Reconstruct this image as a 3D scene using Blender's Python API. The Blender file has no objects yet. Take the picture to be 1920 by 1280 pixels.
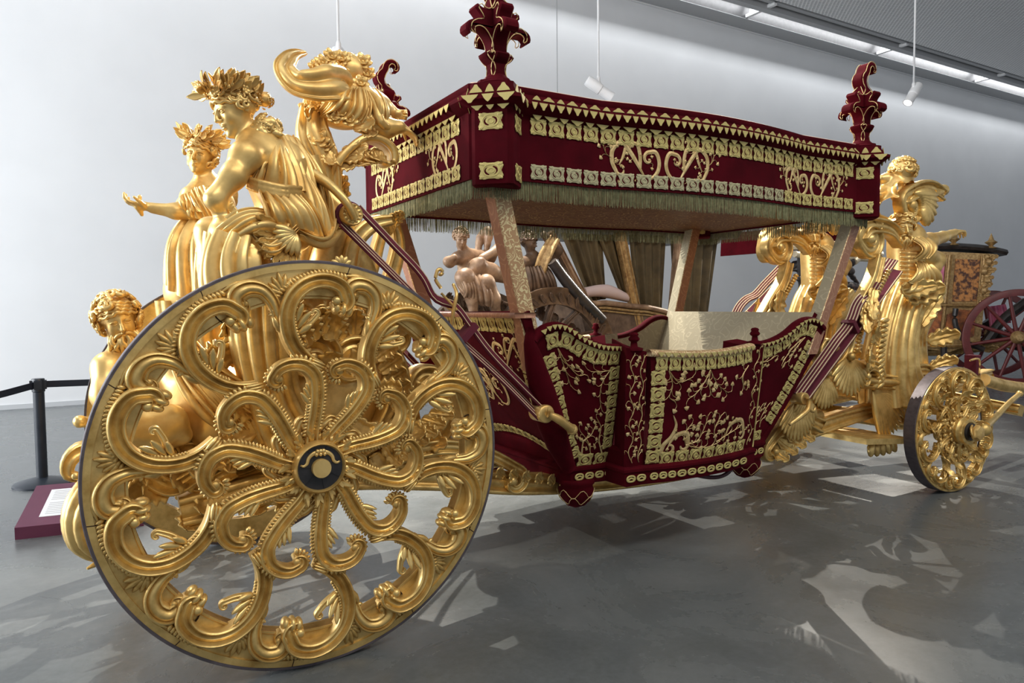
import bpy, math, random
import numpy as np
from mathutils import Vector, Matrix

sc = bpy.context.scene
COL = sc.collection
rnd = random.Random(7)
NR = np.random.RandomState(11)

# ------------------------------------------------------------------ camera
CAM = np.array([-0.827, -4.124, 1.6])
YAW, PIT, ROL = np.radians([30.46, -2.97, -0.545])
FPX = 1331.0
_F = np.array([np.sin(YAW)*np.cos(PIT), np.cos(YAW)*np.cos(PIT), np.sin(PIT)])
_R = np.array([np.cos(YAW), -np.sin(YAW), 0.0])
_U = np.cross(_R, _F)
_R, _U = _R*np.cos(ROL)+_U*np.sin(ROL), -_R*np.sin(ROL)+_U*np.cos(ROL)
cd = bpy.data.cameras.new('camera'); cam = bpy.data.objects.new('camera', cd); COL.objects.link(cam)
cd.sensor_width = 36.0; cd.lens = 36.0*FPX/1920.0; cd.clip_start = 0.05; cd.clip_end = 200
cam.matrix_world = Matrix(((_R[0], _U[0], -_F[0], CAM[0]), (_R[1], _U[1], -_F[1], CAM[1]), (_R[2], _U[2], -_F[2], CAM[2]), (0, 0, 0, 1)))
sc.camera = cam

def at(px, py, x=None, y=None, z=None):
    """world point seen at a pixel of the 1920x1280 photograph, on a plane of known x, y or z"""
    r = _F*FPX+_R*(px-960)+_U*(640-py)
    if x is not None: t = (x-CAM[0])/r[0]
    elif y is not None: t = (y-CAM[1])/r[1]
    else: t = (z-CAM[2])/r[2]
    return CAM+r*t

# ------------------------------------------------------------------ world, lights, exposure
sc.view_settings.view_transform = 'Standard'; sc.view_settings.look = 'None'
sc.view_settings.exposure = 0.04; sc.view_settings.gamma = 1.0; sc.view_settings.use_curve_mapping = False
w = bpy.data.worlds.new('hall_light'); sc.world = w; w.use_nodes = True
bgn = w.node_tree.nodes['Background']; bgn.inputs[0].default_value = (0.87, 0.92, 1.0, 1); bgn.inputs[1].default_value = 0.46

def area(name, loc, target, size, size_y, energy, color):
    l = bpy.data.lights.new(name, 'AREA'); l.shape = 'RECTANGLE'; l.size = size; l.size_y = size_y
    l.energy = energy; l.color = color
    o = bpy.data.objects.new(name, l); COL.objects.link(o); o.location = loc
    o.rotation_euler = (Vector(target)-Vector(loc)).to_track_quat('-Z', 'Y').to_euler()
    return o
# daylight through the long glazed side of the hall, to the left of and behind the coach
area('window_daylight', (-9.5, 4.0, 3.4), (2.0, 1.0, 1.2), 9.0, 5.5, 1750, (0.93, 0.965, 1.0))
# row of ceiling troughs over the visitors' side
area('ceiling_trough', (2.5, -6.0, 7.8), (2.5, -.5, 1.2), 10.0, 1.0, 340, (1.0, 0.95, 0.87))
# added fill light without a known fixture, brightening the mesh ceiling
area('ceiling_fill', (0.0, -3.0, 6.9), (1.0, -1.0, 20.0), 12.0, 0.6, 260, (1.0, 0.97, 0.93))
# wall-washing strip in the ceiling void, shining through the slot along the back wall
area('wall_washer', (10.0, 8.82, 9.42), (10.0, 9.7, 7.6), 44.0, 0.12, 560, (0.96, 0.98, 1.0))
# ------------------------------------------------------------------ helpers: materials
def nt(name):
    m = bpy.data.materials.new(name); m.use_nodes = True
    return m, m.node_tree.nodes, m.node_tree.links, m.node_tree.nodes['Principled BSDF']

def ramp(n, l, fac, stops):
    r = n.new('ShaderNodeValToRGB'); e = r.color_ramp.elements
    while len(e) < len(stops): e.new(0.5)
    for k, (p, c) in enumerate(stops): e[k].position = p; e[k].color = (*c, 1)
    l.new(fac, r.inputs[0]); return r

def noise(n, l, scale, detail=4, rough=.6, coord='Object', dist=0.0):
    t = n.new('ShaderNodeTexCoord'); x = n.new('ShaderNodeTexNoise')
    x.inputs['Scale'].default_value = scale; x.inputs['Detail'].default_value = detail
    x.inputs['Roughness'].default_value = rough; x.inputs['Distortion'].default_value = dist
    l.new(t.outputs[coord], x.inputs['Vector']); return x

def bump(n, l, b, h, strength, dist=0.002):
    k = n.new('ShaderNodeBump'); k.inputs['Strength'].default_value = strength; k.inputs['Distance'].default_value = dist
    l.new(h, k.inputs['Height']); l.new(k.outputs[0], b.inputs['Normal']); return k

def mat(name, c1, c2=None, scale=6, rough=.5, metal=0.0, bs=0.0, bscale=60, bd=.002, lo=.35, hi=.65, sheen=0.0, sheen_c=None, rvar=0.0, spec=None, coat=0.0):
    m, n, l, b = nt(name)
    b.inputs['Metallic'].default_value = metal; b.inputs['Roughness'].default_value = rough
    if spec is not None: b.inputs['Specular IOR Level'].default_value = spec
    if c2 is None: b.inputs['Base Color'].default_value = (*c1, 1)
    else:
        x = noise(n, l, scale); r = ramp(n, l, x.outputs['Fac'], [(lo, c1), (hi, c2)]); l.new(r.outputs[0], b.inputs['Base Color'])
        if rvar:
            mr = n.new('ShaderNodeMapRange'); mr.inputs[1].default_value = lo; mr.inputs[2].default_value = hi
            mr.inputs[3].default_value = rough+rvar; mr.inputs[4].default_value = rough-rvar
            l.new(x.outputs['Fac'], mr.inputs[0]); l.new(mr.outputs[0], b.inputs['Roughness'])
    if bs:
        y = noise(n, l, bscale, 3); bump(n, l, b, y.outputs['Fac'], bs, bd)
    if sheen:
        b.inputs['Sheen Weight'].default_value = sheen; b.inputs['Sheen Roughness'].default_value = .35
        b.inputs['Sheen Tint'].default_value = (*(sheen_c or c1), 1)
    if coat: b.inputs['Coat Weight'].default_value = coat; b.inputs['Coat Roughness'].default_value = .15
    return m

def damask(name, ground, figure, scale, rough=.45, metal=.2, thr=.5):
    """woven foliage pattern: ring scrolls of a distorted voronoi over a plain ground"""
    m, n, l, b = nt(name)
    t = n.new('ShaderNodeTexCoord')
    nz = n.new('ShaderNodeTexNoise'); nz.inputs['Scale'].default_value = scale*.9; nz.inputs['Detail'].default_value = 2
    l.new(t.outputs['Object'], nz.inputs['Vector'])
    mx = n.new('ShaderNodeMix'); mx.data_type = 'VECTOR'; mx.inputs[0].default_value = .12
    l.new(t.outputs['Object'], mx.inputs[4]); l.new(nz.outputs['Color'], mx.inputs[5])
    v = n.new('ShaderNodeTexVoronoi'); v.inputs['Scale'].default_value = scale
    l.new(mx.outputs[1], v.inputs['Vector'])
    s = n.new('ShaderNodeMath'); s.operation = 'SINE'
    k = n.new('ShaderNodeMath'); k.operation = 'MULTIPLY'; k.inputs[1].default_value = 22
    l.new(v.outputs['Distance'], k.inputs[0]); l.new(k.outputs[0], s.inputs[0])
    r = ramp(n, l, s.outputs[0], [(thr-.08, ground), (thr+.08, figure)])
    l.new(r.outputs[0], b.inputs['Base Color'])
    b.inputs['Roughness'].default_value = rough; b.inputs['Metallic'].default_value = metal
    bump(n, l, b, s.outputs[0], .25, .001)
    return m

GOLD = mat('gilded_wood', (.46, .28, .076), (.80, .56, .205), scale=9, rough=.41, metal=.66, bs=.22, bscale=45, bd=.004, lo=.28, hi=.58, rvar=.10)
GOLD2 = mat('gilded_wood_burnished', (.56, .335, .095), (.86, .60, .225), scale=5, rough=.40, metal=.62, bs=.10, bscale=30, bd=.004, lo=.3, hi=.6, rvar=.07)
BRONZE = mat('bronze_brown_wood', (.20, .115, .065), (.44, .29, .18), scale=7, rough=.45, metal=.15, bs=.2, bscale=40, bd=.004)
VELVET = mat('crimson_velvet', (.046, .0009, .0036), (.074, .0016, .0060), scale=5, rough=.85, bs=.15, bscale=300, bd=.001, sheen=.10, sheen_c=(.75, .04, .12), spec=.08)
LACE = mat('gold_lace', (.46, .375, .125), (.66, .555, .215), scale=26, rough=.5, metal=.3, bs=.15, bscale=120, bd=.001)
LACE2 = mat('silver_gilt_lace', (.34, .31, .17), (.52, .48, .29), scale=26, rough=.5, metal=.25, bs=.35, bscale=160, bd=.002)
EMBR = mat('gold_thread', (.52, .36, .14), (.72, .55, .27), scale=30, rough=.5, metal=.3, bs=.3, bscale=200, bd=.001)
FRINGE = mat('fringe_thread', (.14, .14, .062), (.28, .275, .14), scale=40, rough=.6, metal=.15)
BROCADE = damask('brocade_tan', (.50, .30, .15), (.80, .66, .36), 17, thr=.55)
BROCADE_DK = damask('brocade_brown', (.15, .062, .03), (.40, .27, .11), 11, thr=.90)
BROCADE_GR = damask('brocade_grey', (.36, .315, .21), (.46, .40, .27), 9, thr=.9, metal=.0, rough=.8)
LINING = mat('rust_lining', (.30, .125, .07), (.40, .19, .10), scale=12, rough=.65, bs=.2, bscale=200)
TYRE = mat('iron_tyre', (.085, .07, .08), (.13, .11, .12), scale=20, rough=.5, metal=.3, bs=.3, bscale=80)
BLACK = mat('black_paint', (.012, .012, .014), (.03, .028, .03), scale=12, rough=.42)
CRACK = mat('split_wood', (.05, .022, .008), rough=.9)
LEATHER = mat('dark_leather', (.045, .012, .02), (.07, .02, .03), scale=14, rough=.5)

# ------------------------------------------------------------------ helpers: meshes
def nrm(v): v = np.asarray(v, float); return v/(np.linalg.norm(v)+1e-12)
V3 = lambda *a: np.array(a, float)

class MB:
    """collects vertices and faces of one part"""
    def __init__(s): s.v = []; s.f = []; s.m = []; s.n = 0
    def add(s, V, Fs, mi=0):
        V = np.asarray(V, float).reshape(-1, 3)
        for Q in (Fs if isinstance(Fs, list) else [Fs]):
            Q = np.asarray(Q, int)
            if len(Q): s.f.append(Q+s.n); s.m.append(mi)
        s.v.append(V); s.n += len(V); return s
    def mesh(s, name, mats, smooth=True, angle=None):
        me = bpy.data.meshes.new(name)
        V = np.concatenate(s.v); me.vertices.add(len(V)); me.vertices.foreach_set('co', V.astype(np.float32).ravel())
        tot = sum(q.size for q in s.f); nf = sum(len(q) for q in s.f)
        me.loops.add(tot); me.polygons.add(nf)
        me.loops.foreach_set('vertex_index', np.concatenate([q.ravel() for q in s.f]).astype(np.int32))
        ln = np.concatenate([np.full(len(q), q.shape[1]) for q in s.f]); st = np.concatenate([[0], np.cumsum(ln)[:-1]])
        me.polygons.foreach_set('loop_start', st.astype(np.int32))
        me.polygons.foreach_set('material_index', np.concatenate([np.full(len(q), k) for q, k in zip(s.f, s.m)]).astype(np.int32))
        me.polygons.foreach_set('use_smooth', np.full(nf, smooth))
        for m in (mats if isinstance(mats, (list, tuple)) else [mats]): me.materials.append(m)
        me.update(calc_edges=True); me.validate()
        if angle: me.set_sharp_from_angle(angle=math.radians(angle))
        return me
    def obj(s, name, mats, parent=None, smooth=True, angle=None, loc=None):
        return link(name, s.mesh(name, mats, smooth, angle), parent, loc)

def link(name, me, parent=None, loc=None, mtx=None):
    o = bpy.data.objects.new(name, me); COL.objects.link(o)
    if parent is not None: o.parent = parent
    if loc is not None: o.location = loc
    if mtx is not None: o.matrix_local = mtx
    return o

def tag(o, label=None, cat=None, group=None, kind=None):
    if label: o['label'] = label
    if cat: o['category'] = cat
    if group: o['group'] = group
    if kind: o['kind'] = kind
    return o

def empty(name, loc, label, cat, group=None):
    o = bpy.data.objects.new(name, None); COL.objects.link(o); o.location = loc; o.empty_display_size = .1
    return tag(o, label, cat, group)

def box(mb, lo, hi, mi=0, M=None):
    lo, hi = np.minimum(lo, hi), np.maximum(lo, hi)
    V = np.array([[x, y, z] for x in (lo[0], hi[0]) for y in (lo[1], hi[1]) for z in (lo[2], hi[2])])
    if M is not None: V = V@np.asarray(M)[:3, :3].T+np.asarray(M)[:3, 3]
    mb.add(V, np.array([[0, 1, 3, 2], [4, 6, 7, 5], [0, 4, 5, 1], [2, 3, 7, 6], [0, 2, 6, 4], [1, 5, 7, 3]]), mi)

def grid_faces(a, b, wrap=False):
    i, j = np.meshgrid(np.arange(a-1), np.arange(b if wrap else b-1), indexing='ij')
    j2 = (j+1) % b
    return np.stack([i*b+j, (i+1)*b+j, (i+1)*b+j2, i*b+j2], -1).reshape(-1, 4)

def cap(ids, flip=False):
    ids = list(ids); t = [[ids[0], ids[k], ids[k+1]] for k in range(1, len(ids)-1)]
    return np.array([q[::-1] for q in t] if flip else t)

def crv(P, n, closed=False):
    """Catmull-Rom through control points (any dimension), n samples evenly spread by chord length"""
    P = np.asarray(P, float)
    if P.ndim == 1: P = P[:, None]
    k = len(P)
    if k == 2: t = np.linspace(0, 1, n)[:, None]; return P[0]*(1-t)+P[1]*t
    d = np.linalg.norm(np.diff(P[:, :3], axis=0), axis=1); s = np.concatenate([[0], np.cumsum(d+1e-9)]); s /= s[-1]
    T = np.gradient(P, s, axis=0)
    u = np.linspace(0, 1, n); i = np.clip(np.searchsorted(s, u, side='right')-1, 0, k-2)
    h = (s[i+1]-s[i])[:, None]; t = ((u-s[i])/(s[i+1]-s[i]))[:, None]
    h00 = 2*t**3-3*t**2+1; h10 = t**3-2*t**2+t; h01 = -2*t**3+3*t**2; h11 = t**3-t**2
    return h00*P[i]+h10*h*T[i]+h01*P[i+1]+h11*h*T[i+1]

def lerp1(vals, n):
    vals = np.atleast_1d(np.asarray(vals, float))
    return np.full(n, vals[0]) if len(vals) == 1 else np.interp(np.linspace(0, 1, n), np.linspace(0, 1, len(vals)), vals)

FLUTE = [(-1, -.1), (-.97, .55), (-.88, .9), (-.72, 1.0), (-.58, .85), (-.52, .32), (-.42, .14), (-.24, .32), (0, .52), (.24, .32), (.42, .14), (.52, .32), (.58, .85), (.72, 1.0), (.88, .9), (.97, .55), (1, -.1)]
ROUND = [(-1, 0), (-.8, .6), (-.45, .92), (0, 1.05), (.45, .92), (.8, .6), (1, 0)]
GROOVE = [(-1, .1), (-.85, .85), (-.6, 1), (-.42, .4), (0, .15), (.42, .4), (.6, 1), (.85, .85), (1, .1)]
RIBS3 = [(-1, 0), (-.86, .8), (-.7, .9), (-.55, .35), (-.4, .75), (-.15, 1.1), (0, 1.15), (.15, 1.1), (.4, .75), (.55, .35), (.7, .9), (.86, .8), (1, 0)]

def sweep(mb, pts, up, wd, prof=FLUTE, hs=None, thick=.02, n=40, mi=0, resamp=True, lean=None):
    P = crv(pts, n) if resamp else np.asarray(pts, float); n = len(P)
    T = np.gradient(P, axis=0); T /= np.linalg.norm(T, axis=1)[:, None]+1e-12
    up = np.asarray(up, float); UPV = np.tile(up, (n, 1)) if up.ndim == 1 else crv(up, n)
    S = np.cross(T, UPV); S /= np.linalg.norm(S, axis=1)[:, None]+1e-12
    N = np.cross(S, T); N /= np.linalg.norm(N, axis=1)[:, None]+1e-12
    W = lerp1(wd, n); H = lerp1(hs, n) if hs is not None else W*.55; TH = lerp1(thick, n)
    pr = np.array(prof); m = len(pr)
    ring = P[:, None]+S[:, None]*(pr[:, 0][None, :, None]*W[:, None, None])+N[:, None]*(pr[:, 1][None, :, None]*H[:, None, None])
    b = np.stack([P+S*W[:, None]*.92-N*TH[:, None], P-S*W[:, None]*.92-N*TH[:, None]], 1)
    ring = np.concatenate([ring, b], 1); k = m+2
    mb.add(ring, [grid_faces(n, k, True), cap(range(k), True), cap([(n-1)*k+j for j in range(k)])], mi)
    return P

def tube(mb, pts, r, n=16, k=8, mi=0, resamp=True, caps=True, flat=1.0, up=None):
    P = crv(pts, n) if resamp else np.asarray(pts, float); n = len(P); Rr = lerp1(r, n)
    T = np.gradient(P, axis=0); T /= np.linalg.norm(T, axis=1)[:, None]+1e-12
    u0 = np.asarray(up, float) if up is not None else (V3(0, 0, 1) if abs(T[:, 2]).mean() < .8 else V3(1, 0, 0))
    S = np.cross(T, u0); S /= np.linalg.norm(S, axis=1)[:, None]+1e-12; N = np.cross(S, T)
    a = np.linspace(0, 2*np.pi, k, endpoint=False)
    ring = P[:, None]+Rr[:, None, None]*(S[:, None]*np.cos(a)[None, :, None]+N[:, None]*np.sin(a)[None, :, None]*flat)
    fs = [grid_faces(n, k, True)]
    if caps: fs += [cap(range(k), True), cap([(n-1)*k+j for j in range(k)])]
    mb.add(ring, fs, mi); return P

def lathe(mb, prof, c=(0, 0, 0), ax=(0, 0, 1), k=28, mi=0, ex=None, lobes=0, lam=0.0):
    ax = nrm(ax); e1 = nrm(np.cross(ax, (0, 1, 0) if abs(ax[1]) < .9 else (1, 0, 0))) if ex is None else nrm(ex); e2 = np.cross(ax, e1)
    p = np.array(prof, float); a = np.linspace(0, 2*np.pi, k, endpoint=False)
    rr = p[:, 0][:, None]*(1+lam*np.cos(lobes*a))[None]
    V = np.asarray(c, float)+rr[..., None]*(np.cos(a)[None, :, None]*e1+np.sin(a)[None, :, None]*e2)+p[:, 1][:, None, None]*ax
    cl = abs(p[0]-p[-1]).max() < 1e-9
    mb.add(V, [grid_faces(len(p), k, True)]+([] if cl else [cap(range(k), True), cap([(len(p)-1)*k+j for j in range(k)])]), mi)

def _sph(a, b):
    th = np.linspace(0, np.pi, a)[1:-1]; ph = np.linspace(0, 2*np.pi, b, endpoint=False)
    V = [[0, 0, 1]]+[[math.sin(t)*math.cos(p), math.sin(t)*math.sin(p), math.cos(t)] for t in th for p in ph]+[[0, 0, -1]]
    Q = grid_faces(a-2, b, True)+1; n = len(V)
    T = [[0, 1+(j), 1+(j+1) % b] for j in range(b)]+[[n-1, n-1-b+(j+1) % b, n-1-b+j] for j in range(b)]
    return np.array(V), Q, np.array(T)
SPH = {q: _sph(*q) for q in ((5, 6), (7, 10), (11, 16))}

def ell(mb, c, ax, q=(7, 10), mi=0):
    """ellipsoid; ax = three half-axis vectors as rows"""
    V, Q, T = SPH[q]; mb.add(V@np.asarray(ax, float)+np.asarray(c, float), [Q, T], mi)

def ball(mb, c, r, q=(7, 10), mi=0): ell(mb, c, np.eye(3)*r, q, mi)

def frame(d, up):
    """rows: along d, across, outward"""
    d = nrm(d); a = nrm(np.cross(up, d)); return np.array([d, a, np.cross(d, a)])

def petal(mb, base, d, up, L, W, H, q=(7, 10), mi=0, curl=0.0):
    """teardrop leaf lobe growing from base along d"""
    V, Q, T = SPH[q]; t = (V[:, 2]+1)/2
    wv = W*(.35+.9*np.sin(np.pi*np.clip(t*.75+.12, 0, 1)))*1.0
    f = frame(d, up)
    P = np.asarray(base, float)+(t*L)[:, None]*f[0]+(V[:, 0]*wv)[:, None]*f[1]+(V[:, 1]*H+curl*L*t**2)[:, None]*f[2]
    mb.add(P, [Q, T], mi)

def leaf(mb, base, d, up, L, W, curl=.5, nl=4, nt=18, mi=0, th=.006, side=0.0, rib=.12):
    """acanthus leaf: lobed, with midrib and veins, curling towards up"""
    f = frame(d, up); t = np.linspace(0, 1, nt); ang = curl*t**1.6*1.6; sd = side*t**2
    dl = L/(nt-1); cx = np.concatenate([[0], np.cumsum(np.cos(ang[1:])*dl)]); cz = np.concatenate([[0], np.cumsum(np.sin(ang[1:])*dl)])
    env = np.sin(np.pi*np.clip(t*.82+.13, 0, 1))**.8*(1-.34*np.abs(np.cos(np.pi*nl*t))**2.2*(t > .06)); env[-1] = .05
    u = np.linspace(-1, 1, 9)
    hh = W*(.28*np.abs(u)**1.3+rib*np.cos(u*np.pi*3))
    C = np.asarray(base, float)+cx[:, None]*f[0]+cz[:, None]*f[2]+(sd*L)[:, None]*f[1]
    Nn = -np.sin(ang)[:, None]*f[0]+np.cos(ang)[:, None]*f[2]
    back = np.abs(u)[None, :]*env[:, None]*W*.35
    Tn = np.cos(ang)[:, None]*f[0]+np.sin(ang)[:, None]*f[2]
    top = C[:, None]+f[1]*(u[None, :, None]*env[:, None, None]*W)+Nn[:, None]*(hh[None, :]*env[:, None])[..., None]+Tn[:, None]*back[..., None]
    bot = top-Nn[:, None]*th
    V = np.concatenate([top, bot[:, ::-1]], 1)
    mb.add(V, [grid_faces(nt, 18, True), cap(range(18), True), cap([(nt-1)*18+j for j in range(18)])], mi)

def volute(p, ang, r0, turns, sgn, n=26, decay=.78):
    """2-D spiral continuing from p along heading ang"""
    out = []; th = turns*2*np.pi/n; r = r0; x, y = p
    for k in range(n):
        ang += sgn*th; ds = r*th; x += math.cos(ang)*ds; y += math.sin(ang)*ds
        out.append((x, y)); r = r0*(1-decay*(k+1)/n)
    return np.array(out), (x, y), ang

def curve_volute(ctrl, r0, turns, sgn, n=30, nv=24, decay=.8):
    P = crv(ctrl, n); d = P[-1]-P[-2]; v, e, a = volute(P[-1], math.atan2(d[1], d[0]), r0, turns, sgn, nv, decay)
    return np.concatenate([P, v])

def bead_row(mb, P, S, off, N, h, r, lenf=1.6, q=(5, 6), mi=0, skip=0, slant=.0):
    """row of gadroon beads alongside a curve P with side vectors S"""
    d = np.concatenate([[0], np.cumsum(np.linalg.norm(np.diff(P, axis=0), axis=1))]); cnt = max(2, int(d[-1]/(r*1.32)))
    for s in np.linspace(0, d[-1], cnt)[skip:]:
        p = np.array([np.interp(s, d, P[:, k]) for k in range(3)]); sd = nrm([np.interp(s, d, S[:, k]) for k in range(3)])
        o = float(np.interp(s, d, off)) if np.ndim(off) else off
        t = nrm(np.cross(N, sd)); sdir = nrm(sd+slant*t)
        ell(mb, p+sd*o+np.asarray(N)*h, np.array([sdir*r*lenf, np.cross(N, sdir)*r*.85, np.asarray(N)*r]), q, mi)

def sides(P, N):
    T = np.gradient(P, axis=0); S = np.cross(T, N); return S/(np.linalg.norm(S, axis=1)[:, None]+1e-12)

def cloth(mb, A, B, n, r, sag=(0, 0, 0), seed=1, out=(-.15, -1, .1), nv=26, th=.014, wob=.9):
    """pleated cloth stretched from curve A to curve B: rounded ridges of uneven width with sharp valleys"""
    q = np.random.RandomState(seed); nu = n*11+1; u = np.linspace(0, 1, nu); v = np.linspace(0, 1, nv); Ac = crv(A, nu); Bc = crv(B, nu)
    P = Ac[:, None]*(1-v)[None, :, None]+Bc[:, None]*v[None, :, None]+np.asarray(sag)*np.sin(np.pi*v)[None, :, None]*(1+.25*np.sin(u*5+seed))[:, None, None]
    N = np.cross(np.gradient(P, axis=0), np.gradient(P, axis=1)); N /= np.linalg.norm(N, axis=2)[..., None]+1e-9
    if (N.mean((0, 1))@nrm(out)) < 0: N = -N
    kn = np.concatenate([[0], np.cumsum(q.uniform(.5, 1.5, n))]); kn /= kn[-1]
    U_ = np.clip(u[:, None]+.35/n*wob*np.sin(v*q.uniform(2, 4)+q.uniform(0, 6))[None]*np.sin(np.pi*u)[:, None]*2, 0, 1); ph = np.interp(U_, kn, np.arange(n+1)); am = np.interp(ph, np.arange(n+1)+.0, q.uniform(.55, 1.35, n+1))
    d = r*1.25*am*np.abs(np.sin(np.pi*ph))**.8*(.62+.38*np.sin(np.pi*(v*.8+.1)))[None]
    T_ = P+N*d[..., None]; Bk = P-N*th; V = np.concatenate([T_.reshape(-1, 3), Bk.reshape(-1, 3)]); m = nu*nv; F = grid_faces(nu, nv)
    rim = [i*nv for i in range(nu)]+[(nu-1)*nv+j for j in range(1, nv)]+[i*nv+nv-1 for i in range(nu-2, -1, -1)]+[j for j in range(nv-2, 0, -1)]
    R_ = np.array([[rim[i], rim[(i+1) % len(rim)], rim[(i+1) % len(rim)]+m, rim[i]+m] for i in range(len(rim))])
    mb.add(V, [F, F[:, ::-1]+m, R_])
# ------------------------------------------------------------------ helpers: sculpting by a distance field
class Sdf:
    def __init__(s, lo, hi, vox):
        s.lo = np.asarray(lo, float); s.vox = vox
        s.n = np.ceil((np.asarray(hi, float)-s.lo)/vox).astype(int)+1
        s.f = np.full(s.n, 1.0, np.float32); s.patches = []; s.tubes = []
        s.ax = [(s.lo[k]+np.arange(s.n[k])*vox).astype(np.float32) for k in range(3)]
    def _win(s, lo, hi, m):
        a = np.maximum(np.floor((np.asarray(lo)-m-s.lo)/s.vox).astype(int), 0); b = np.minimum(np.ceil((np.asarray(hi)+m-s.lo)/s.vox).astype(int)+1, s.n)
        if np.any(b <= a): return None
        sl = tuple(slice(a[k], b[k]) for k in range(3))
        g = np.meshgrid(*[s.ax[k][sl[k]] for k in range(3)], indexing='ij', sparse=True)
        return sl, g
    def _mix(s, sl, d, k, sub=False):
        f = s.f[sl]
        if sub:
            h = np.maximum(k-np.abs(f+d), 0)/k; s.f[sl] = np.maximum(f, -d)+h*h*k*.25
        else:
            h = np.maximum(k-np.abs(f-d), 0)/k; s.f[sl] = np.minimum(f, d)-h*h*k*.25
    def cone(s, a, b, ra, rb=None, k=.02, sub=False):
        rb = ra if rb is None else rb; a = np.asarray(a, float); b = np.asarray(b, float); r = max(ra, rb)
        w = s._win(np.minimum(a, b)-r, np.maximum(a, b)+r, k+2.5*s.vox)
        if w is None: return s
        sl, g = w; ab = b-a; L2 = float(ab@ab)+1e-12
        q = [g[i]-np.float32(a[i]) for i in range(3)]
        t = np.clip((q[0]*ab[0]+q[1]*ab[1]+q[2]*ab[2])/L2, 0, 1).astype(np.float32)
        d = np.sqrt((q[0]-t*np.float32(ab[0]))**2+(q[1]-t*np.float32(ab[1]))**2+(q[2]-t*np.float32(ab[2]))**2)-(np.float32(ra)+t*np.float32(rb-ra))
        s._mix(sl, d, k, sub); return s
    def chain(s, P, R, k=.015, n=None, sub=False):
        P = np.asarray(P, float)
        if n: P = crv(P, n)
        R = lerp1(R, len(P))
        for i in range(len(P)-1): s.cone(P[i], P[i+1], R[i], R[i+1], k, sub)
        return s
    def ell(s, c, ax, k=.02, sub=False):
        """ax: three half-axis vectors (rows) or three radii"""
        c = np.asarray(c, float); ax = np.asarray(ax, float)
        if ax.ndim == 1: ax = np.diag(ax)
        r = np.linalg.norm(ax, axis=1); e = np.sqrt((ax**2).sum(0))
        w = s._win(c-e, c+e, k+2.5*s.vox)
        if w is None: return s
        sl, g = w; q = [g[i]-np.float32(c[i]) for i in range(3)]
        l = 0; l2 = 0
        for j in range(3):
            u = ax[j]/r[j]; p = (q[0]*u[0]+q[1]*u[1]+q[2]*u[2])/r[j]; l = l+p*p; l2 = l2+(p/r[j])**2
        l = np.sqrt(l); l2 = np.sqrt(l2)+1e-6
        s._mix(sl, (l*(l-1)/l2).astype(np.float32), k, sub); return s
    def folds(s, A, B, n, r, k=.010, sag=(0, 0, 0), m=10, seed=1, out=(-.15, -1, .1)):
        s.patches.append((A, B, n, r, sag, seed, out)); return s
    def mesh(s, mb, smooth=1, mi=0):
        f = s.f; ins = f < 0; n = s.n
        c = np.zeros(np.array(n)-1, np.int8)
        for dx in (0, 1):
            for dy in (0, 1):
                for dz in (0, 1): c += ins[dx:n[0]-1+dx, dy:n[1]-1+dy, dz:n[2]-1+dz]
        act = np.argwhere((c > 0) & (c < 8)); idx = np.full(c.shape, -1, np.int32); idx[tuple(act.T)] = np.arange(len(act))
        val = np.stack([f[act[:, 0]+a, act[:, 1]+b, act[:, 2]+d] for a in (0, 1) for b in (0, 1) for d in (0, 1)], 1)
        cor = np.array([[a, b, d] for a in (0, 1) for b in (0, 1) for d in (0, 1)], float)
        acc = np.zeros((len(act), 3)); cnt = np.zeros(len(act))
        for i in range(8):
            for j in range(i+1, 8):
                if np.abs(cor[i]-cor[j]).sum() == 1:
                    m = (val[:, i] < 0) != (val[:, j] < 0); t = val[m, i]/(val[m, i]-val[m, j])
                    acc[m] += cor[i]+t[:, None]*(cor[j]-cor[i]); cnt[m] += 1
        V = s.lo+(act+acc/cnt[:, None])*s.vox
        Qs = []
        for a in range(3):
            b, d = (a+1) % 3, (a+2) % 3
            sl0 = [slice(None)]*3; sl1 = [slice(None)]*3; sl0[a] = slice(0, n[a]-1); sl1[a] = slice(1, n[a])
            i0, i1 = ins[tuple(sl0)], ins[tuple(sl1)]
            for sgn in (0, 1):
                e = np.argwhere((i0 & ~i1) if sgn == 0 else (~i0 & i1))
                e = e[(e[:, b] > 0) & (e[:, d] > 0) & (e[:, b] < n[b]-1) & (e[:, d] < n[d]-1)]
                def cell(ob, od):
                    q = e.copy(); q[:, b] -= ob; q[:, d] -= od; return idx[q[:, 0], q[:, 1], q[:, 2]]
                Q = np.stack([cell(1, 1), cell(0, 1), cell(0, 0), cell(1, 0)], 1)
                Qs.append(Q if sgn == 0 else Q[:, ::-1])
        Q = np.concatenate(Qs)
        for _ in range(smooth):
            E = np.concatenate([Q[:, [0, 1]], Q[:, [1, 2]], Q[:, [2, 3]], Q[:, [3, 0]]])
            A = np.zeros_like(V); cn = np.bincount(E[:, 0], minlength=len(V))+np.bincount(E[:, 1], minlength=len(V))
            for k in range(3): A[:, k] = np.bincount(E[:, 0], V[E[:, 1], k], len(V))+np.bincount(E[:, 1], V[E[:, 0], k], len(V))
            V = V*.5+.5*A/np.maximum(cn, 1)[:, None]
        mb.add(V, Q, mi)
        for p in s.patches: cloth(mb, *p)
        for P, R_ in s.tubes: tube(mb, P, R_, k=7, n=max(14, len(P)*2))
        return s
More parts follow.
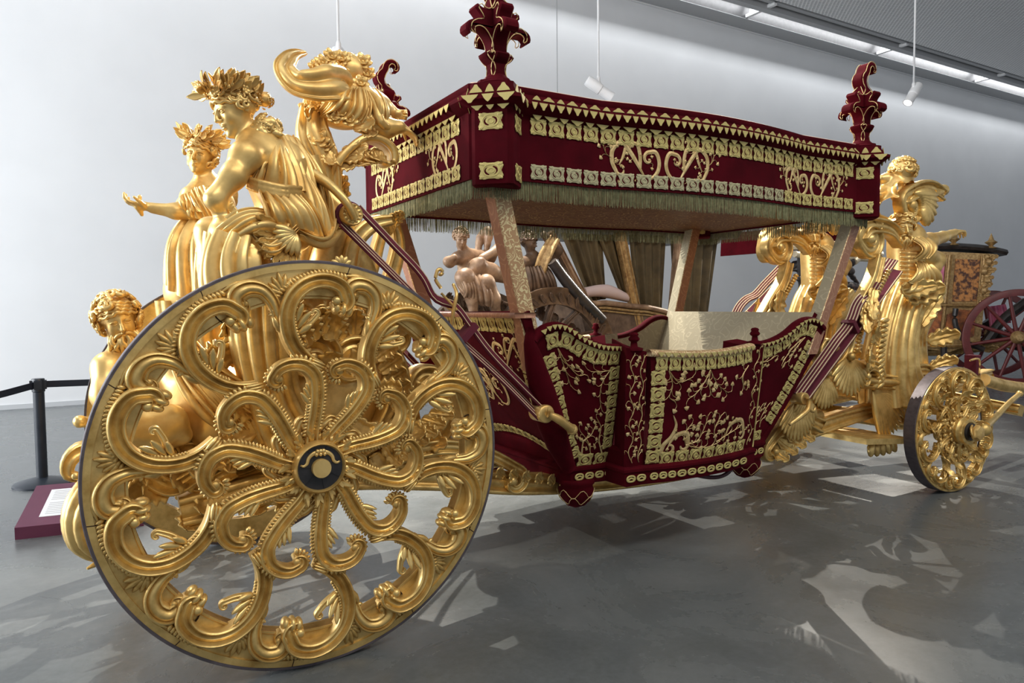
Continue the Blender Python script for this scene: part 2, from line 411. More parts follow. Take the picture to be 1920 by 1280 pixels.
# ------------------------------------------------------------------ the hall
def m_wall():
    m, n, l, b = nt('white_plaster')
    x = noise(n, l, .6, 3); r = ramp(n, l, x.outputs['Fac'], [(.3, (.715, .73, .745)), (.7, (.765, .78, .795))])
    l.new(r.outputs[0], b.inputs['Base Color']); b.inputs['Roughness'].default_value = .8
    y = noise(n, l, 250, 2); bump(n, l, b, y.outputs['Fac'], .08, .002); return m
def m_floor():
    m, n, l, b = nt('polished_concrete')
    x = noise(n, l, 1.1, 8, .65, dist=.6); r = ramp(n, l, x.outputs['Fac'], [(.30, (.078, .087, .089)), (.55, (.122, .132, .134)), (.72, (.162, .170, .171))])
    y = noise(n, l, 26, 5, .7); mx = n.new('ShaderNodeMix'); mx.data_type = 'RGBA'; mx.blend_type = 'MULTIPLY'; mx.inputs[0].default_value = .5
    r2 = ramp(n, l, y.outputs['Fac'], [(.3, (.72, .72, .72)), (.7, (1.1, 1.1, 1.1))])
    l.new(r.outputs[0], mx.inputs[6]); l.new(r2.outputs[0], mx.inputs[7]); l.new(mx.outputs[2], b.inputs['Base Color'])
    r3 = ramp(n, l, x.outputs['Fac'], [(.3, (.20, .20, .20)), (.7, (.34, .34, .34))]); l.new(r3.outputs[0], b.inputs['Roughness'])
    b.inputs['Specular IOR Level'].default_value = .45
    z = noise(n, l, 90, 3); bump(n, l, b, z.outputs['Fac'], .05, .001)
    return m
WALL = m_wall(); FLOOR = m_floor()
WHITE = mat('white_enamel', (.80, .81, .82), rough=.45)
CEIL = mat('grey_ceiling', (.34, .35, .36), (.40, .41, .42), scale=3, rough=.8)
YW = 9.72; ZC = 9.03
def plane_box(name, lo, hi, m):
    mb = MB(); box(mb, lo, hi); return tag(mb.obj(name, m, smooth=False), kind='structure')
plane_box('floor', (-16, -12, -.2), (40, YW+.3, 0), FLOOR)
plane_box('wall_back', (-16, YW, 0), (40, YW+.3, 12), WALL)
plane_box('baseboard_back', (-16, YW-.02, 0), (40, YW-.002, .075), mat('baseboard_grey', (.50, .52, .54), rough=.6))
# ceiling: mesh panels, a recessed slot along the wall, brackets
def m_mesh():
    m, n, l, b = nt('expanded_metal')
    t = n.new('ShaderNodeTexCoord'); mp = n.new('ShaderNodeMapping'); mp.inputs['Scale'].default_value = (1, 1.6, 1); mp.inputs['Rotation'].default_value = (0, 0, .55)
    l.new(t.outputs['Object'], mp.inputs['Vector'])
    v = n.new('ShaderNodeTexVoronoi'); v.inputs['Scale'].default_value = 9; v.inputs['Randomness'].default_value = .05; l.new(mp.outputs[0], v.inputs['Vector'])
    r = ramp(n, l, v.outputs['Distance'], [(.34, (.58, .59, .60)), (.46, (.88, .885, .89))])
    l.new(r.outputs[0], b.inputs['Base Color']); b.inputs['Roughness'].default_value = .55; b.inputs['Metallic'].default_value = .0
    bump(n, l, b, v.outputs['Distance'], .8, .03); return m
GREYP = mat('grey_paint', (.42, .43, .44), rough=.6)
ceil = plane_box('ceiling', (-16, -12, ZC+.55), (40, YW, ZC+.75), CEIL)
mb = MB(); box(mb, (-16, -12, ZC+.10), (40, 8.15, ZC+.16)); mesh_panel = mb.obj('mesh_panel', m_mesh(), ceil, smooth=False)
for y0, y1, z0, z1, m in ((8.20, 8.32, .08, .20, GREYP), (8.42, 8.60, -.02, .36, GREYP), (9.66, 9.715, -.03, .03, WHITE), (9.12, 9.66, -.006, .002, GREYP), (8.62, 9.1, .50, .54, CEIL), (9.12, 9.15, .002, .55, BLACK)):  # black board added to darken the slot; second rail raised to hide the washer
    mb = MB(); box(mb, (-16, y0, ZC+z0), (40, y1, ZC+z1)); mb.obj('ceiling_rail', m, ceil, smooth=False)
for x in (-3.1, 2.7, 8.5, 14.2, 19.9, 25.5, 31.2):
    mb = MB(); box(mb, (x-.05, 8.2, ZC+.02), (x+.05, 9.66, ZC+.10)); mb.obj('ceiling_bracket', WHITE, ceil, smooth=False)
    mb = MB(); box(mb, (x-.04, 8.9, ZC+.1), (x+.04, 9.0, ZC+.55)); mb.obj('ceiling_hanger', WHITE, ceil, smooth=False)

# ------------------------------------------------------------------ the coach
coach = empty('state_coach', (0, 0, 0), 'gilded ceremonial coach with crimson velvet canopy and carved statues', 'coach')

# canonical rear wheel: local x right, z up, axle along y, face towards -y
RW = .90
NV = V3(0, -1, 0)
def W2(P, y=0.0):
    P = np.asarray(P, float); return np.stack([P[:, 0], np.full(len(P), y), P[:, 1]], 1)
def polar(r, a): a = math.radians(a); return (r*math.cos(a), r*math.sin(a))
def ring(mb, r0, r1, y0, y1, k=120, mi=0, bev=0.004):
    p = [(r0, -y0), (r1-bev, -y0), (r1, -y0-bev*np.sign(y1-y0)), (r1, -y1), (r0, -y1), (r0, -y0)]
    lathe(mb, p, ax=(0, -1, 0), k=k, mi=mi)

def wheel_parts():
    d = {}
    mb = MB(); ring(mb, .735, .893, -.008, .055, 140); ring(mb, .862, .893, -.018, .05, 140); ring(mb, .735, .748, -.014, .05, 140)
    d['felloe'] = mb.mesh('felloe', GOLD, True, 40)
    mb = MB(); ring(mb, .889, .902, -.020, .068, 140, bev=.003); d['tyre'] = mb.mesh('tyre', TYRE, True, 40)
    # hub: lobed collar, moulded ring, black face, brass boss
    mb = MB(); lathe(mb, [(.0, -.10), (.10, -.10), (.125, -.06), (.13, 0), (.115, .03), (.118, .05), (.112, .085), (.104, .095), (.098, .085), (.096, .07), (.0, .07)], ax=(0, -1, 0), k=48)
    for k in range(30):
        a = k*2*np.pi/30; d0 = V3(math.cos(a), 0, math.sin(a)); t0 = V3(-math.sin(a), 0, math.cos(a))
        petal(mb, d0*.10+NV*.03, d0+t0*.5*(-1)**k+NV*.25, NV, .062+.014*(k % 3), .014, .014, (5, 6), curl=.25)
        ball(mb, d0*.128+NV*(.022+.012*(k % 2)), .013+.004*(k % 3), (5, 6)); ball(mb, d0*.152+t0*.012+NV*.008, .015+.004*(k % 2), (5, 6))
        petal(mb, d0*.13, d0-t0*.6*(-1)**k+NV*.1, NV, .070, .013, .014, (5, 6), curl=.2)
    d['hub'] = mb.mesh('hub', GOLD, True, 50)
    mb = MB(); lathe(mb, [(0, .06), (.097, .06), (.097, .078), (.0, .078)], ax=(0, -1, 0), k=40)
    for k in range(7): a = k*.9+.3; box(mb, (-.001, -.0815, .035), (.001, -.078, .094), M=Matrix.Rotation(a, 4, 'Y'))
    d['hub_face'] = mb.mesh('hub_face', BLACK, False)
    mb = MB(); lathe(mb, [(0, .07), (.040, .07), (.042, .10), (.040, .106), (.0, .106)], ax=(0, -1, 0), k=28); d['axle_end'] = mb.mesh('axle_end', GOLD2, True, 35)
    mb = MB()
    for s in (-1, 1):
        sweep(mb, W2([(0, .06), (.012*s, .068), (.035*s, .062), (.052*s, .045), (.060*s, .022), (.074*s, .014), (.085*s, .020)], -.082), NV, [.007, .009, .008, .007, .004], ROUND, thick=.004, n=22)
    for k in (-1, 0, 1): ball(mb, (.013*k, -.086, .074), .010); ball(mb, (.018*k, -.086, .060), .009)
    d['hub_bracket'] = mb.mesh('hub_bracket', GOLD2, True)
    # ---- one spoke, drawn about angle 0 (pointing along +x), then turned ten times
    def C(pts): return [polar(r, a) for r, a in pts]
    mb = MB()
    inner = curve_volute(C([(.105, 8), (.17, 1), (.25, -4.5), (.33, -6), (.40, -4.6), (.447, .5), (.466, 7.5), (.462, 14), (.440, 18.8)]), .021, .72, 1, 40, 16, .55)
    P = W2(inner); n = len(P); wd = np.interp(np.linspace(0, 1, n), [0, .2, .48, .62, .78, .9, 1], [.028, .031, .033, .028, .021, .016, .010])
    P[:, 1] = -.030-.018*np.sin(np.linspace(0, np.pi, n))
    sweep(mb, P, NV, wd, FLUTE, wd*.85, .05, resamp=False)
    S = sides(P, NV); eye = P[-1]+NV*.012; ell(mb, eye, np.array([[.021, 0, 0], [0, .016, 0], [0, 0, .021]]), (7, 10))
    dv = nrm(P[-8]-eye); a0 = math.atan2(dv[2], dv[0])
    for k in range(11):                                   # shell fringe fanning round the curl
        a = a0+.75-k*.33; e_ = V3(math.cos(a), 0, math.sin(a)); petal(mb, eye+e_*.030-NV*.006, e_-NV*.15, NV, .034, .0085, .012, (5, 6))
    bead_row(mb, P[5:32], S[5:32], wd[5:32]*.95, NV, .005, .0105, 1.9, slant=.35)       # gadrooned edge of the inner branch
    bead_row(mb, P[3:17], -S[3:17], wd[3:17]*.95, NV, .005, .0100, 1.8, slant=.35)
    # small backward curl near the hub
    cu = curve_volute(C([(.14, 0), (.175, -13), (.21, -22)]), .020, .75, -1, 12, 14, .5)
    p = W2(cu, -.02); sweep(mb, p, NV, np.linspace(.022, .009, len(p)), GROOVE, None, .03, resamp=False); ball(mb, p[-1]+NV*.008, .014)
    # flame leaf on the inner branch
    for k in range(3): q0 = polar(.26+.025*k, -2.0-.4*k); petal(mb, V3(q0[0], -.040, q0[1]), V3(math.cos(.55-.10*k), -.05, math.sin(.55-.10*k)), NV, .095-.012*k, .011, .014, curl=.25)
    # outer branch
    outer = curve_volute(C([(.437, -8.5), (.462, -2.5), (.52, 2.8), (.60, 4.8), (.68, 4.0), (.748, 1.0), (.797, -3.8), (.814, -9.5), (.790, -15.0), (.745, -17.2)]), .030, .60, -1, 48, 16, .4)
    P = W2(outer); n = len(P); wd = np.interp(np.linspace(0, 1, n), [0, .05, .3, .6, .78, .9, 1], [.026, .032, .034, .035, .034, .023, .012]); P[:, 1] = -.024-.020*np.sin(np.linspace(0, np.pi*.9, n))
    sweep(mb, P, NV, wd, FLUTE, wd*.85, .055, resamp=False); S = sides(P, NV)
    ball(mb, P[-1]+NV*.016, .022)
    bead_row(mb, P[9:24], S[9:24], wd[9:24]*.97, NV, .002, .0105, 1.3, slant=.35)
    # fluted roll that ends the branch, standing off the rim
    for oo in range(3):
        rr = (.030, .034, .028)[oo]; dr = W2([polar(1, -14.0-2.4*oo)])[0]; qq = W2([polar(.700-.003*oo, -14.2-2.4*oo)], -.022)[0]
        ell(mb, qq, np.array([nrm(dr)*rr*1.05, nrm(np.cross(NV, dr))*.019, NV*rr*1.25]), (11, 16))
    # beaded lip under the branch where it lies on the rim
    lip = crv(C([(.69, 8.8), (.765, 5.2), (.825, -2.2), (.850, -9.5), (.842, -16)]), 44); L3 = W2(lip, -.014)
    bead_row(mb, L3, sides(L3, NV), 0, NV, .007, .0120, 1.6, slant=.35)
    # second C scroll on the rim, turning the other way: broad and triple-ribbed
    rs = curve_volute(C([(.61, 6.8), (.68, 7.0), (.748, 7.6), (.800, 9.8), (.822, 13.4), (.806, 17.2), (.772, 18.0)]), .020, .6, 1, 38, 14, .6)
    P = W2(rs); n = len(P); wd = np.interp(np.linspace(0, 1, n), [0, .3, .6, .8, .9, 1], [.016, .030, .042, .036, .024, .011]); P[:, 1] = -.016-.014*np.sin(np.linspace(0, np.pi, n))
    sweep(mb, P, NV, wd, RIBS3, wd*.60, .035, resamp=False); ball(mb, P[-1]+NV*.014, .017)
    rs2 = crv(C([(.75, 8.6), (.825, 11.6), (.856, 15.5), (.848, 20.5)]), 22); sweep(mb, W2(rs2, -.010), NV, [.005, .012, .012, .006], ROUND, [.006, .018, .018, .008], .02, n=22)
    # collar where the branches meet
    cc = V3(polar(.448, -6.0)[0], -.050, polar(.448, -6.0)[1]); td = nrm(W2([polar(1, 58)])[0]); tn = nrm(W2([polar(1, -32)])[0])
    for k in (-1, 0, 1): ell(mb, cc+tn*k*.012, np.array([td*(.046-.006*abs(k)), tn*.0085, NV*.024]), (7, 10))
    # acanthus fan between the scrolls on the rim
    for k, a in enumerate((-54, -36, -17, 2, 21, 40, 58)):
        petal(mb, W2([polar(.762, 3.4)], -.010)[0], W2([polar(1, a+4)])[0], NV, .100-.0005*abs(a), .0125, .022, curl=.04)
    # leaf sprig on the hollow side
    for k, (r0, h_, L_) in enumerate(((.585, -58, .075), (.605, -40, .10), (.63, -22, .095))): q0 = polar(r0, 1.4); petal(mb, V3(q0[0], -.036, q0[1]), W2([polar(1, h_)])[0]+NV*.05, NV, L_, .013, .015, curl=.35)
    cu = curve_volute(C([(.60, 1.0), (.63, -4.5), (.665, -7.5)]), .014, .7, 1, 10, 12, .5); p = W2(cu, -.03); sweep(mb, p, NV, np.linspace(.016, .006, len(p)), GROOVE, None, .02, resamp=False)
    # thorn on the outer side
    petal(mb, W2([polar(.60, 7.2)], -.028)[0], W2([polar(1, 20)])[0], NV, .085, .013, .018)
    d['spoke'] = mb.mesh('spoke', GOLD, True, 55)
    # dark splits between the felloe blocks
    mb = MB()
    pl = [(.737, 0), (.775, .6), (.81, -.4), (.85, .5), (.894, .1)]
    sweep(mb, W2(C(pl), -.0182), NV, .0022, [(-1, 0), (0, .4), (1, 0)], .001, .0105, n=12); d['felloe_joint'] = mb.mesh('felloe_joint', CRACK, False)
    return d
WP = wheel_parts()
PHASE = -84.0
def hub_long():
    mb = MB(); lathe(mb, [(.0, .0), (.20, .0), (.205, .06), (.17, .09), (.165, .13), (.185, .145), (.19, .20), (.18, .21), (.175, .30), (.185, .31), (.18, .34), (.14, .345), (.13, .33), (.0, .33)], ax=(0, -1, 0), k=44)
    for k in range(16):
        a = k*math.pi/8
        for r_, y_, s_ in ((.235, .03, .040), (.205, .10, .030)): ball(mb, (math.cos(a+r_*3)*r_, -y_, math.sin(a+r_*3)*r_), s_, (7, 10))
    return mb.mesh('hub_barrel', GOLD, True, 45)
def hub_dark():
    mb = MB(); lathe(mb, [(.0, .33), (.125, .33), (.12, .39), (.0, .40)], ax=(0, -1, 0), k=30); return mb.mesh('hub_bore', BLACK, True, 40)
def hub_pin():
    mb = MB(); lathe(mb, [(.0, .38), (.06, .38), (.07, .44), (.10, .46), (.11, .52), (.09, .58), (.0, .60)], ax=(0, -1, 0), k=24, lobes=6, lam=.08)
    tube(mb, [(-.02, -.40, .09), (-.10, -.46, .06), (-.12, -.50, 0), (-.08, -.50, -.07), (0, -.46, -.10)], .022, n=16, k=8); return mb.mesh('linch_pin', GOLD2, True, 45)
def foliage():
    mb = MB(); r_ = random.Random(5)
    for k in range(30):
        a = k*2*math.pi/30+r_.uniform(-.05, .05); r0 = .30+.12*(k % 3); c = V3(math.cos(a)*r0, -.02, math.sin(a)*r0)
        leaf(mb, c, V3(math.cos(a+r_.uniform(-.8, .8)), -.15, math.sin(a+r_.uniform(-.8, .8))), NV, r_.uniform(.16, .24), .06, .7, 3, 10, th=.01)
    for k in range(40):
        a = k*2*math.pi/40; r0 = .27+.05*(k % 4)+.02*(k % 3); ball(mb, (math.cos(a)*r0, -.03-.02*(k % 2), math.sin(a)*r0), .030, (5, 6))
    ring(mb, .20, .34, -.02, .03, 40); return mb.mesh('foliage_ring', GOLD, True, 50)
WP['hub_barrel'], WP['hub_bore'], WP['linch_pin'], WP['foliage_ring'] = hub_long(), hub_dark(), hub_pin(), foliage()
def wheel(name, loc, s, rz=0.0, phase=PHASE, label=None, joints=True, front=False):
    o = link(name, WP['felloe'], coach); o.location = loc; o.scale = (s, s, s); o.rotation_euler = (0, 0, rz)
    if label: o['label'] = label
    for nme in (('tyre', 'hub', 'hub_barrel', 'hub_bore', 'linch_pin', 'foliage_ring') if front else ('tyre', 'hub', 'hub_face', 'axle_end', 'hub_bracket')):
        c = link(nme, WP[nme], o)
        if front and nme == 'tyre': c.scale = (1, 1.9, 1); c.location = (0, .035, 0)
        if front and nme in ('hub_barrel', 'hub_bore', 'linch_pin'): c.scale = (1, .62, 1)
    for k in range(10):
        c = link('spoke', WP['spoke'], o); c.rotation_euler = (0, -math.radians(phase+36*k), 0)
        if joints:
            c = link('felloe_joint', WP['felloe_joint'], o); c.rotation_euler = (0, -math.radians(phase+36*k-14.5+3*math.sin(k*2.3)), 0)
    return o
wheel('rear_wheel', (0, -.985, RW), 1.0, label='large carved gilded wheel nearest the viewer')
wheel('rear_wheel', (0, .985, RW), 1.0, rz=math.pi, label='large carved gilded wheel on the far side')
# ------------------------------------------------------------------ canopy
CX0, CX1 = .885, 4.29; CXM = .5*(CX0+CX1)
def yside(x):                                   # half width of the valance in plan, bowed in the middle
    t = np.clip((np.asarray(x, float)-1.70)/(3.42-1.70), 0, 1); return .874+.092*np.sin(np.pi*t)**.9
def loop(off, n=64):
    """plan loop of the canopy, counter-clockwise from the rear near corner, pushed out by off"""
    x = np.linspace(CX0+.09, CX1-.09, n); a = np.stack([x, -yside(x)], 1); y = np.linspace(-.79, .79, 13)
    r = np.stack([np.full(len(y), CX1), y], 1); b = a[::-1]*[1, -1]; l = np.stack([np.full(len(y), CX0), -y], 1)
    L = np.concatenate([a, r, b, l]); c = np.array([CXM, 0]); h = np.array([(CX1-CX0)/2, .868])
    T = np.roll(L, -1, 0)-np.roll(L, 1, 0); N = np.stack([T[:, 1], -T[:, 0]], 1); N /= np.linalg.norm(N, axis=1)[:, None]
    return L+N*off
def lsc(k): return (loop(-.034)-[CXM, 0])*k+[CXM, 0]
def loft(mb, rows, mi=0, capt=True, capb=True):
    n = len(rows[0][0]); V = np.concatenate([np.column_stack([L, np.full(n, z)]) for L, z in rows])
    fs = [grid_faces(len(rows), n, True)[:, ::-1]]
    from mathutils.geometry import tessellate_polygon
    def tess(L): 
        t = np.array(tessellate_polygon([[Vector((*p, 0)) for p in L]])); a = L[t]; cr = np.cross(a[:, 1]-a[:, 0], a[:, 2]-a[:, 0]); return np.where((cr > 0)[:, None], t, t[:, ::-1])
    if capb: fs.append(tess(rows[0][0])[:, ::-1])
    if capt: fs.append(tess(rows[-1][0])+(len(rows)-1)*n)
    mb.add(V, fs, mi)
ZV0, ZV1 = 2.255, 2.628
mb = MB(); loft(mb, [(loop(-.035), 2.34), (loop(-.035), ZV0), (loop(0), ZV0), (loop(0), ZV0+.02), (loop(0), ZV1), (loop(-.03), ZV1), (loop(-.03), 2.34)], capt=False, capb=False)
valance = mb.obj('valance', VELVET, coach, smooth=True, angle=35); valance['label'] = 'crimson velvet valance edged with gold lace'
mb = MB(); loft(mb, [(loop(-.034), 2.266), (lsc(.86), 2.275), (lsc(.7), 2.30), (lsc(.4), 2.33), (lsc(.02), 2.34)], capb=False); mb.obj('canopy_lining', BROCADE_DK, coach, angle=40)['label'] = 'brown brocade underside of the canopy'
# cornice: stepped velvet moulding
mb = MB(); loft(mb, [(loop(.0), ZV1-.03), (loop(.02), ZV1-.02), (loop(.05), ZV1), (loop(.065), ZV1+.018), (loop(.06), ZV1+.034), (loop(.03), ZV1+.038), (loop(.02), ZV1+.05), (loop(-.005), ZV1+.085), (loop(.002), ZV1+.10), (loop(.0), ZV1+.118), (loop(-.03), ZV1+.122), (loop(-.05), ZV1+.10)], capt=False, capb=False)
cornice = mb.obj('cornice', VELVET, coach, angle=35)
# roof: shallow hipped velvet sheet with woven gold
ROOF = damask('roof_brocade', (.30, .03, .05), (.62, .46, .24), 10, thr=.45)
mb = MB(); loft(mb, [(loop(-.03), ZV1+.105), (lsc(.7), ZV1+.135), (lsc(.35), ZV1+.15), (lsc(.02), ZV1+.152)], capb=False); mb.obj('roof_cloth', ROOF, coach, angle=60)
mb = MB(); P = np.column_stack([loop(-.028), np.full(len(loop(0)), ZV1+.124)]); P = np.vstack([P, P[:1]]); tube(mb, P, .006, k=6, resamp=False, caps=False); mb.obj('roof_piping', mat('pale_piping', (.72, .50, .38), rough=.6), cornice)

# corner blocks: square pillars set corner-wise
CORN = [(1.03, -.83, -1, -1), (4.15, -.83, 1, -1), (1.03, .83, -1, 1), (4.15, .83, 1, 1)]
blocks = []
for cx, cy, sx, sy in CORN:
    mb = MB(); a = .140
    def sq(r, c=.018):
        return np.array([(-r, c), (-r, -c), (-c, -r), (c, -r), (r, -c), (r, c), (c, r), (-c, r)])+[cx, cy]
    loft(mb, [(sq(a-.015), ZV0-.045), (sq(a), ZV0-.035), (sq(a), ZV1-.02), (sq(a+.03), ZV1-.01), (sq(a+.075), ZV1+.010), (sq(a+.07), ZV1+.030), (sq(a+.03), ZV1+.038), (sq(a+.025), ZV1+.05), (sq(a+.005), ZV1+.085), (sq(a+.005), ZV1+.105), (sq(a-.03), ZV1+.11), (sq(a-.04), ZV1+.13)])
    blocks.append(mb.obj('corner_block', VELVET, coach, angle=30))

# ---- lace motif: lobed tile with two scrolls, 1 x 1, facing +z, local x along the band
def motif_mesh(name, m):
    mb = MB(); n = 56; a = np.linspace(0, 2*np.pi, n, endpoint=False)
    r = .5*(np.abs(np.cos(a))**8+np.abs(np.sin(a))**8)**(-1/8.0)
    c4 = np.cos(4*a); r = r*(.93+.05*np.cos(12*a)-.10*np.maximum(c4, 0)**6)
    B = np.stack([r*np.cos(a), r*np.sin(a)], 1)
    rows = [(B, 0), (B*.98, .05), (B*.86, .075)]
    V = np.concatenate([np.column_stack([L, np.full(n, z)]) for L, z in rows]); mb.add(V, [grid_faces(3, n, True)[:, ::-1], cap([2*n+j for j in range(n)])])
    a = np.linspace(0, 2*np.pi, 29)
    for R_, w_ in ((.335, .032), (.13, .030)): sweep(mb, np.stack([R_*np.cos(a)*.95, R_*np.sin(a), 0*a+.070], 1), (0, 0, 1), w_, [(-1, 0), (-.5, .9), (.5, .9), (1, 0)], .055, .0, resamp=False)
    for s in (-1, 1):
        for k in (-1, 1): petal(mb, V3(s*.26, k*.26, .06), V3(s, k, 0), V3(0, 0, 1), .28, .075, .06, (5, 6))
        t = np.linspace(-1.0, 1.25, 9); cm = np.stack([s*(.235*np.cos(t)), .235*np.sin(t)*s, 0*t+.078], 1)
        sweep(mb, cm, (0, 0, 1), [.008, .022, .034, .046, .030], [(-1, 0), (0, 1), (1, 0)], .02, .0, mi=1, resamp=False)   # comma-shaped opening
        sweep(mb, [(s*.475, -.12, .078), (s*.44, 0, .078), (s*.475, .12, .078)], (0, 0, 1), [.015, .035, .015], [(-1, 0), (0, 1), (1, 0)], .02, 0, n=6, mi=1)
    return mb.mesh(name, [m, VELVET], True, 40)
MOT = motif_mesh('lace_motif', LACE); MOT2 = motif_mesh('lace_motif_silver', LACE2)
def drop_mesh(wd, n=11):
    mb = MB(); x = np.linspace(-.5, .5, n); z = .05-.92*(1-np.abs(2*x)**1.1)+.07*np.cos(x*26)
    F0 = np.column_stack([x*wd, 0*x, 0*x+.10]); F1 = np.column_stack([x*wd, 0*x, z]); B0 = F0+[0, .06, 0]; B1 = F1+[0, .06, 0]
    mb.add(np.concatenate([F0, F1, B1, B0]), [grid_faces(4, n)]); return mb.mesh('lace_drop', LACE, False)
DROP = drop_mesh(.96); DROPN = drop_mesh(.66, 7)
def basis(p, ex, ez, sx, sy, sz):
    ex = nrm(ex); ez = nrm(ez-ex*np.dot(ex, ez)); ey = np.cross(ez, ex); M = np.eye(4); M[:3, 0] = ex*sx; M[:3, 1] = ey*sy; M[:3, 2] = ez*sz; M[:3, 3] = p
    return Matrix(M.tolist())
def place(name, me, par, p, ex, ez, sx, sy, sz=None): return link(name, me, par, mtx=basis(p, np.asarray(ex, float), np.asarray(ez, float), sx, sy, sz or sy))

# bands on the near side of the valance
def band(par, x0, x1, n, z, h, me, gap=.93, me2=None, split=None):
    e = np.linspace(x0, x1, n+1)
    for k in range(n):
        xa, xb = e[k], e[k+1]; pa = V3(xa, -float(yside(xa)), z); pb = V3(xb, -float(yside(xb)), z); d = pb-pa
        place('lace_motif', me2 if (me2 and split and k >= split) else me, par, (pa+pb)/2+V3(0, -.004, 0), d, (d[1], -d[0], 0), np.linalg.norm(d)*gap, h, h*.6)
band(valance, 1.20, 3.99, 24, 2.548, .092, MOT)
band(valance, 1.20, 3.99, 24, 2.308, .084, MOT2, me2=MOT, split=17)
# bands on the rear end
for z, h in ((2.548, .092), (2.308, .086)):
    e = np.linspace(-.70, .70, 13)
    for k in range(12): place('lace_motif', MOT, valance, V3(CX0-.004, (e[k]+e[k+1])/2, z), (0, -1, 0), (-1, 0, 0), .108, h, h*.6)
for b, (cx, cy, sx, sy) in zip(blocks, CORN):
    for z in (2.535, 2.285):
        for nx, ny in ((-1, -1), (1, -1)):
            if (cx, nx) != (4.15, 1): place('lace_motif', MOT, b, V3(cx+nx*.0792, cy+ny*.0792, z)+V3(nx, ny, 0)*.002, (-ny, nx, 0), (nx, ny, 0), .135, .092, .05)
# scalloped drops under the cornice
def drops(x0, x1, n, off, z, s):
    e = np.linspace(x0, x1, n+1)
    for k in range(n):
        pa = V3(e[k], -float(yside(e[k]))-off, z); pb = V3(e[k+1], -float(yside(e[k+1]))-off, z); d = pb-pa
        link('lace_drop', DROP if k % 2 else DROPN, cornice, mtx=Matrix(np.column_stack([np.append(d, 0), np.append(V3(-d[1], d[0], 0)/np.linalg.norm(d)*.05, 0), (0, 0, s, 0), np.append((pa+pb)/2, 1)]).tolist()))
drops(1.17, 4.02, 52, .068, ZV1+.024, .042)
drops(1.20, 3.98, 32, .020, ZV1-.026, .030)
drops(1.20, 3.98, 36, .022, ZV1+.058, -.026)
for yy, s, zz, n, off in ((.7, .042, ZV1+.024, 22, .068), (.68, .030, ZV1-.022, 16, .02)):
    e = np.linspace(-yy, yy, n+1)
    for k in range(n): link('lace_drop', DROP, cornice, mtx=Matrix([[0, -.05, 0, CX0-off], [-(e[k+1]-e[k]), 0, 0, (e[k]+e[k+1])/2], [0, 0, s, zz], [0, 0, 0, 1]]))
for b, (cx, cy, sx, sy) in zip(blocks, CORN):
    for zz, d, s in ((ZV1+.026, .217, .044), (ZV1-.014, .158, .030), (ZV1+.055, .166, -.045)):
        for nx, ny in ((-1, -1), (1, -1), (-1, 1)):
            L = d*1.414; ex = V3(-ny, nx, 0)/1.414
            for k in range(3):
                p = V3(cx+nx*(d+.02)/2, cy+ny*(d+.02)/2, zz)+ex*(k-1)*L*.31
                link('lace_drop', DROP if k != 1 else DROPN, b, mtx=Matrix(np.column_stack([np.append(ex*L*.31, 0), np.append(V3(-nx, -ny, 0)*.03, 0), (0, 0, s, 0), np.append(p, 1)]).tolist()))

# embroidered scrolls on the valance
def vine(mb, P2, w, leafs, f, h=.004, seed=0, lw=.02):
    """flat scrolling stem (2-D points mapped to a surface by f) with heart leaves on short tendrils"""
    q = random.Random(seed); P2 = np.asarray(P2, float); P3 = np.array([f(*p) for p in P2])
    e = 1e-3; N = np.array([nrm(np.cross(f(p[0]+e, p[1])-f(*p), f(p[0], p[1]+e)-f(*p))) for p in P2])
    T = np.gradient(P3, axis=0); S = np.cross(T, N); S /= np.linalg.norm(S, axis=1)[:, None]+1e-12; W = lerp1(w, len(P3))[:, None]
    V = np.stack([P3-S*W, P3+N*h, P3+S*W], 1); mb.add(V, grid_faces(len(P3), 3))
    for k, sd in leafs:
        i = int(k*(len(P2)-1)); t = nrm(np.append(P2[min(i+1, len(P2)-1)]-P2[max(i-1, 0)], 0))[:2]; nn = np.array([-t[1], t[0]])*sd
        L = lw*q.uniform(1.1, 1.9); tip = P2[i]+nn*L+t*L*q.uniform(.2, .9); md = P2[i]+nn*L*.35+t*L*.6
        tp = crv([P2[i], md, tip], 6); t3 = np.array([f(*p) for p in tp]); n3 = N[i]; s3 = np.cross(np.gradient(t3, axis=0), n3); s3 /= np.linalg.norm(s3, axis=1)[:, None]+1e-12
        mb.add(np.stack([t3-s3*.0016, t3+n3*h*.7, t3+s3*.0016], 1), grid_faces(6, 3))
        dr = nrm(np.append(tip-md, 0))[:2]; a = np.linspace(0, 2*np.pi, 9, endpoint=False); rr = lw*.46*(1-.35*np.cos(a)+.25*np.cos(2*a)*0)*(1+.25*np.cos(3*a))
        L2 = tip+dr*lw*.3+np.stack([rr*np.cos(a)*dr[0]-rr*np.sin(a)*dr[1], rr*np.cos(a)*dr[1]+rr*np.sin(a)*dr[0]], 1)
        l3 = np.array([f(*p) for p in L2])+n3*h*.4; c3 = l3.mean(0)+n3*h*1.2
        mb.add(np.vstack([l3, c3[None]]), np.array([[j, (j+1) % 9, 9] for j in range(9)]))
def fval(u, v): return V3(u, -float(yside(u))-.0035, v)
def fend(u, v): return V3(CX0-.0035, -u, v)
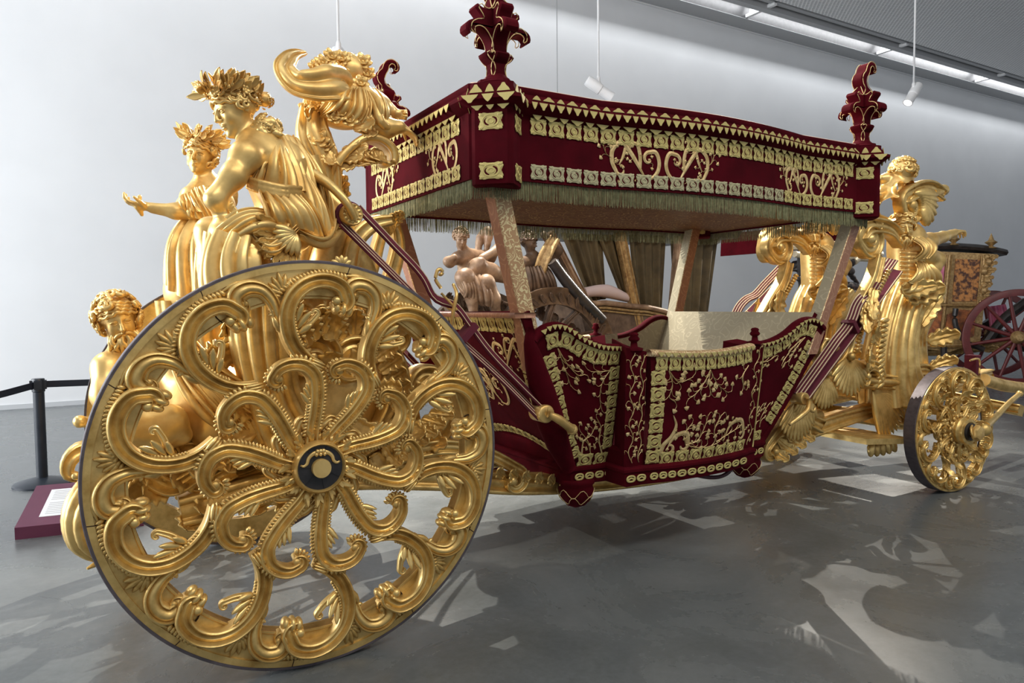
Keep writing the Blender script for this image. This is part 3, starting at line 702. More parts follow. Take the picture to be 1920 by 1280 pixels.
def arabesque(mb, f, cx, cz, s, mir=1, seed=1, half=False):
    """pair of running scrolls, mirrored about cx"""
    M = lambda pts: [(cx+mir*s*x, cz+s*y) for x, y in pts]
    a = curve_volute(M([(.52, -.42), (.30, -.44), (.10, -.28), (.04, -.02), (.16, .22), (.36, .20)]), .16*s, .7, -mir, 30, 18, .7); vine(mb, a, [.006, .012, .013, .010, .004], [(.55, 1), (.7, -1), (.8, 1), (.9, -1)], f, seed=seed)
    b = curve_volute(M([(.46, -.42), (.62, -.18), (.86, .16), (1.10, .40), (1.34, .22), (1.36, -.10), (1.24, -.34)]), .12*s, .45, -mir, 34, 12, .4); vine(mb, b, [.005, .013, .014, .013, .010, .005], [(.18, 1), (.3, -1), (.38, 1), (.5, -1), (.62, 1), (.72, -1), (.8, -1), (.9, 1)], f, seed=seed+1)
    c = curve_volute(M([(.60, -.2), (.60, .14), (.70, .38), (.84, .40)]), .07*s, .5, -mir, 18, 10, .4); vine(mb, c, [.011, .012, .010, .004], [(.5, 1), (.9, -1)], f, seed=seed+2)
    d = crv(M([(1.36, -.02), (1.52, .10), (1.60, .30)]), 10); vine(mb, d, .002, [(.4, 1), (.6, -1), (.95, 1), (.98, -1)], f, seed=seed+3, lw=.026)
    e = crv(M([(1.0, .26), (1.08, .02), (1.18, -.16)]), 10); vine(mb, e, [.010, .009, .003], [(.4, 1), (.6, -1), (.9, 1), (.95, -1)], f, seed=seed+4)
    g = crv(M([(.44, -.44), (.56, -.52), (.70, -.46)]), 8); vine(mb, g, .002, [(.9, 1)], f, seed=seed+5, lw=.012)
mb = MB()
arabesque(mb, fval, 2.10, 2.430, .235, 1, 3); arabesque(mb, fval, 2.07, 2.430, .235, -1, 9)
mb.obj('embroidered_scroll', EMBR, valance, smooth=False)
mb = MB(); arabesque(mb, fval, 3.50, 2.428, .235, 1, 4); arabesque(mb, fval, 3.48, 2.428, .20, -1, 5); mb.obj('embroidered_scroll', EMBR, valance, smooth=False)
for u, mr in ((.66, -1), (-.62, 1)):
    mb = MB(); arabesque(mb, fend, u, 2.43, .235, mr, 6); mb.obj('embroidered_scroll', EMBR, valance, smooth=False)

# fringe: thousands of hanging threads on all four sides
def fringe(name, pts, L, jit, sp=.0050):
    P = np.asarray(pts, float); d = np.concatenate([[0], np.cumsum(np.linalg.norm(np.diff(P, axis=0), axis=1))]); m = int(d[-1]/sp)
    s = np.linspace(0, d[-1], m); Q = np.stack([np.interp(s, d, P[:, k]) for k in range(3)], 1)
    T = np.gradient(Q, axis=0); T /= np.linalg.norm(T, axis=1)[:, None]; N = np.cross(T, (0, 0, 1)); w_ = sp*.46
    Ls = L*(1-NR.uniform(0, jit, m)); sway = NR.normal(0, .0028, (m, 1))*T+NR.normal(0, .002, (m, 1))*N; o = NR.uniform(-.003, .003, (m, 1))*N
    Z = V3(0, 0, -1)
    ringt = np.stack([Q-T*w_+o, Q+N*w_*1.4+o, Q+T*w_+o, Q-N*w_+o], 1); rm = ringt+(Z*(Ls*.5)[:, None]+sway*.3)[:, None]; rb = Q[:, None]+(ringt-Q[:, None])*.7+(Z*Ls[:, None]+sway)[:, None]
    V = np.stack([ringt, rm, rb], 1).reshape(-1, 3); f0 = grid_faces(3, 4, True); F = (f0[None]+12*np.arange(m)[:, None, None]).reshape(-1, 4)
    mb = MB().add(V, F); return mb.obj(name, FRINGE, coach)
L0 = np.column_stack([loop(-.016), np.full(len(loop(0)), ZV0+.006)]); fr = fringe('fringe', np.vstack([L0, L0[:1]]), .112, .13); tag(fr, kind='stuff')
fr['label'] = 'grey-green thread fringe under the valance'

# ---- finials: sawn velvet-covered boards with gold piping
def offset_poly(P, n): return crv(np.vstack([P, P[:1]]), n)[:-1]
def extrude(mb, P2, th, O, ex, ey, bev=.008, mi=0):
    P2 = np.asarray(P2, float); n = len(P2); T = np.roll(P2, -1, 0)-np.roll(P2, 1, 0); N = np.stack([T[:, 1], -T[:, 0]], 1); N /= np.linalg.norm(N, axis=1)[:, None]+1e-9
    area2 = np.sum(P2[:, 0]*np.roll(P2[:, 1], -1)-np.roll(P2[:, 0], -1)*P2[:, 1]); N *= np.sign(area2)
    nz = np.cross(ex, ey); rows = [(P2-N*bev, -th/2), (P2, -th/2+bev), (P2, th/2-bev), (P2-N*bev, th/2)]
    V = np.concatenate([O+L[:, :1]*ex+L[:, 1:]*ey+z*nz for L, z in rows]); mb.add(V, [grid_faces(4, n, True)[:, ::-1]], mi)
    from mathutils.geometry import tessellate_polygon
    tr = np.array(tessellate_polygon([[Vector((*p, 0)) for p in P2]])); mb.add(V, [tr, tr[:, ::-1]+3*n], mi)
LOWH = [(.055, 0), (.06, .025), (.045, .05), (.035, .09), (.045, .12), (.075, .145), (.088, .165), (.078, .185), (.055, .17), (.05, .19), (.048, .25), (.06, .29), (.085, .315), (.13, .325), (.155, .318), (.168, .295), (.16, .272), (.138, .27), (.145, .285)]
def finial(cx, cy, sx, sy, k):
    O = V3(cx, cy, ZV1+.115); ex = V3(1, 0, 0); ez = V3(0, 0, 1); ey2 = nrm(np.cross(ez, ex))
    # main board with the tall hooked crest
    right = [(.055, 0), (.065, .02), (.045, .045), (.032, .085), (.04, .118), (.072, .145), (.088, .172), (.07, .185), (.05, .172), (.045, .195), (.05, .24), (.075, .285), (.11, .315), (.145, .318), (.170, .300), (.165, .27), (.19, .285), (.188, .325), (.155, .352), (.11, .358), (.10, .385), (.125, .41), (.118, .44), (.09, .43), (.072, .47), (.03, .50), (.005, .52)]
    crest = [(-.005, .56), (.008, .60), (.03, .64), (.035, .665), (.055, .69), (.085, .685), (.09, .655), (.075, .645), (.105, .64), (.115, .675), (.10, .712), (.06, .728), (.02, .715), (-.01, .68), (-.025, .64), (-.055, .61), (-.07, .57), (-.06, .53), (-.03, .49), (-.04, .46)]
    left = [(-.07, .43), (-.1, .435), (-.125, .45), (-.14, .425), (-.12, .4), (-.105, .37), (-.15, .355), (-.188, .325), (-.19, .285), (-.165, .27), (-.170, .300), (-.145, .318), (-.11, .315), (-.075, .285), (-.05, .24), (-.045, .195), (-.05, .172), (-.07, .185), (-.088, .172), (-.072, .145), (-.04, .118), (-.032, .085), (-.045, .045), (-.065, .02), (-.055, 0)]
    mb = MB(); pa = offset_poly(np.array(right+crest+left)*[1, .86], 150); extrude(mb, pa, .085, O, ex, ez)
    pb = offset_poly(np.array(right+[(0, .53)]+left)*[.9, .86], 110); extrude(mb, pb, .085, O, ey2, ez)
    lathe(mb, [(.10, -.02), (.105, .0), (.085, .012), (.07, .03), (.05, .05), (.0, .05)], O, k=24)
    fo = mb.obj('finial', VELVET, coach, angle=40)
    mb = MB()
    for e_, p_ in ((ex, pa), (ey2, pb)):
        nz = np.cross(e_, ez)
        for s in (-1, 1):
            c = p_*[.86, 1]; c = np.vstack([c, c[:1]]); tube(mb, O+c[:, :1]*e_+c[:, 1:]*ez+s*nz*.043, .0028, k=5, resamp=False, caps=False)
    mb.obj('finial_piping', EMBR, fo)
for k, c in enumerate(CORN): finial(*c, k)

# ---- posts: flared brocade square posts, rust lining on the inner faces
RUSTB = damask('brocade_rust', (.36, .17, .10), (.46, .25, .15), 9, thr=.85)
PT = [((1.055, -.745), (1.27, -.705)), ((4.215, -.745), (3.80, -.745)), ((1.055, .745), (1.30, .705)), ((4.0, .745), (3.77, .745))]
for k, ((xt, yt), (xb, yb)) in enumerate(PT):
    mb = MB(); a = .052
    for i, (f_, mi) in enumerate((((-a, -a), 0), ((a, -a), 0), ((a, a), 1), ((-a, a), 0))): pass
    zb, zt = 1.22, 2.36
    dx = (xt-xb)/(2.29-1.48); x0 = xb+dx*(zb-1.48); x1 = xb+dx*(zt-1.48); dy = (yt-yb)/(2.29-1.48); y0 = yb+dy*(zb-1.48); y1 = yb+dy*(zt-1.48)
    sqp = np.array([(-a, -a*.9), (-a*.9, -a), (a*.9, -a), (a, -a*.9), (a, a*.9), (a*.9, a), (-a*.9, a), (-a, a*.9)])
    V = np.concatenate([np.column_stack([sqp+[x0, y0], np.full(8, zb)]), np.column_stack([sqp+[x1, y1], np.full(8, zt)])])
    F = grid_faces(2, 8, True)[:, ::-1]
    mb.add(V, [cap(range(8), True), cap(range(8, 16))])
    for j in range(8): mb.add(V, F[j:j+1], ({0: (0, 1), 1: (1, 2), 2: (1, 1), 3: (1, 2)}[k])[1 if j == 7 else 0] if j in (1, 7) else 0)
    o = mb.obj('canopy_post', [BROCADE, RUSTB, BROCADE_GR], coach, smooth=False)
# ------------------------------------------------------------------ body of the coach
def slab(name, fn, nu, nv, th, mats, parent=coach, angle=40, flip=False):
    """curved wall: outer face fn(u, v), inner face offset by th; mats = [outside, inside]"""
    u = np.linspace(0, 1, nu); v = np.linspace(0, 1, nv); A = np.array([[fn(a, b) for b in v] for a in u])
    du = np.gradient(A, axis=0); dv = np.gradient(A, axis=1); N = np.cross(du, dv); N /= np.linalg.norm(N, axis=2)[..., None]+1e-12
    if flip: N = -N
    B = A-N*th; mb = MB(); n = nu*nv; F = grid_faces(nu, nv)
    E0 = [(i*nv, (i+1)*nv) for i in range(nu-1)]; E1 = [(i*nv+nv-1, (i+1)*nv+nv-1) for i in range(nu-1)]; E2 = [(j, j+1) for j in range(nv-1)]; E3 = [((nu-1)*nv+j, (nu-1)*nv+j+1) for j in range(nv-1)]
    V = np.concatenate([A.reshape(-1, 3), B.reshape(-1, 3)]); o = 1 if not flip else -1
    q = lambda E: np.array([[a, b, b+n, a+n] for a, b in E])
    mb.add(V, [F[:, ::o], q(E0)[:, ::-o], q(E1)[:, ::o], q(E2)[:, ::o], q(E3)[:, ::-o]], 0); mb.n -= len(V); mb.v.pop(); mb.add(V, [F[:, ::-o]+n], 1)
    return mb.obj(name, mats, parent, angle=angle)
ip = lambda x, xs, ys: float(np.interp(x, xs, ys))
sm = lambda x: x*x*(3-2*x)
ZE = crv([(0, 1.40), (.10, 1.455), (.22, 1.476), (.36, 1.455), (.5, 1.40), (.7, 1.352), (1.0, 1.332)], 60)
def zear(u):  # top of the rear side panel
    return float(np.interp(u, ZE[:, 0], ZE[:, 1]))
def f_left(u, v, s=-1):
    xl = 1.685-.43*v**.85; xr = 1.955-.075*v; return V3(xl+(xr-xl)*u, s*(.60+.22*v**.85+.015*math.sin(math.pi*u)), .60+v*(zear(u)-.60))
def f_right(u, v, s=-1):
    xl = 3.02+.0*v; xr = 3.25+.53*v**.9; return V3(xl+(xr-xl)*u, s*(.66+.145*v), .60+v*(zear(1-u)-.035*(1-u)-.60))
def f_door(u, v, s=-1):
    xl = 2.05-.03*v; xr = 2.93-.03*v; b = math.sin(math.pi*u); return V3(xl+(xr-xl)*u, s*(.815+.095*v+.05*b+.02*math.sin(math.pi*v)), .60+v*(1.300-.022*b+.006*u-.60))
def f_pil(u, v, s=-1): return V3(1.905-.075*v+(.145+.01*v)*u, s*(.80+.115*v+.015*math.sin(math.pi*u)), .60+v*(1.345-.03*u-.60))
def f_pil2(u, v, s=-1): return V3(2.93-.03*v+(.105+.03*v)*u, s*(.80+.095*v), .60+v*(1.305+.01*u-.60))
def f_rear(u, v):
    y = (-.575-.215*v)+(1.15+.43*v)*u; c = math.sin(math.pi*u); return V3(1.64-.44*v**.85-.05*c*math.sin(math.pi*v), y, .62+.10*c*(1-v)+v*(1.545-.62))
def f_front(u, v): y = (-.63-.13*v)+(1.26+.26*v)*u; return V3(3.27+.50*v, y, .60+v*(1.50-.60))
bodyp = {}
for s in (-1, 1):
    lb = None
    for nm, fn, nu, nv in (('side_panel', f_left, 22, 10), ('pilaster', f_pil, 6, 8), ('door', f_door, 18, 10), ('pilaster', f_pil2, 6, 8), ('side_panel', f_right, 22, 10)):
        inner = BROCADE_GR if nm != 'door' else BROCADE
        o = slab(nm, (lambda u, v, f=fn: f(u, v, s)), nu, nv, .055 if 'pil' not in nm else .24, [VELVET, inner], flip=(s > 0))
        if s < 0: bodyp[fn.__name__] = o
bodyp['f_left']['label'] = 'crimson velvet panel behind the door with lace border'
bodyp['f_right']['label'] = 'crimson velvet panel ahead of the door with lace border'
bodyp['f_door']['label'] = 'crimson velvet door with embroidered vines'
rear = slab('rear_panel', f_rear, 20, 10, .055, [VELVET, BROCADE_GR], flip=True)
front = slab('front_panel', f_front, 12, 8, .05, [VELVET, BROCADE_GR], flip=False)
# brocade ledge along the rear panel
mb = MB(); P = [f_rear(u, 1.0)+V3(.02, 0, .0) for u in np.linspace(.0, 1, 14)]; sweep(mb, P, (0, 0, 1), .07, [(-1, 0), (-.95, .8), (.95, .8), (1, 0)], .012, .02, n=20); mb.obj('rear_ledge', RUSTB, coach)
# rolled top edge of door and panels: velvet roll with brocade strip
for fn, nm in ((f_door, 'door'), (f_left, 'panel'), (f_right, 'panel')):
    for s in (-1, 1):
        mb = MB(); P = [fn(u, 1.0, s)+V3(0, -s*.022, .004) for u in np.linspace(0, 1, 24)]
        sweep(mb, P, (0, 0, 1), .040, ROUND, .022, .02, n=30); mb.obj('top_rail', [BROCADE if nm == 'door' else VELVET], coach)
# corner rolls
for s in (-1, 1):
    mb = MB(); P = [V3(1.64, s*.60, .60), V3(1.50, s*.665, .82), V3(1.365, s*.735, 1.10), V3(1.275, s*.785, 1.30), V3(1.235, s*.81, 1.425), V3(1.245, s*.81, 1.47)]
    tube(mb, P, [.045, .07, .085, .075, .055, .02], n=24, k=14); mb.obj('corner_roll', VELVET, coach)
    mb = MB(); P = [V3(3.30, s*.64, .60), V3(3.47, s*.68, .85), V3(3.66, s*.72, 1.15), V3(3.81, s*.77, 1.41), V3(3.81, s*.77, 1.45)]
    tube(mb, P, [.03, .035, .04, .04, .02], n=24, k=14); mb.obj('corner_roll', VELVET, coach)
    for (x, y) in ((1.90, .90), (2.965, .87)):
        mb = MB(); lathe(mb, [(.05, 0), (.055, .012), (.022, .022), (.018, .05), (.03, .058), (.034, .068), (.022, .085), (.028, .092), (.02, .104), (.0, .108)], (x, s*y, 1.325), k=18); mb.obj('knob', VELVET, coach)
# floor and stepped plinth
PL = np.array([(1.60, -.56), (1.64, -.62), (1.885, -.645), (1.885, -.83), (2.04, -.845), (2.06, -.85), (2.25, -.885), (2.49, -.90), (2.73, -.885), (2.92, -.845), (2.95, -.83), (3.03, -.82), (3.035, -.72), (3.28, -.69), (3.30, -.6)])
PLA = np.concatenate([PL, PL[::-1]*[1, -1]])
def pl_off(o):
    T = np.roll(PLA, -1, 0)-np.roll(PLA, 1, 0); N = np.stack([T[:, 1], -T[:, 0]], 1); N /= np.linalg.norm(N, axis=1)[:, None]+1e-9; return PLA+N*o
mb = MB(); loft(mb, [(pl_off(-.05), .485), (pl_off(-.005), .50), (pl_off(.0), .515), (pl_off(.0), .575), (pl_off(.012), .585), (pl_off(.012), .60), (pl_off(-.01), .612)]); plinth = mb.obj('plinth', VELVET, coach, angle=30)

mb = MB(); loft(mb, [(pl_off(-.04), .56), (pl_off(-.03), .70), (pl_off(-.06), .72)]); mb.obj('floor_tray', VELVET, coach, angle=30)
# ---- lace along the panel borders
def surf_frame(fn, u, v, s=-1):
    e = 1e-3; p = fn(u, v); du = (fn(min(u+e, 1), v)-fn(max(u-e, 0), v)); dv = (fn(u, min(v+e, 1))-fn(u, max(v-e, 0)))
    return p, du, dv, nrm(np.cross(du, dv))
def lace_path(par, fn, uv, size, me=MOT, gap=1.0, n=None):
    """motifs laid end to end along a path in the (u, v) of a panel"""
    uv = np.asarray(uv, float); uvs = crv(uv, 80) if len(uv) > 2 else np.linspace(uv[0], uv[1], 80); P = np.array([fn(*q) for q in uvs])
    d = np.concatenate([[0], np.cumsum(np.linalg.norm(np.diff(P, axis=0), axis=1))]); n = n or max(1, int(round(d[-1]/(size*1.02)))); st = d[-1]/n
    for k in range(n):
        s_ = (k+.5)*st; q = np.array([np.interp(s_, d, uvs[:, 0]), np.interp(s_, d, uvs[:, 1])]); p, du, dv, N = surf_frame(fn, *q)
        a = np.array([np.interp(max(s_-st*.4, 0), d, P[:, j]) for j in range(3)]); b = np.array([np.interp(min(s_+st*.4, d[-1]), d, P[:, j]) for j in range(3)])
        place('lace_motif', me, par, p+N*.004, b-a, N, st*.96*gap, size, size*.5)
F = bodyp['f_left']
lace_path(F, f_left, [(.09, .915), (.30, .918), (.55, .92), (.97, .93)], .098)
lace_path(F, f_left, [(.09, .85), (.08, .55), (.07, .25), (.10, .07)], .090)
lace_path(F, f_left, [(.91, .86), (.88, .50), (.84, .14)], .084)
lace_path(F, f_left, [(.10, .055), (.86, .055)], .094, n=2)
F = bodyp['f_right']
lace_path(F, f_right, [(.03, .92), (.5, .925), (.93, .92)], .095)
lace_path(F, f_right, [(.93, .85), (.93, .5), (.90, .16)], .088)
lace_path(F, f_right, [(.04, .06), (.92, .06)], .080, n=2)
F = bodyp['f_door']
lace_path(F, f_door, [(.03, .925), (.5, .93), (.985, .93)], .098, n=9)
lace_path(F, f_door, [(.055, .865), (.055, .02)], .105, n=6)
lace_path(F, f_door, [(.11, .06), (.5, .058), (.985, .06)], .098, n=7)
# rear panel lace
lace_path(rear, lambda u, v: f_rear(1-u, v), [(.06, .93), (.94, .93)], .10)
for a_, b_ in ((.05, .09), (.95, .91)): lace_path(rear, lambda u, v: f_rear(1-u, v), [(a_, .86), (b_, .04)], .085)
lace_path(rear, lambda u, v: f_rear(1-u, v), [(.12, .05), (.5, .045), (.88, .05)], .085)
# scallops along the top rails
for fn, x0, x1, n in ((f_door, .04, .99, 17), (f_left, .06, .98, 17), (f_right, .04, .95, 16)):
    par = bodyp[fn.__name__]; e = np.linspace(x0, x1, n+1)
    for k in range(n):
        pa, pb = fn(e[k], 1.0), fn(e[k+1], 1.0); d = pb-pa; N = nrm(np.cross(d, (0, 0, 1))); p = (pa+pb)/2+N*.022+V3(0, 0, .010)
        link('lace_drop', DROP, par, mtx=Matrix(np.column_stack([np.append(d, 0), np.append(-N*.05, 0), (0, 0, .030, 0), np.append(p, 1)]).tolist()))
# oval lace links on the plinth
def link_mesh():
    mb = MB(); a = np.linspace(0, 2*np.pi, 25); r = 1+.0*a; p = np.stack([.42*np.sign(np.cos(a))*np.abs(np.cos(a))**.7, .34*np.sin(a), 0*a], 1); tube(mb, p, .12, k=6, resamp=False, caps=False)
    tube(mb, [(-.32, -.12, .02), (0, .08, .04), (.32, -.1, .02)], .09, n=8, k=6); return mb.mesh('lace_link', LACE, True)
LNK = link_mesh()
for x0, y0, x1, y1, n in ((1.66, -.626, 1.95, -.645, 4), (1.89, -.834, 2.04, -.847, 2), (2.06, -.852, 2.25, -.886, 3), (2.25, -.888, 2.49, -.902, 3), (2.49, -.902, 2.73, -.888, 3), (2.73, -.888, 2.92, -.85, 2), (3.04, -.722, 3.27, -.694, 3), (1.60, -.50, 1.60, -.40, 1)):
    for k in range(n):
        t = (k+.5)/n; d = V3(x1-x0, y1-y0, 0); p = V3(x0, y0, .545)+d*t; N = nrm(np.cross(d, (0, 0, 1))); place('lace_link', LNK, plinth, p+N*.004, d, N, np.linalg.norm(d)/n*.86, .050, .022)
# pendants at the corners of the plinth
for x, y in ((1.72, -.56), (3.18, -.60), (1.72, .56), (3.18, .60)):
    mb = MB(); lathe(mb, [(.0, -.150), (.018, -.145), (.06, -.128), (.100, -.078), (.112, -.03), (.104, .0), (.118, .016), (.112, .04), (.0, .04)], (x, y, .485), k=26, lobes=6, lam=.03); pd = mb.obj('pendant', VELVET, coach)
    mb = MB()
    for j in range(6):
        a = np.linspace(0, 2*np.pi, 40); rr = .0795+.002*np.cos(a*6); tt = -.03+.018*np.sin(a*6+j) - .01*j
        if j in (0, 3): R_ = np.interp(tt*1.45, [-.15, -.128, -.078, -.03, 0], [.0, .062, .104, .116, .11])+.003; tube(mb, np.stack([x+R_*np.cos(a), y+R_*np.sin(a), .485+tt*1.45], 1), .0022, k=5, resamp=False, caps=False)
    mb.obj('pendant_cord', EMBR, pd)
# ---- embroidered vines
def sprig(mb, fn, pts, seed, n=6, w=(.004, .002), lw=.02):
    """a wandering stem in metres on the panel: pts are (u, v) pairs"""
    p, du, dv, N = surf_frame(fn, *pts[0]); su = np.linalg.norm(fn(.6, .5)-fn(.4, .5))/.2; sv = np.linalg.norm(fn(.5, .6)-fn(.5, .4))/.2
    g = lambda a, b: fn(min(max(a/su, 0), 1), min(max(b/sv, 0), 1))+N*.003
    q = random.Random(seed); P = crv([(a*su, b*sv) for a, b in pts], 26)
    vine(mb, P, w, [(.12+.86*k/(n-1), 1 if k % 2 else -1) for k in range(n)], g, seed=seed, lw=lw)
def vines(par, fn, lst, lw=.02):
    for k, (pts, n, wd) in enumerate(lst):
        mb = MB(); sprig(mb, fn, pts, 17*k+len(pts), n, wd, lw); mb.obj('embroidered_vine', EMBR, par, smooth=False)
T = (.003, .0018)
vines(bodyp['f_left'], f_left, [([(.20, .86), (.30, .74), (.40, .70), (.50, .74)], 7, T), ([(.20, .86), (.24, .72), (.28, .60)], 6, T), ([(.84, .82), (.74, .72), (.70, .55), (.73, .47)], 8, T), ([(.84, .82), (.70, .80), (.58, .78)], 5, T),
      ([(.25, .10), (.34, .20), (.50, .26), (.62, .36)], 8, (.006, .002)), ([(.72, .10), (.66, .22), (.70, .34), (.62, .42)], 7, (.006, .002)), ([(.45, .10), (.42, .2), (.30, .28)], 5, T)], .030)
vines(bodyp['f_right'], f_right, [([(.10, .84), (.18, .74), (.14, .62), (.16, .55)], 7, T), ([(.10, .84), (.26, .82), (.38, .84)], 5, T), ([(.82, .86), (.66, .78), (.58, .70)], 6, T), ([(.82, .86), (.74, .76), (.72, .66)], 6, T),
      ([(.20, .12), (.26, .26), (.20, .36)], 7, T), ([(.45, .12), (.40, .26), (.48, .36)], 7, T), ([(.70, .13), (.60, .22), (.66, .32)], 5, T)], .028)
vines(bodyp['f_door'], f_door, [([(.50, .86), (.44, .74), (.36, .64), (.30, .60)], 8, T), ([(.50, .86), (.56, .74), (.64, .66), (.70, .62)], 8, T), ([(.5, .86), (.49, .72), (.52, .62)], 6, T), ([(.14, .86), (.22, .76), (.34, .80)], 6, T), ([(.14, .86), (.17, .72), (.15, .62), (.20, .58)], 7, T),
      ([(.94, .84), (.86, .74), (.90, .62)], 6, T), ([(.32, .17), (.42, .20), (.48, .34), (.50, .44)], 9, T), ([(.32, .17), (.30, .28), (.36, .38)], 6, T), ([(.62, .16), (.58, .28), (.64, .42)], 7, T), ([(.62, .16), (.76, .22), (.88, .26)], 7, T), ([(.32, .17), (.44, .13), (.58, .13), (.66, .16)], 8, T)], .034)
def bigscroll(par, fn, pts, mir):
    mb = MB(); su = np.linalg.norm(fn(.6, .5)-fn(.4, .5))/.2; sv = np.linalg.norm(fn(.5, .6)-fn(.5, .4))/.2; p, du, dv, N = surf_frame(fn, .3, .3)
    P = curve_volute([(a*su, b*sv) for a, b in pts], .035, .55, mir, 30, 14, .5); g = lambda a, b: fn(min(max(a/su, 0), 1), min(max(b/sv, 0), 1))+N*.003
    vine(mb, P, [.003, .014, .016, .013, .006], [(.3, 1), (.5, -1), (.65, 1)], g, seed=4, lw=.024); mb.obj('embroidered_scroll', EMBR, par, smooth=False)
bigscroll(bodyp['f_door'], f_door, [(.19, .46), (.22, .36), (.19, .26), (.13, .18), (.12, .11), (.18, .10)], 1)
bigscroll(bodyp['f_door'], f_door, [(.16, .14), (.22, .26), (.32, .28), (.34, .18)], -1)
bigscroll(bodyp['f_door'], f_door, [(.70, .16), (.76, .30), (.90, .32), (.95, .20)], -1)
# climbing vines on the pilasters
def climb(par, fn, u0, amp, seed):
    mb = MB(); v = np.linspace(.05, .97, 60); uv = np.stack([u0+amp*np.sin(v*26+seed), v], 1); su = .15; sv = .75; N = surf_frame(fn, .5, .5)[3]
    g = lambda a, b: fn(min(max(a/su, 0), 1), min(max(b/sv, 0), 1))+N*.003
    vine(mb, uv*[su, sv], .0028, [((k+.5)/17, 1 if k % 2 else -1) for k in range(17)], g, seed=seed, lw=.026); mb.obj('embroidered_vine', EMBR, par, smooth=False)
climb(bodyp['f_pil'], f_pil, .26, .10, 1); climb(bodyp['f_pil'], f_pil, .72, .10, 2); climb(bodyp['f_pil2'], f_pil2, .5, .16, 3)
mb = MB()
for u in (.06, .94): tube(mb, [f_pil2(u, v)+V3(0, -.003, 0) for v in np.linspace(0.02, 1, 12)], .005, n=20, k=6)
mb.obj('pilaster_piping', LACE, bodyp['f_pil2'])
# rear panel embroidery
for k, (u0, mr) in enumerate(((.28, 1), (.72, -1))):
    fr_ = lambda a, b: f_rear(1-min(max(a/1.4, 0), 1), min(max(b/.95, 0), 1))+V3(-.004, 0, 0)
    mb = MB(); arabesque(mb, fr_, u0*1.4, .42, .30, mr, 30+k); mb.obj('embroidered_scroll', EMBR, rear, smooth=False)
    mb = MB(); arabesque(mb, fr_, u0*1.4, .70, .24, -mr, 40+k); mb.obj('embroidered_scroll', EMBR, rear, smooth=False)
# front wheels
wheel('front_wheel', (5.33, -.93, .525), .583, rz=math.radians(-4), phase=-80, label='smaller carved gilded wheel at the near front', joints=False, front=True)
wheel('front_wheel', (5.33, .93, .525), .583, rz=math.pi-math.radians(4), phase=-80, label='smaller carved gilded wheel at the far front', joints=False, front=True)
# ------------------------------------------------------------------ carved figures
def q(px, py, y): return at(px, py, y=y)
def qs(*pts): return [q(*p) for p in pts]
def bounds(pts, m): P = np.array(pts); return P.min(0)-m, P.max(0)+m

def head(s, c, fwd, up, h, k=.4):
    """skull, jaw, brow, nose, eyes and lips; h = chin to crown"""
    f = nrm(fwd); u = nrm(np.asarray(up)-f*np.dot(f, up)); r = np.cross(f, u); c = np.asarray(c, float)
    p = lambda a, b, d: c+h*(a*f+b*r+d*u); ax = lambda a, b, d: np.array([f*a, r*b, u*d])*h
    K = h*.08
    s.ell(p(-.04, 0, .12), ax(.42, .34, .38), K); s.ell(p(.14, 0, -.12), ax(.25, .255, .36), K); s.ell(p(.20, 0, -.34), ax(.15, .16, .14), K); s.ell(p(.31, 0, -.42), ax(.075, .085, .07), h*.05)
    for b in (-1, 1):
        s.ell(p(.25, b*.14, -.10), ax(.12, .11, .13), h*.06)
        s.ell(p(.39, b*.125, .045), ax(.065, .078, .058), h*.03, sub=True)
        s.ell(p(.325, b*.12, .035), ax(.06, .068, .046), h*.012)
        s.cone(p(.37, b*.05, .10), p(.31, b*.21, .11), h*.028, h*.022, h*.03)
        s.ell(p(-.05, b*.335, -.02), ax(.07, .03, .11), h*.03)
    s.cone(p(.375, 0, .10), p(.475, 0, -.105), h*.030, h*.050, h*.035)
    for b in (-1, 1): s.ell(p(.425, b*.042, -.125), ax(.045, .030, .030), h*.02)
    for b in (-1, 1):
        s.tubes.append(([p(.375, b*.055, .035), p(.395, b*.10, .070), p(.385, b*.155, .066), p(.335, b*.205, .030)], [h*.008, h*.014, h*.013, h*.008])); s.tubes.append(([p(.375, b*.06, .025), p(.385, b*.11, .002), p(.372, b*.16, .003), p(.335, b*.20, .025)], [h*.006, h*.010, h*.010, h*.006]))
    s.ell(p(.390, 0, -.225), ax(.040, .085, .022), h*.015); s.ell(p(.382, 0, -.275), ax(.042, .070, .026), h*.015)
    s.ell(p(.40, 0, -.25), ax(.03, .09, .008), h*.012, sub=True)
    return f, r, u

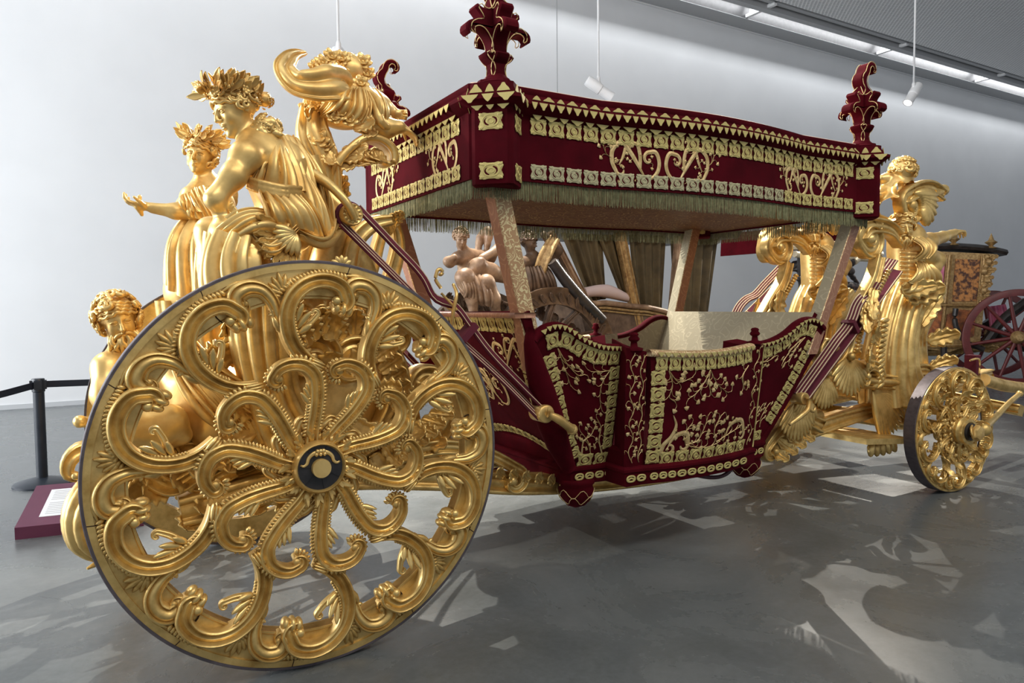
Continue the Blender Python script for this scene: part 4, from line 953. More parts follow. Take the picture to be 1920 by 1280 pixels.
def curls(s, c, fr, h, n, seed, rad=.42, back=0.0, rr=(.045, .075), face=.35, drop=-.25):
    """curled locks wound over the skull, leaving the face free"""
    q_ = np.random.RandomState(seed); f, r, u = fr; cnt = 0
    if face < 1:                                  # waved rows along the hairline
        for j in range(4):
            P = [c+h*((.395-.24*t*t-.06*j)*f+.36*t*r+(.26+.06*j-.13*abs(t)+.02*math.sin(t*16+j*2))*u) for t in np.linspace(-1, 1, 17)]; s.tubes.append((P, [h*.030, h*.045, h*.030]))
    while cnt < n:
        d = nrm(q_.normal(size=3))
        if d[0] > face and d[2] < .62: continue
        if d[2] < drop: continue
        cnt += 1
        b = c+h*((d[0]*rad-.03)*f+d[1]*(rad-.06)*r+(d[2]*rad+.10)*u); o = d[0]*f+d[1]*r+d[2]*u; t = nrm(np.cross(o, q_.normal(size=3))); w_ = np.cross(o, t)
        m = 11; a = np.linspace(0, q_.choice([-1, 1])*q_.uniform(4.5, 8), m); R_ = h*q_.uniform(.075, .125); g = np.linspace(1, .25, m)
        P = [b-o*h*.03+R_*g[i]*(math.cos(x)*t+math.sin(x)*w_)+o*h*.075*i/m for i, x in enumerate(a)]; w0 = h*q_.uniform(*rr)*.62
        s.tubes.append((P, [w0*.7, w0, w0*.9, w0*.45]))

def hand(s, w, d, n, L=.18, curl=.6, spread=.25, thumb=1, grip=0.0):
    """palm, four jointed fingers and a thumb; d = along the hand, n = palm normal"""
    d = nrm(d); n = nrm(np.asarray(n)-d*np.dot(d, n)); r = np.cross(d, n)*thumb; w = np.asarray(w, float)
    s.cone(w, w+d*L*.22, L*.13, L*.15, .01); s.ell(w+d*L*.34, np.array([d*L*.24, r*L*.21, n*L*.09]), .012)
    for i, (o, ln) in enumerate(((.17, .44), (.06, .5), (-.06, .47), (-.165, .37))):
        b = w+d*L*.50+r*L*o; a = curl*(1+.12*i)+grip; dd = nrm(d+r*o*spread*2); P = [b-d*L*.1]
        p = b
        for j in range(3):
            an = a*(j+.5)*.75; p = p+(dd*math.cos(an)+n*math.sin(an))*L*ln*(.42, .32, .26)[j]; P.append(p)
        s.chain(P, [L*.064, L*.058, L*.05, L*.042], .004)
    b = w+d*L*.22+r*L*.17; P = [b, b+(d*.5+r*.6+n*.25)*L*.2, b+(d*.85+r*.65+n*.5)*L*.32]; s.chain(P, [L*.075, L*.062, L*.05], .006)

def limb(s, P, R, k=.03): s.chain(np.array(P), R, k)
def torso(s, neck, chest, waist, pelvis, shL, shR, sc=1.0, k=.05):
    neck, chest, waist, pelvis, shL, shR = map(np.asarray, (neck, chest, waist, pelvis, shL, shR))
    ax = nrm(shL-shR); v = nrm(neck-waist); n = np.cross(ax, v)
    s.ell(chest, np.array([ax*.155, v*.16, n*.105])*sc, k); s.ell(waist, np.array([ax*.12, v*.14, n*.09])*sc, k); s.ell(pelvis, np.array([ax*.165, v*.13, n*.125])*sc, k)
    s.cone(chest, waist, .10*sc, .095*sc, k); s.cone(waist, pelvis, .095*sc, .11*sc, k)
    s.cone(neck, shL, .052*sc, .062*sc, k); s.cone(neck, shR, .052*sc, .062*sc, k); s.cone(chest+v*.08*sc, shL, .07*sc, .06*sc, k); s.cone(chest+v*.08*sc, shR, .07*sc, .06*sc, k)

def wreath(mb, c, fr, h, n, seed, R=.46, tilt=.25, flowers=0):
    """laurel crown: pairs of pointed leaves round the head, with flower heads"""
    f, r, u = fr; q_ = np.random.RandomState(seed)
    for i in range(n):
        a = i/n*2*np.pi; o = math.cos(a)*f+math.sin(a)*r; t = -math.sin(a)*f+math.cos(a)*r; b = c+h*(o*R*(1-.1*abs(math.sin(a)))+u*(.30-tilt*math.cos(a)*-1*.5)-.03*f)
        sg = -1 if math.sin(a) > 0 else 1
        for j in range(3):
            d = nrm(t*sg*q_.uniform(.4, 1)*-1+o*q_.uniform(.2, .9)+u*q_.uniform(.1, 1.1)); leaf(mb, b+u*h*.05*(j-1), d, o+u*.3, h*q_.uniform(.26, .40), h*.075, q_.uniform(-.2, .5), 1, 9, th=.004, rib=.06)
        if flowers and i % 2 == 0:
            cc = b+o*h*.05+u*h*q_.uniform(-.05, .16); ball(mb, cc, h*.045, (5, 6))
            for j in range(5): x = j*1.257; petal(mb, cc, nrm(math.cos(x)*t+math.sin(x)*u+o*.5), o, h*.11, h*.045, h*.025, (5, 6))

def statue(name, s_body, mat_, label=None, drap=None, extra=(), smooth=1, parent=None):
    mb = MB(); s_body.mesh(mb, smooth); o = mb.obj(name, mat_, parent if parent is not None else coach)
    if label: o['label'] = label
    if drap is not None: mb = MB(); drap.mesh(mb, smooth); mb.obj('drapery', mat_, o, angle=70)
    for nm, m in extra: m.obj(nm, mat_, o)
    return o

# ---- woman seated at the near rear corner, seen in profile
lo, hi = bounds(qs((375, 140, -.75), (650, 560, -.3), (420, 130, -.9)), .04); lo[1] = -.93; hi[1] = -.22
A = Sdf(lo, hi, .0055); H = .232
hc = q(441, 208, -.57); fr = head(A, hc, (-.86, -.30, -.36), (-.36, -.05, .92), H)
A.cone(hc+V3(.03, .02, -.06), q(484, 262, -.56), .056, .062, .03)
torso(A, q(488, 264, -.56), q(498, 312, -.57), q(520, 368, -.55), q(540, 425, -.55), q(535, 280, -.40), q(462, 292, -.70), 1.0)
A.ell(q(500, 290, -.62), (.10, .07, .09), .05)
limb(A, qs((458, 294, -.70), (438, 330, -.73), (403, 372, -.74)), [.058, .054, .043]); limb(A, qs((403, 374, -.74), (420, 400, -.70), (446, 408, -.62)), [.043, .041, .030])
hand(A, q(446, 406, -.62), V3(.7, .3, .3), V3(0, .4, -1), .17, .7)
limb(A, qs((535, 280, -.40), (545, 330, -.34), (520, 385, -.34)), [.06, .055, .045])
limb(A, qs((538, 428, -.62), (480, 432, -.70), (428, 438, -.72)), [.10, .095, .075]); limb(A, qs((425, 440, -.72), (418, 500, -.70), (412, 575, -.66)), [.075, .068, .045])
limb(A, qs((540, 428, -.45), (470, 430, -.50), (396, 436, -.56)), [.10, .09, .070]); limb(A, qs((396, 438, -.56), (398, 500, -.58), (396, 570, -.55)), [.07, .062, .042])
Hr = Sdf(hc-.26, hc+V3(.36, .30, .30), .0055); curls(Hr, hc, fr, H, 80, 3, .47, face=.30, rr=(.06, .09)); Hr.ell(hc+H*(-.08*fr[0]+.14*fr[2]), np.array([fr[0]*.43, fr[1]*.36, fr[2]*.38])*H, .01)
kn = q(495, 186, -.52); Hr.ell(kn, (.036, .036, .036), .02); curls(Hr, kn-fr[2]*.02, fr, .11, 24, 5, .36, face=9, drop=-9); nk = q(503, 247, -.61); curls(Hr, nk, fr, .15, 44, 15, .42, face=9, drop=-9, rr=(.09, .14))
Hr.f[:] = np.maximum(Hr.f, -1)
for i, (a, b) in enumerate((((474, 238), (500, 250)), ((484, 232), (515, 245)), ((480, 246), (505, 262)), ((492, 238), (522, 238)), ((498, 250), (520, 256)))):
    P = crv(qs((a[0], a[1], -.60), ((a[0]+b[0])/2+4, (a[1]+b[1])/2-5, -.64), (b[0], b[1], -.60)), 8)+NR.normal(0, .006, (8, 3)); Hr.chain(P, [.020, .024, .016], .006)
    for p in P[::2]: Hr.ell(p+NR.normal(0, .012, 3), (.018, .018, .016), .005)
# face window kept clear of hair
D = Sdf(lo, hi, .0060)
D.ell(q(535, 320, -.55), (.11, .09, .15), .02); D.ell(q(545, 400, -.56), (.135, .125, .15), .03)
D.folds(qs((508, 262, -.65), (530, 256, -.54), (554, 266, -.42)), qs((494, 346, -.71), (545, 354, -.73), (590, 372, -.57)), 7, .026, sag=(0, -.03, 0), seed=2)
D.folds(qs((508, 270, -.67), (498, 298, -.70)), qs((468, 338, -.70), (486, 350, -.71)), 3, .016, sag=(0, -.02, 0), seed=3)
D.folds(qs((546, 258, -.43), (564, 272, -.45)), qs((602, 400, -.58), (635, 440, -.60)), 4, .03, sag=(.02, -.03, 0), seed=5)
D.folds(qs((548, 300, -.56), (575, 340, -.58)), qs((575, 430, -.71), (628, 440, -.63)), 4, .028, sag=(0, -.04, 0), seed=6)
D.folds(qs((480, 358, -.72), (520, 364, -.74), (566, 366, -.69)), qs((500, 436, -.77), (545, 426, -.80), (612, 450, -.69)), 8, .025, sag=(0, -.045, 0), seed=7)
for dz in (0, 9, 17): D.chain(qs((464, 334+dz, -.70), (490, 342+dz, -.75), (525, 350+dz, -.77), (564, 352+dz, -.71)), [.010, .014, .014, .011], .004, 14)
D.folds(qs((556, 430, -.79), (560, 446, -.79)), qs((622, 405, -.57), (640, 436, -.60)), 3, .022, sag=(.02, -.04, -.06), seed=14)
D.folds(qs((426, 378, -.74), (440, 405, -.79)), qs((544, 400, -.79), (556, 432, -.79)), 5, .024, sag=(-.01, -.06, -.14), seed=8, m=14)
D.folds(qs((470, 396, -.74), (478, 420, -.80)), qs((430, 430, -.78), (424, 455, -.78)), 4, .022, sag=(0, -.03, -.02), seed=18)
D.cone(q(535, 428, -.60), q(440, 440, -.69), .10, .08, .03); D.cone(q(445, 445, -.67), q(440, 570, -.61), .075, .10, .03); D.cone(q(405, 450, -.56), q(405, 565, -.53), .065, .085, .03)
D.folds(qs((402, 434, -.66), (418, 436, -.80), (446, 440, -.85), (478, 446, -.80), (494, 450, -.70)), qs((384, 566, -.64), (402, 572, -.82), (440, 574, -.90), (484, 570, -.82), (506, 560, -.66)), 7, .034, sag=(-.015, -.02, 0), seed=9)
D.folds(qs((498, 408, -.72), (520, 420, -.80), (540, 446, -.78)), qs((410, 424, -.70), (414, 444, -.79), (424, 470, -.80)), 5, .022, sag=(0, -.05, .04), seed=28)
D.folds(qs((380, 436, -.50), (388, 434, -.62), (406, 440, -.66)), qs((372, 560, -.48), (384, 566, -.64), (410, 572, -.66)), 4, .026, seed=10)
wm = MB(); wreath(wm, hc+fr[2]*H*.04, fr, H, 22, 4, .47, flowers=1); wreath(wm, hc+fr[2]*H*.16, fr, H*.9, 16, 14, .42, flowers=1)
hm = MB(); Hr.mesh(hm, 1)
statue('seated_woman', A, GOLD2, 'gilded woman in profile with laurel wreath, seated above the near rear wheel', D, [('hair', hm), ('laurel_wreath', wm)])

# ---- second woman beyond her, face to the viewer, arm stretched to the left
lo, hi = bounds(qs((240, 250, .5), (440, 570, .5), (300, 570, .5)), .05); lo[1] = .12; hi[1] = .85
B = Sdf(lo, hi, .007); H = .225
hc = q(377, 292, .50); fr = head(B, hc, (-.50, -.86, -.08), (.12, -.06, 1), H)
B.cone(hc+V3(.01, .03, -.08), q(388, 342, .54), .052, .056, .03)
torso(B, q(388, 346, .54), q(396, 382, .55), q(402, 430, .55), q(400, 480, .55), q(432, 366, .66), q(362, 372, .45), .98)
limb(B, qs((360, 372, .44), (352, 388, .38), (362, 396, .32)), [.060, .060, .050]); limb(B, qs((366, 396, .32), (330, 396, .33), (286, 390, .36)), [.048, .042, .030])
hand(B, q(284, 388, .36), V3(-1, .1, .1), V3(0, .1, 1), .175, .75, thumb=-1); B.chain(qs((262, 368, .36), (258, 388, .36), (266, 402, .38)), [.012, .016, .012], .008)
limb(B, qs((400, 480, .45), (370, 500, .38), (352, 560, .40)), [.10, .09, .06])
D = Sdf(lo, hi, .008)
D.ell(q(392, 385, .50), (.15, .12, .13), .03); D.cone(q(392, 430, .50), q(372, 545, .46), .13, .19, .05); D.cone(q(358, 470, .42), q(345, 500, .40), .08, .09, .04)
D.folds(qs((344, 372, .36), (372, 352, .38), (404, 354, .42)), qs((350, 402, .28), (388, 414, .28), (418, 406, .36)), 6, .020, sag=(0, -.05, -.02), seed=3)
D.folds(qs((346, 368, .40), (362, 362, .36)), qs((346, 392, .28), (380, 398, .24)), 4, .014, sag=(-.03, -.04, 0), seed=13)
D.folds(qs((348, 408, .44), (362, 410, .34), (388, 414, .28), (415, 420, .38)), qs((312, 500, .46), (326, 545, .28), (362, 562, .20), (412, 562, .30)), 7, .034, sag=(-.03, -.04, .02), seed=5)
D.folds(qs((340, 430, .38), (352, 424, .30)), qs((404, 512, .20), (398, 548, .20)), 4, .026, sag=(-.05, -.04, -.03), seed=7)
Hr = Sdf(hc-.22, hc+.24, .0065); Hr.ell(hc+H*(-.10*fr[0]+.13*fr[2]), np.array([fr[0]*.42, fr[1]*.37, fr[2]*.37])*H, .01); curls(Hr, hc, fr, H, 80, 9, .48, face=.36, drop=-.75, rr=(.06, .09))
wm = MB(); wreath(wm, hc+fr[2]*H*.04, fr, H, 20, 8, .47); wreath(wm, hc+fr[2]*H*.16, fr, H*.9, 14, 18, .42); hm = MB(); Hr.mesh(hm)
statue('seated_woman', B, GOLD2, 'gilded woman facing the viewer, arm stretched to the left', D, [('hair', hm), ('laurel_wreath', wm)])

# ---- crowning figure bending towards the canopy, with a billowing scarf
lo, hi = bounds(qs((525, 85, 0), (785, 350, 0)), .05); lo[1] = -.42; hi[1] = .40
C = Sdf(lo, hi, .0065)
C.ell(q(650, 200, 0), np.array([[.19, 0, .02], [0, .15, 0], [-.02, 0, .13]]), .05); C.ell(q(700, 205, -.02), np.array([[.12, 0, -.02], [0, .13, 0], [.02, 0, .10]]), .06)
hc = q(655, 140, .06); fr = head(C, hc, (.8, .45, -.3), (.2, 0, .95), .21)
limb(C, qs((690, 228, -.14), (722, 240, -.17), (748, 238, -.18)), [.065, .058, .040]); hand(C, q(750, 236, -.18), V3(.75, -.05, -.45), V3(-.3, 0, -1), .16, .45)
limb(C, qs((700, 190, .06), (722, 205, .02), (735, 212, -.02)), [.055, .05, .042]); hand(C, q(735, 211, -.04), V3(.8, -.2, -.1), V3(0, -1, -.2), .13, 1.5)
Hr = Sdf(hc-.26, hc+.26, .007); curls(Hr, hc, fr, .21, 60, 21, .45, face=.5, drop=-.6)
Hr.ell(hc+.02*fr[2], (.10, .10, .10), .02)
D = Sdf(lo, hi, .0065)
D.folds(qs((640, 150, -.20), (646, 175, -.22)), qs((600, 205, -.12), (605, 222, -.14)), 4, .022, .014, sag=(0, -.06, -.02), seed=4)
D.folds(qs((655, 170, -.18), (672, 168, -.16), (692, 172, -.12)), qs((612, 218, -.16), (650, 222, -.20), (690, 232, -.18)), 6, .025, .012, sag=(0, -.04, -.02), seed=6)
D.folds(qs((682, 168, -.12), (704, 172, -.08)), qs((700, 232, -.20), (726, 236, -.19)), 4, .026, .012, sag=(.02, -.06, 0), seed=8)
D.chain(qs((690, 168, -.12), (706, 200, -.20), (715, 230, -.23), (724, 238, -.22), (730, 222, -.16)), [.022, .026, .026, .022, .018], .012, 14)
D.folds(qs((715, 185, 0), (722, 182, .03)), qs((728, 222, -.06), (738, 200, 0)), 3, .014, .008, seed=12)
GAR = []
def bloom(mb, c, o, R, seed):
    q_ = np.random.RandomState(seed); o = nrm(o); t = nrm(np.cross(o, (.3, .2, .9))); b = np.cross(o, t); ball(mb, c+o*R*.15, R*.22, (5, 6))
    for rg, (n, el, L) in enumerate(((6, .25, 1.0), (5, .8, .7))):
        for j in range(n):
            x = j*2*np.pi/n+rg*.5+q_.uniform(-.2, .2); petal(mb, c, nrm(math.cos(x)*t+math.sin(x)*b+o*el), o, R*L, R*.36, R*.12, (5, 6), curl=.2)
for i, (px, py, y, R_) in enumerate(((680, 118, .0, .055), (688, 140, .0, .05), (676, 158, -.08, .05), (655, 180, -.15, .04), (598, 262, -.15, .06), (610, 272, -.15, .05), (580, 205, -.05, .06), (590, 200, -.1, .05), (640, 214, -.2, .05), (655, 226, -.2, .05), (628, 222, -.2, .045), (605, 120, -.02, .05), (622, 108, -.02, .05), (640, 112, 0, .05), (592, 128, 0, .045), (636, 345, .0, .06), (628, 358, 0, .05), (642, 362, 0, .05), (630, 330, 0, .05))):
    _m = MB(); bloom(_m, q(px, py, y), V3(-.2, -.9, .3), R_*1.15, i); GAR.append(('flower', _m))
for i, (px, py, y, dx, dz, L) in enumerate(((640, 285, -.15, 1, .15, .16), (632, 292, -.15, .9, -.1, .15), (625, 300, -.14, .9, -.4, .13), (605, 240, -.1, -.6, .5, .14), (660, 240, -.18, .8, .2, .14), (670, 236, -.16, .6, -.4, .13), (600, 225, -.1, -.9, .1, .12), (620, 280, -.16, -.2, -.8, .12))):
    _m = MB(); leaf(_m, q(px, py, y), V3(dx, -.2, dz), V3(0, -1, .3), L, .05, .5, 4); GAR.append(('acanthus_leaf', _m))
# trunk that carries the figure, and the C scroll reaching for the canopy
tr = MB()
SC = MB(); PLEAT = [(u, .25+.75*abs(math.sin(2.2*math.pi*(u+1)/2+.35))**.8*(1 if abs(u) < .99 else .2)) for u in np.linspace(-1, 1, 31)]
sweep(SC, qs((572, 100, .04), (556, 102, -.03), (541, 112, -.11), (534, 132, -.18), (552, 154, -.225), (590, 160, -.25), (622, 157, -.235), (642, 160, -.17), (650, 172, -.10)), V3(-.1, -1, .12), [.012, .03, .045, .058, .066, .085, .105, .11, .09], PLEAT, [.012, .02, .025, .032, .036, .04, .04, .035], .014, n=60)
sweep(tr, qs((606, 420, -.06), (612, 350, -.10), (606, 300, -.12), (588, 255, -.12), (585, 205, -.08)), V3(-.2, -1, 0), [.10, .085, .09, .10, .07], RIBS3, [.05]*2, .12, n=30)
sweep(tr, qs((560, 360, .05), (566, 300, .02), (575, 260, 0)), V3(-.8, -.6, 0), [.05, .06, .05], FLUTE, .03, .06, n=18)
ctr = [q(*p) for p in ((618, 330, -.10), (628, 308, -.12), (650, 282, -.12), (682, 262, -.12), (712, 266, -.12), (732, 288, -.12), (731, 308, -.12), (717, 306, -.12), (716, 294, -.12))]
P = crv(ctr, 44); sweep(tr, P, np.cross(np.gradient(P, axis=0), (0, -1, 0)), np.interp(np.linspace(0, 1, 44), [0, .3, .7, 1], [.05, .085, .085, .05]), GROOVE, .016, .012, resamp=False)
P2 = P+V3(0, -.07, .0); sweep(tr, P2[4:38], V3(0, -1, 0), .022, ROUND, .012, .03, resamp=False)
for i in range(4): leaf(tr, q(664+15*i, 284-2*i, -.14), V3(.35-.2*i, -.25, -1), V3(0, -1, .1), .15, .06, .9, 3)
hm = MB(); Hr.mesh(hm)
statue('crowning_figure', C, GOLD2, 'gilded draped figure leaning over the canopy with a billowing scarf', D, [('hair', hm), ('scarf', SC), ('scroll_support', tr)]+GAR)

# ---- bearded sea god low behind the wheel, left
lo, hi = bounds(qs((165, 540, 0), (500, 860, 0)), .06); lo[1] = -.62; hi[1] = .40
G = Sdf(lo, hi, .008); H = .24; hc = q(222, 600, .0); fr = head(G, hc, (.10, -.96, -.20), (-.22, -.1, 1), H)
G.cone(hc+V3(.01, .03, -.08), q(236, 668, .04), .065, .07, .03)
torso(G, q(236, 672, .05), q(250, 712, .05), q(292, 770, .0), q(345, 800, -.08), q(292, 672, .12), q(205, 690, -.04), 1.12)
limb(G, qs((204, 690, -.05), (200, 740, -.12), (215, 790, -.20)), [.075, .07, .055]); limb(G, qs((215, 790, -.20), (245, 806, -.30), (280, 800, -.36)), [.055, .05, .036]); hand(G, q(280, 800, -.36), V3(1, -.1, -.2), V3(0, 0, -1), .19, .8)
limb(G, qs((345, 800, -.12), (400, 740, -.34), (455, 745, -.42)), [.13, .12, .09]); limb(G, qs((455, 745, -.42), (480, 800, -.40), (495, 860, -.38)), [.09, .075, .05])
limb(G, qs((330, 810, -.16), (290, 800, -.48), (250, 800, -.52)), [.13, .11, .08]); limb(G, qs((255, 798, -.52), (320, 790, -.5), (340, 815, -.48)), [.08, .07, .05])
Hr = Sdf(hc-.30, hc+.28, .008); Hr.ell(hc+H*(-.10*fr[0]+.13*fr[2]), np.array([fr[0]*.43, fr[1]*.38, fr[2]*.38])*H, .01); curls(Hr, hc, fr, H, 80, 33, .52, face=.42, rr=(.06, .10), drop=-.7)
def beard(s, c, fr, h, n, L):
    f, r, u = fr
    for i in range(n):
        a = -1+2*i/(n-1.0); lay = i % 2; b = c+h*((.36-.08*lay)*f*(1-.30*abs(a))+.25*a*r-(.22+.09*lay+.02*abs(a))*u); e = b+h*(-u*L*(1-.35*abs(a))*(1-.2*lay)+f*.05+r*.10*a); sw = .05*math.sin(i*2.1+lay)
        s.tubes.append(([b, b*.75+e*.25+f*h*.06+r*h*sw, b*.5+e*.5+f*h*.06-r*h*sw, b*.25+e*.75+r*h*sw*.8, e-r*h*sw], [h*.05, h*.058, h*.048, h*.035, h*.012]))
    for sg in (-1, 1): s.tubes.append(([c+h*(.44*f+sg*.02*r-.185*u), c+h*(.41*f+sg*.10*r-.21*u), c+h*(.33*f+sg*.20*r-.33*u), c+h*(.30*f+sg*.24*r-.46*u)], [h*.03, h*.042, h*.035, h*.012]))
beard(Hr, hc, fr, H, 19, .62)
D = Sdf(lo, hi, .009)
D.cone(q(345, 790, -.10), q(400, 735, -.34), .15, .15, .04); D.cone(q(400, 735, -.34), q(460, 745, -.42), .14, .11, .04); D.cone(q(340, 700, -.12), q(400, 800, -.34), .14, .12, .05)
D.folds(qs((305, 660, -.20), (330, 640, -.20), (360, 640, -.20)), qs((460, 800, -.45), (482, 770, -.50), (470, 730, -.50)), 7, .042, .018, sag=(-.02, -.12, .02), seed=3)
D.folds(qs((320, 690, -.35), (350, 670, -.38)), qs((420, 810, -.42), (470, 800, -.46)), 5, .026, .014, sag=(-.03, -.06, -.02), seed=6)
hm = MB(); Hr.mesh(hm)
statue('bearded_sea_god', G, GOLD2, 'gilded bearded man with tousled hair, half hidden behind the near rear wheel', D, [('hair', hm)])
# ------------------------------------------------------------------ undercarriage, supports, straps
def gpart(name, mb, label=None, m=GOLD, angle=55):
    o = mb.obj(name, m, coach, angle=angle)
    if label: o['label'] = label
    return o
YN = V3(0, -1, 0)
# axles and beams
mb = MB(); lathe(mb, [(.0, -.96), (.06, -.96), (.075, -.6), (.10, -.4), (.10, .4), (.075, .6), (.06, .96), (0, .96)], (0, 0, .90), (0, 1, 0), 20); gpart('rear_axle', mb)
mb = MB(); lathe(mb, [(.0, -.9), (.05, -.9), (.07, -.5), (.07, .5), (.05, .9), (0, .9)], (5.33, 0, .525), (0, 1, 0), 18); gpart('front_axle', mb)
for s in (-1, 1):
    mb = MB()
    sweep(mb, [V3(-.5, s*.42, .62), V3(.2, s*.42, .70), V3(.8, s*.43, .62), V3(1.4, s*.44, .50), V3(2.2, s*.44, .42), V3(3.0, s*.44, .42), V3(3.7, s*.44, .50), V3(4.4, s*.44, .60), V3(5.0, s*.44, .66)], YN*1.0, [.075, .085, .075, .065, .06, .06, .065, .07, .06], FLUTE, .03, .09, n=60)
    sc_ = curve_volute([(.55, .78), (.85, .80), (1.15, .72), (1.36, .60)], .07, .75, -1, 24, 20, .6); P = np.stack([sc_[:, 0], np.full(len(sc_), s*.44-.05), sc_[:, 1]], 1)
    sweep(mb, P, YN, np.linspace(.05, .022, len(P)), FLUTE, None, .06, resamp=False); ball(mb, P[-1]+YN*.02, .03)
    sc_ = curve_volute([(4.2, .60), (3.95, .68), (3.70, .62), (3.56, .50)], .06, .7, 1, 24, 20, .6); P = np.stack([sc_[:, 0], np.full(len(sc_), s*.44-.05), sc_[:, 1]], 1)
    sweep(mb, P, YN, np.linspace(.06, .02, len(P)), FLUTE, None, .06, resamp=False); ball(mb, P[-1]+YN*.02, .03)
    for k in range(9): leaf(mb, V3(1.15+.09*k, s*.44-.06, .60-.022*k), V3(-.6, -.3, .5), YN, .12, .04, .3, 3)
    gpart('perch_beam', mb, 'gilded carved beam under the body')

# ---- rear support: carved masses between the rear wheels
def scroll3(mb, pts, y, wd, r0, turns, sg, prof=FLUTE, hs=None, th=.05, eye=.02, tilt=0.0, n=30, nv=22):
    """scroll through pixels of the photograph on the upright plane y"""
    P3 = np.array([at(p[0], p[1], y=y) for p in pts]); c = curve_volute(P3[:, [0, 2]], r0, turns, sg, n, nv, .72)
    t = np.linspace(0, 1, len(c)); P = np.stack([c[:, 0], y+tilt*t, c[:, 1]], 1)
    W_ = np.interp(t, [0, .4, .75, 1], [wd*.8, wd, wd*.85, wd*.35]); sweep(mb, P, YN, W_, prof, W_*.7 if hs is None else hs, th, resamp=False); ball(mb, P[-1]+YN*W_[-1]*.6, eye)
    return P
def lf(mb, px, py, y, dpx, dpy, L, W=.06, curl=.6, nl=4, up=(-.1, -1, .2), side=0.0):
    a = at(px, py, y=y); b = at(px+dpx, py+dpy, y=y-.02); leaf(mb, a, b-a, V3(*up), L, W, curl, nl, side=side)
# S-scroll brackets rising from the axle to the seats
mb = MB(); scroll3(mb, [(640, 860), (560, 800), (500, 730), (520, 650), (590, 640)], -.45, .075, .09, .9, -1, th=.12, eye=.035); 
for k in range(7): lf(mb, 520+14*k, 700-12*k, -.52, -30+4*k, -50, .17, .06)
gpart('scroll_bracket', mb)
mb = MB(); scroll3(mb, [(660, 850), (720, 800), (745, 730), (720, 660), (665, 650)], -.40, .075, .085, .9, 1, th=.12, eye=.035)
for k in range(6): lf(mb, 735-8*k, 770-24*k, -.48, 40, -30, .16, .06)
gpart('scroll_bracket', mb)
mb = MB(); scroll3(mb, [(560, 850), (480, 850), (420, 800), (430, 730), (480, 715)], -.30, .075, .08, .9, -1, th=.14, eye=.035)
for k in range(6): lf(mb, 450+10*k, 830-8*k, -.38, -20+8*k, 50, .17, .06)
gpart('scroll_bracket', mb)
mb = MB(); scroll3(mb, [(690, 870), (770, 850), (830, 800), (850, 740), (810, 705)], -.40, .07, .07, .9, 1, th=.10, eye=.03)
for k in range(8): lf(mb, 720+14*k, 835-10*k, -.48, 30, 40-6*k, .15, .055)
gpart('scroll_bracket', mb)
mb = MB(); scroll3(mb, [(640, 660), (640, 600), (600, 560), (550, 570)], -.35, .07, .07, .8, 1, th=.10, eye=.03); scroll3(mb, [(660, 660), (690, 600), (740, 590), (752, 630)], -.35, .06, .05, .8, -1, th=.10, eye=.028)
for k in range(8): lf(mb, 560+26*k, 640-10*(k % 3), -.42, (k-4)*12, -60, .17, .065)
gpart('scroll_bracket', mb, 'gilded acanthus scrolls seen between the wheel spokes')
# foliage filling between the scrolls, each leaf a part
mbs = MB(); ell(mbs, at(600, 760, y=-.25), np.diag([.34, .18, .36]), (11, 16)); ell(mbs, at(520, 840, y=-.1), np.diag([.40, .22, .22]), (11, 16)); ell(mbs, at(700, 800, y=-.15), np.diag([.30, .18, .24]), (11, 16))
core = gpart('carved_core', mbs, 'gilded carved core between the rear wheels')
for k, (px, py, y, dx, dy, L, W_) in enumerate(((470, 640, -.45, -40, -30, .22, .09), (450, 660, -.45, -40, 10, .22, .09), (490, 600, -.40, -10, -60, .24, .09), (530, 610, -.45, 10, -60, .24, .09), (580, 700, -.52, -30, -40, .22, .08), (610, 720, -.52, 10, -50, .22, .08), (650, 700, -.52, 40, -40, .22, .08), (690, 740, -.5, 50, -10, .2, .08), (500, 770, -.48, -50, -10, .24, .09), (480, 800, -.46, -50, 20, .24, .09), (520, 820, -.46, -30, 40, .22, .08), (560, 800, -.48, -20, 50, .2, .08),
        (600, 800, -.50, 10, 50, .2, .08), (660, 790, -.5, 40, 30, .22, .08), (730, 790, -.46, 50, 20, .22, .08), (770, 820, -.45, 50, 10, .22, .07), (700, 850, -.45, 30, 50, .2, .08), (430, 850, -.40, -50, 20, .26, .09), (400, 880, -.38, -50, 10, .26, .09), (420, 900, -.38, -30, 40, .22, .08), (360, 880, -.40, -50, -10, .24, .08), (620, 640, -.5, 0, -60, .2, .08), (700, 650, -.48, 30, -50, .2, .08), (540, 730, -.5, -40, 20, .2, .07), (760, 760, -.45, 40, -40, .2, .07), (640, 560, -.42, 10, -50, .2, .08), (680, 580, -.42, 40, -40, .2, .08), (600, 590, -.42, -20, -50, .2, .08),
        (340, 900, -.40, -50, 20, .22, .08), (310, 920, -.40, -50, 0, .22, .08), (470, 900, -.36, 10, 50, .2, .08), (520, 900, -.36, 20, 50, .2, .08), (380, 930, -.36, -20, 40, .2, .08))):
    mb = MB(); lf(mb, px, py, y, dx, dy, L, W_, .7, 4); mb.obj('acanthus_leaf', GOLD, core)
mb = MB()
for k in range(3): scroll3(mb, [(500-60*k, 880), (440-60*k, 900+6*k), (390-55*k, 890), (370-50*k, 850)], -.34-.05*k, .05, .045, .8, 1, th=.08, eye=.02)
gpart('scroll_bracket', mb)
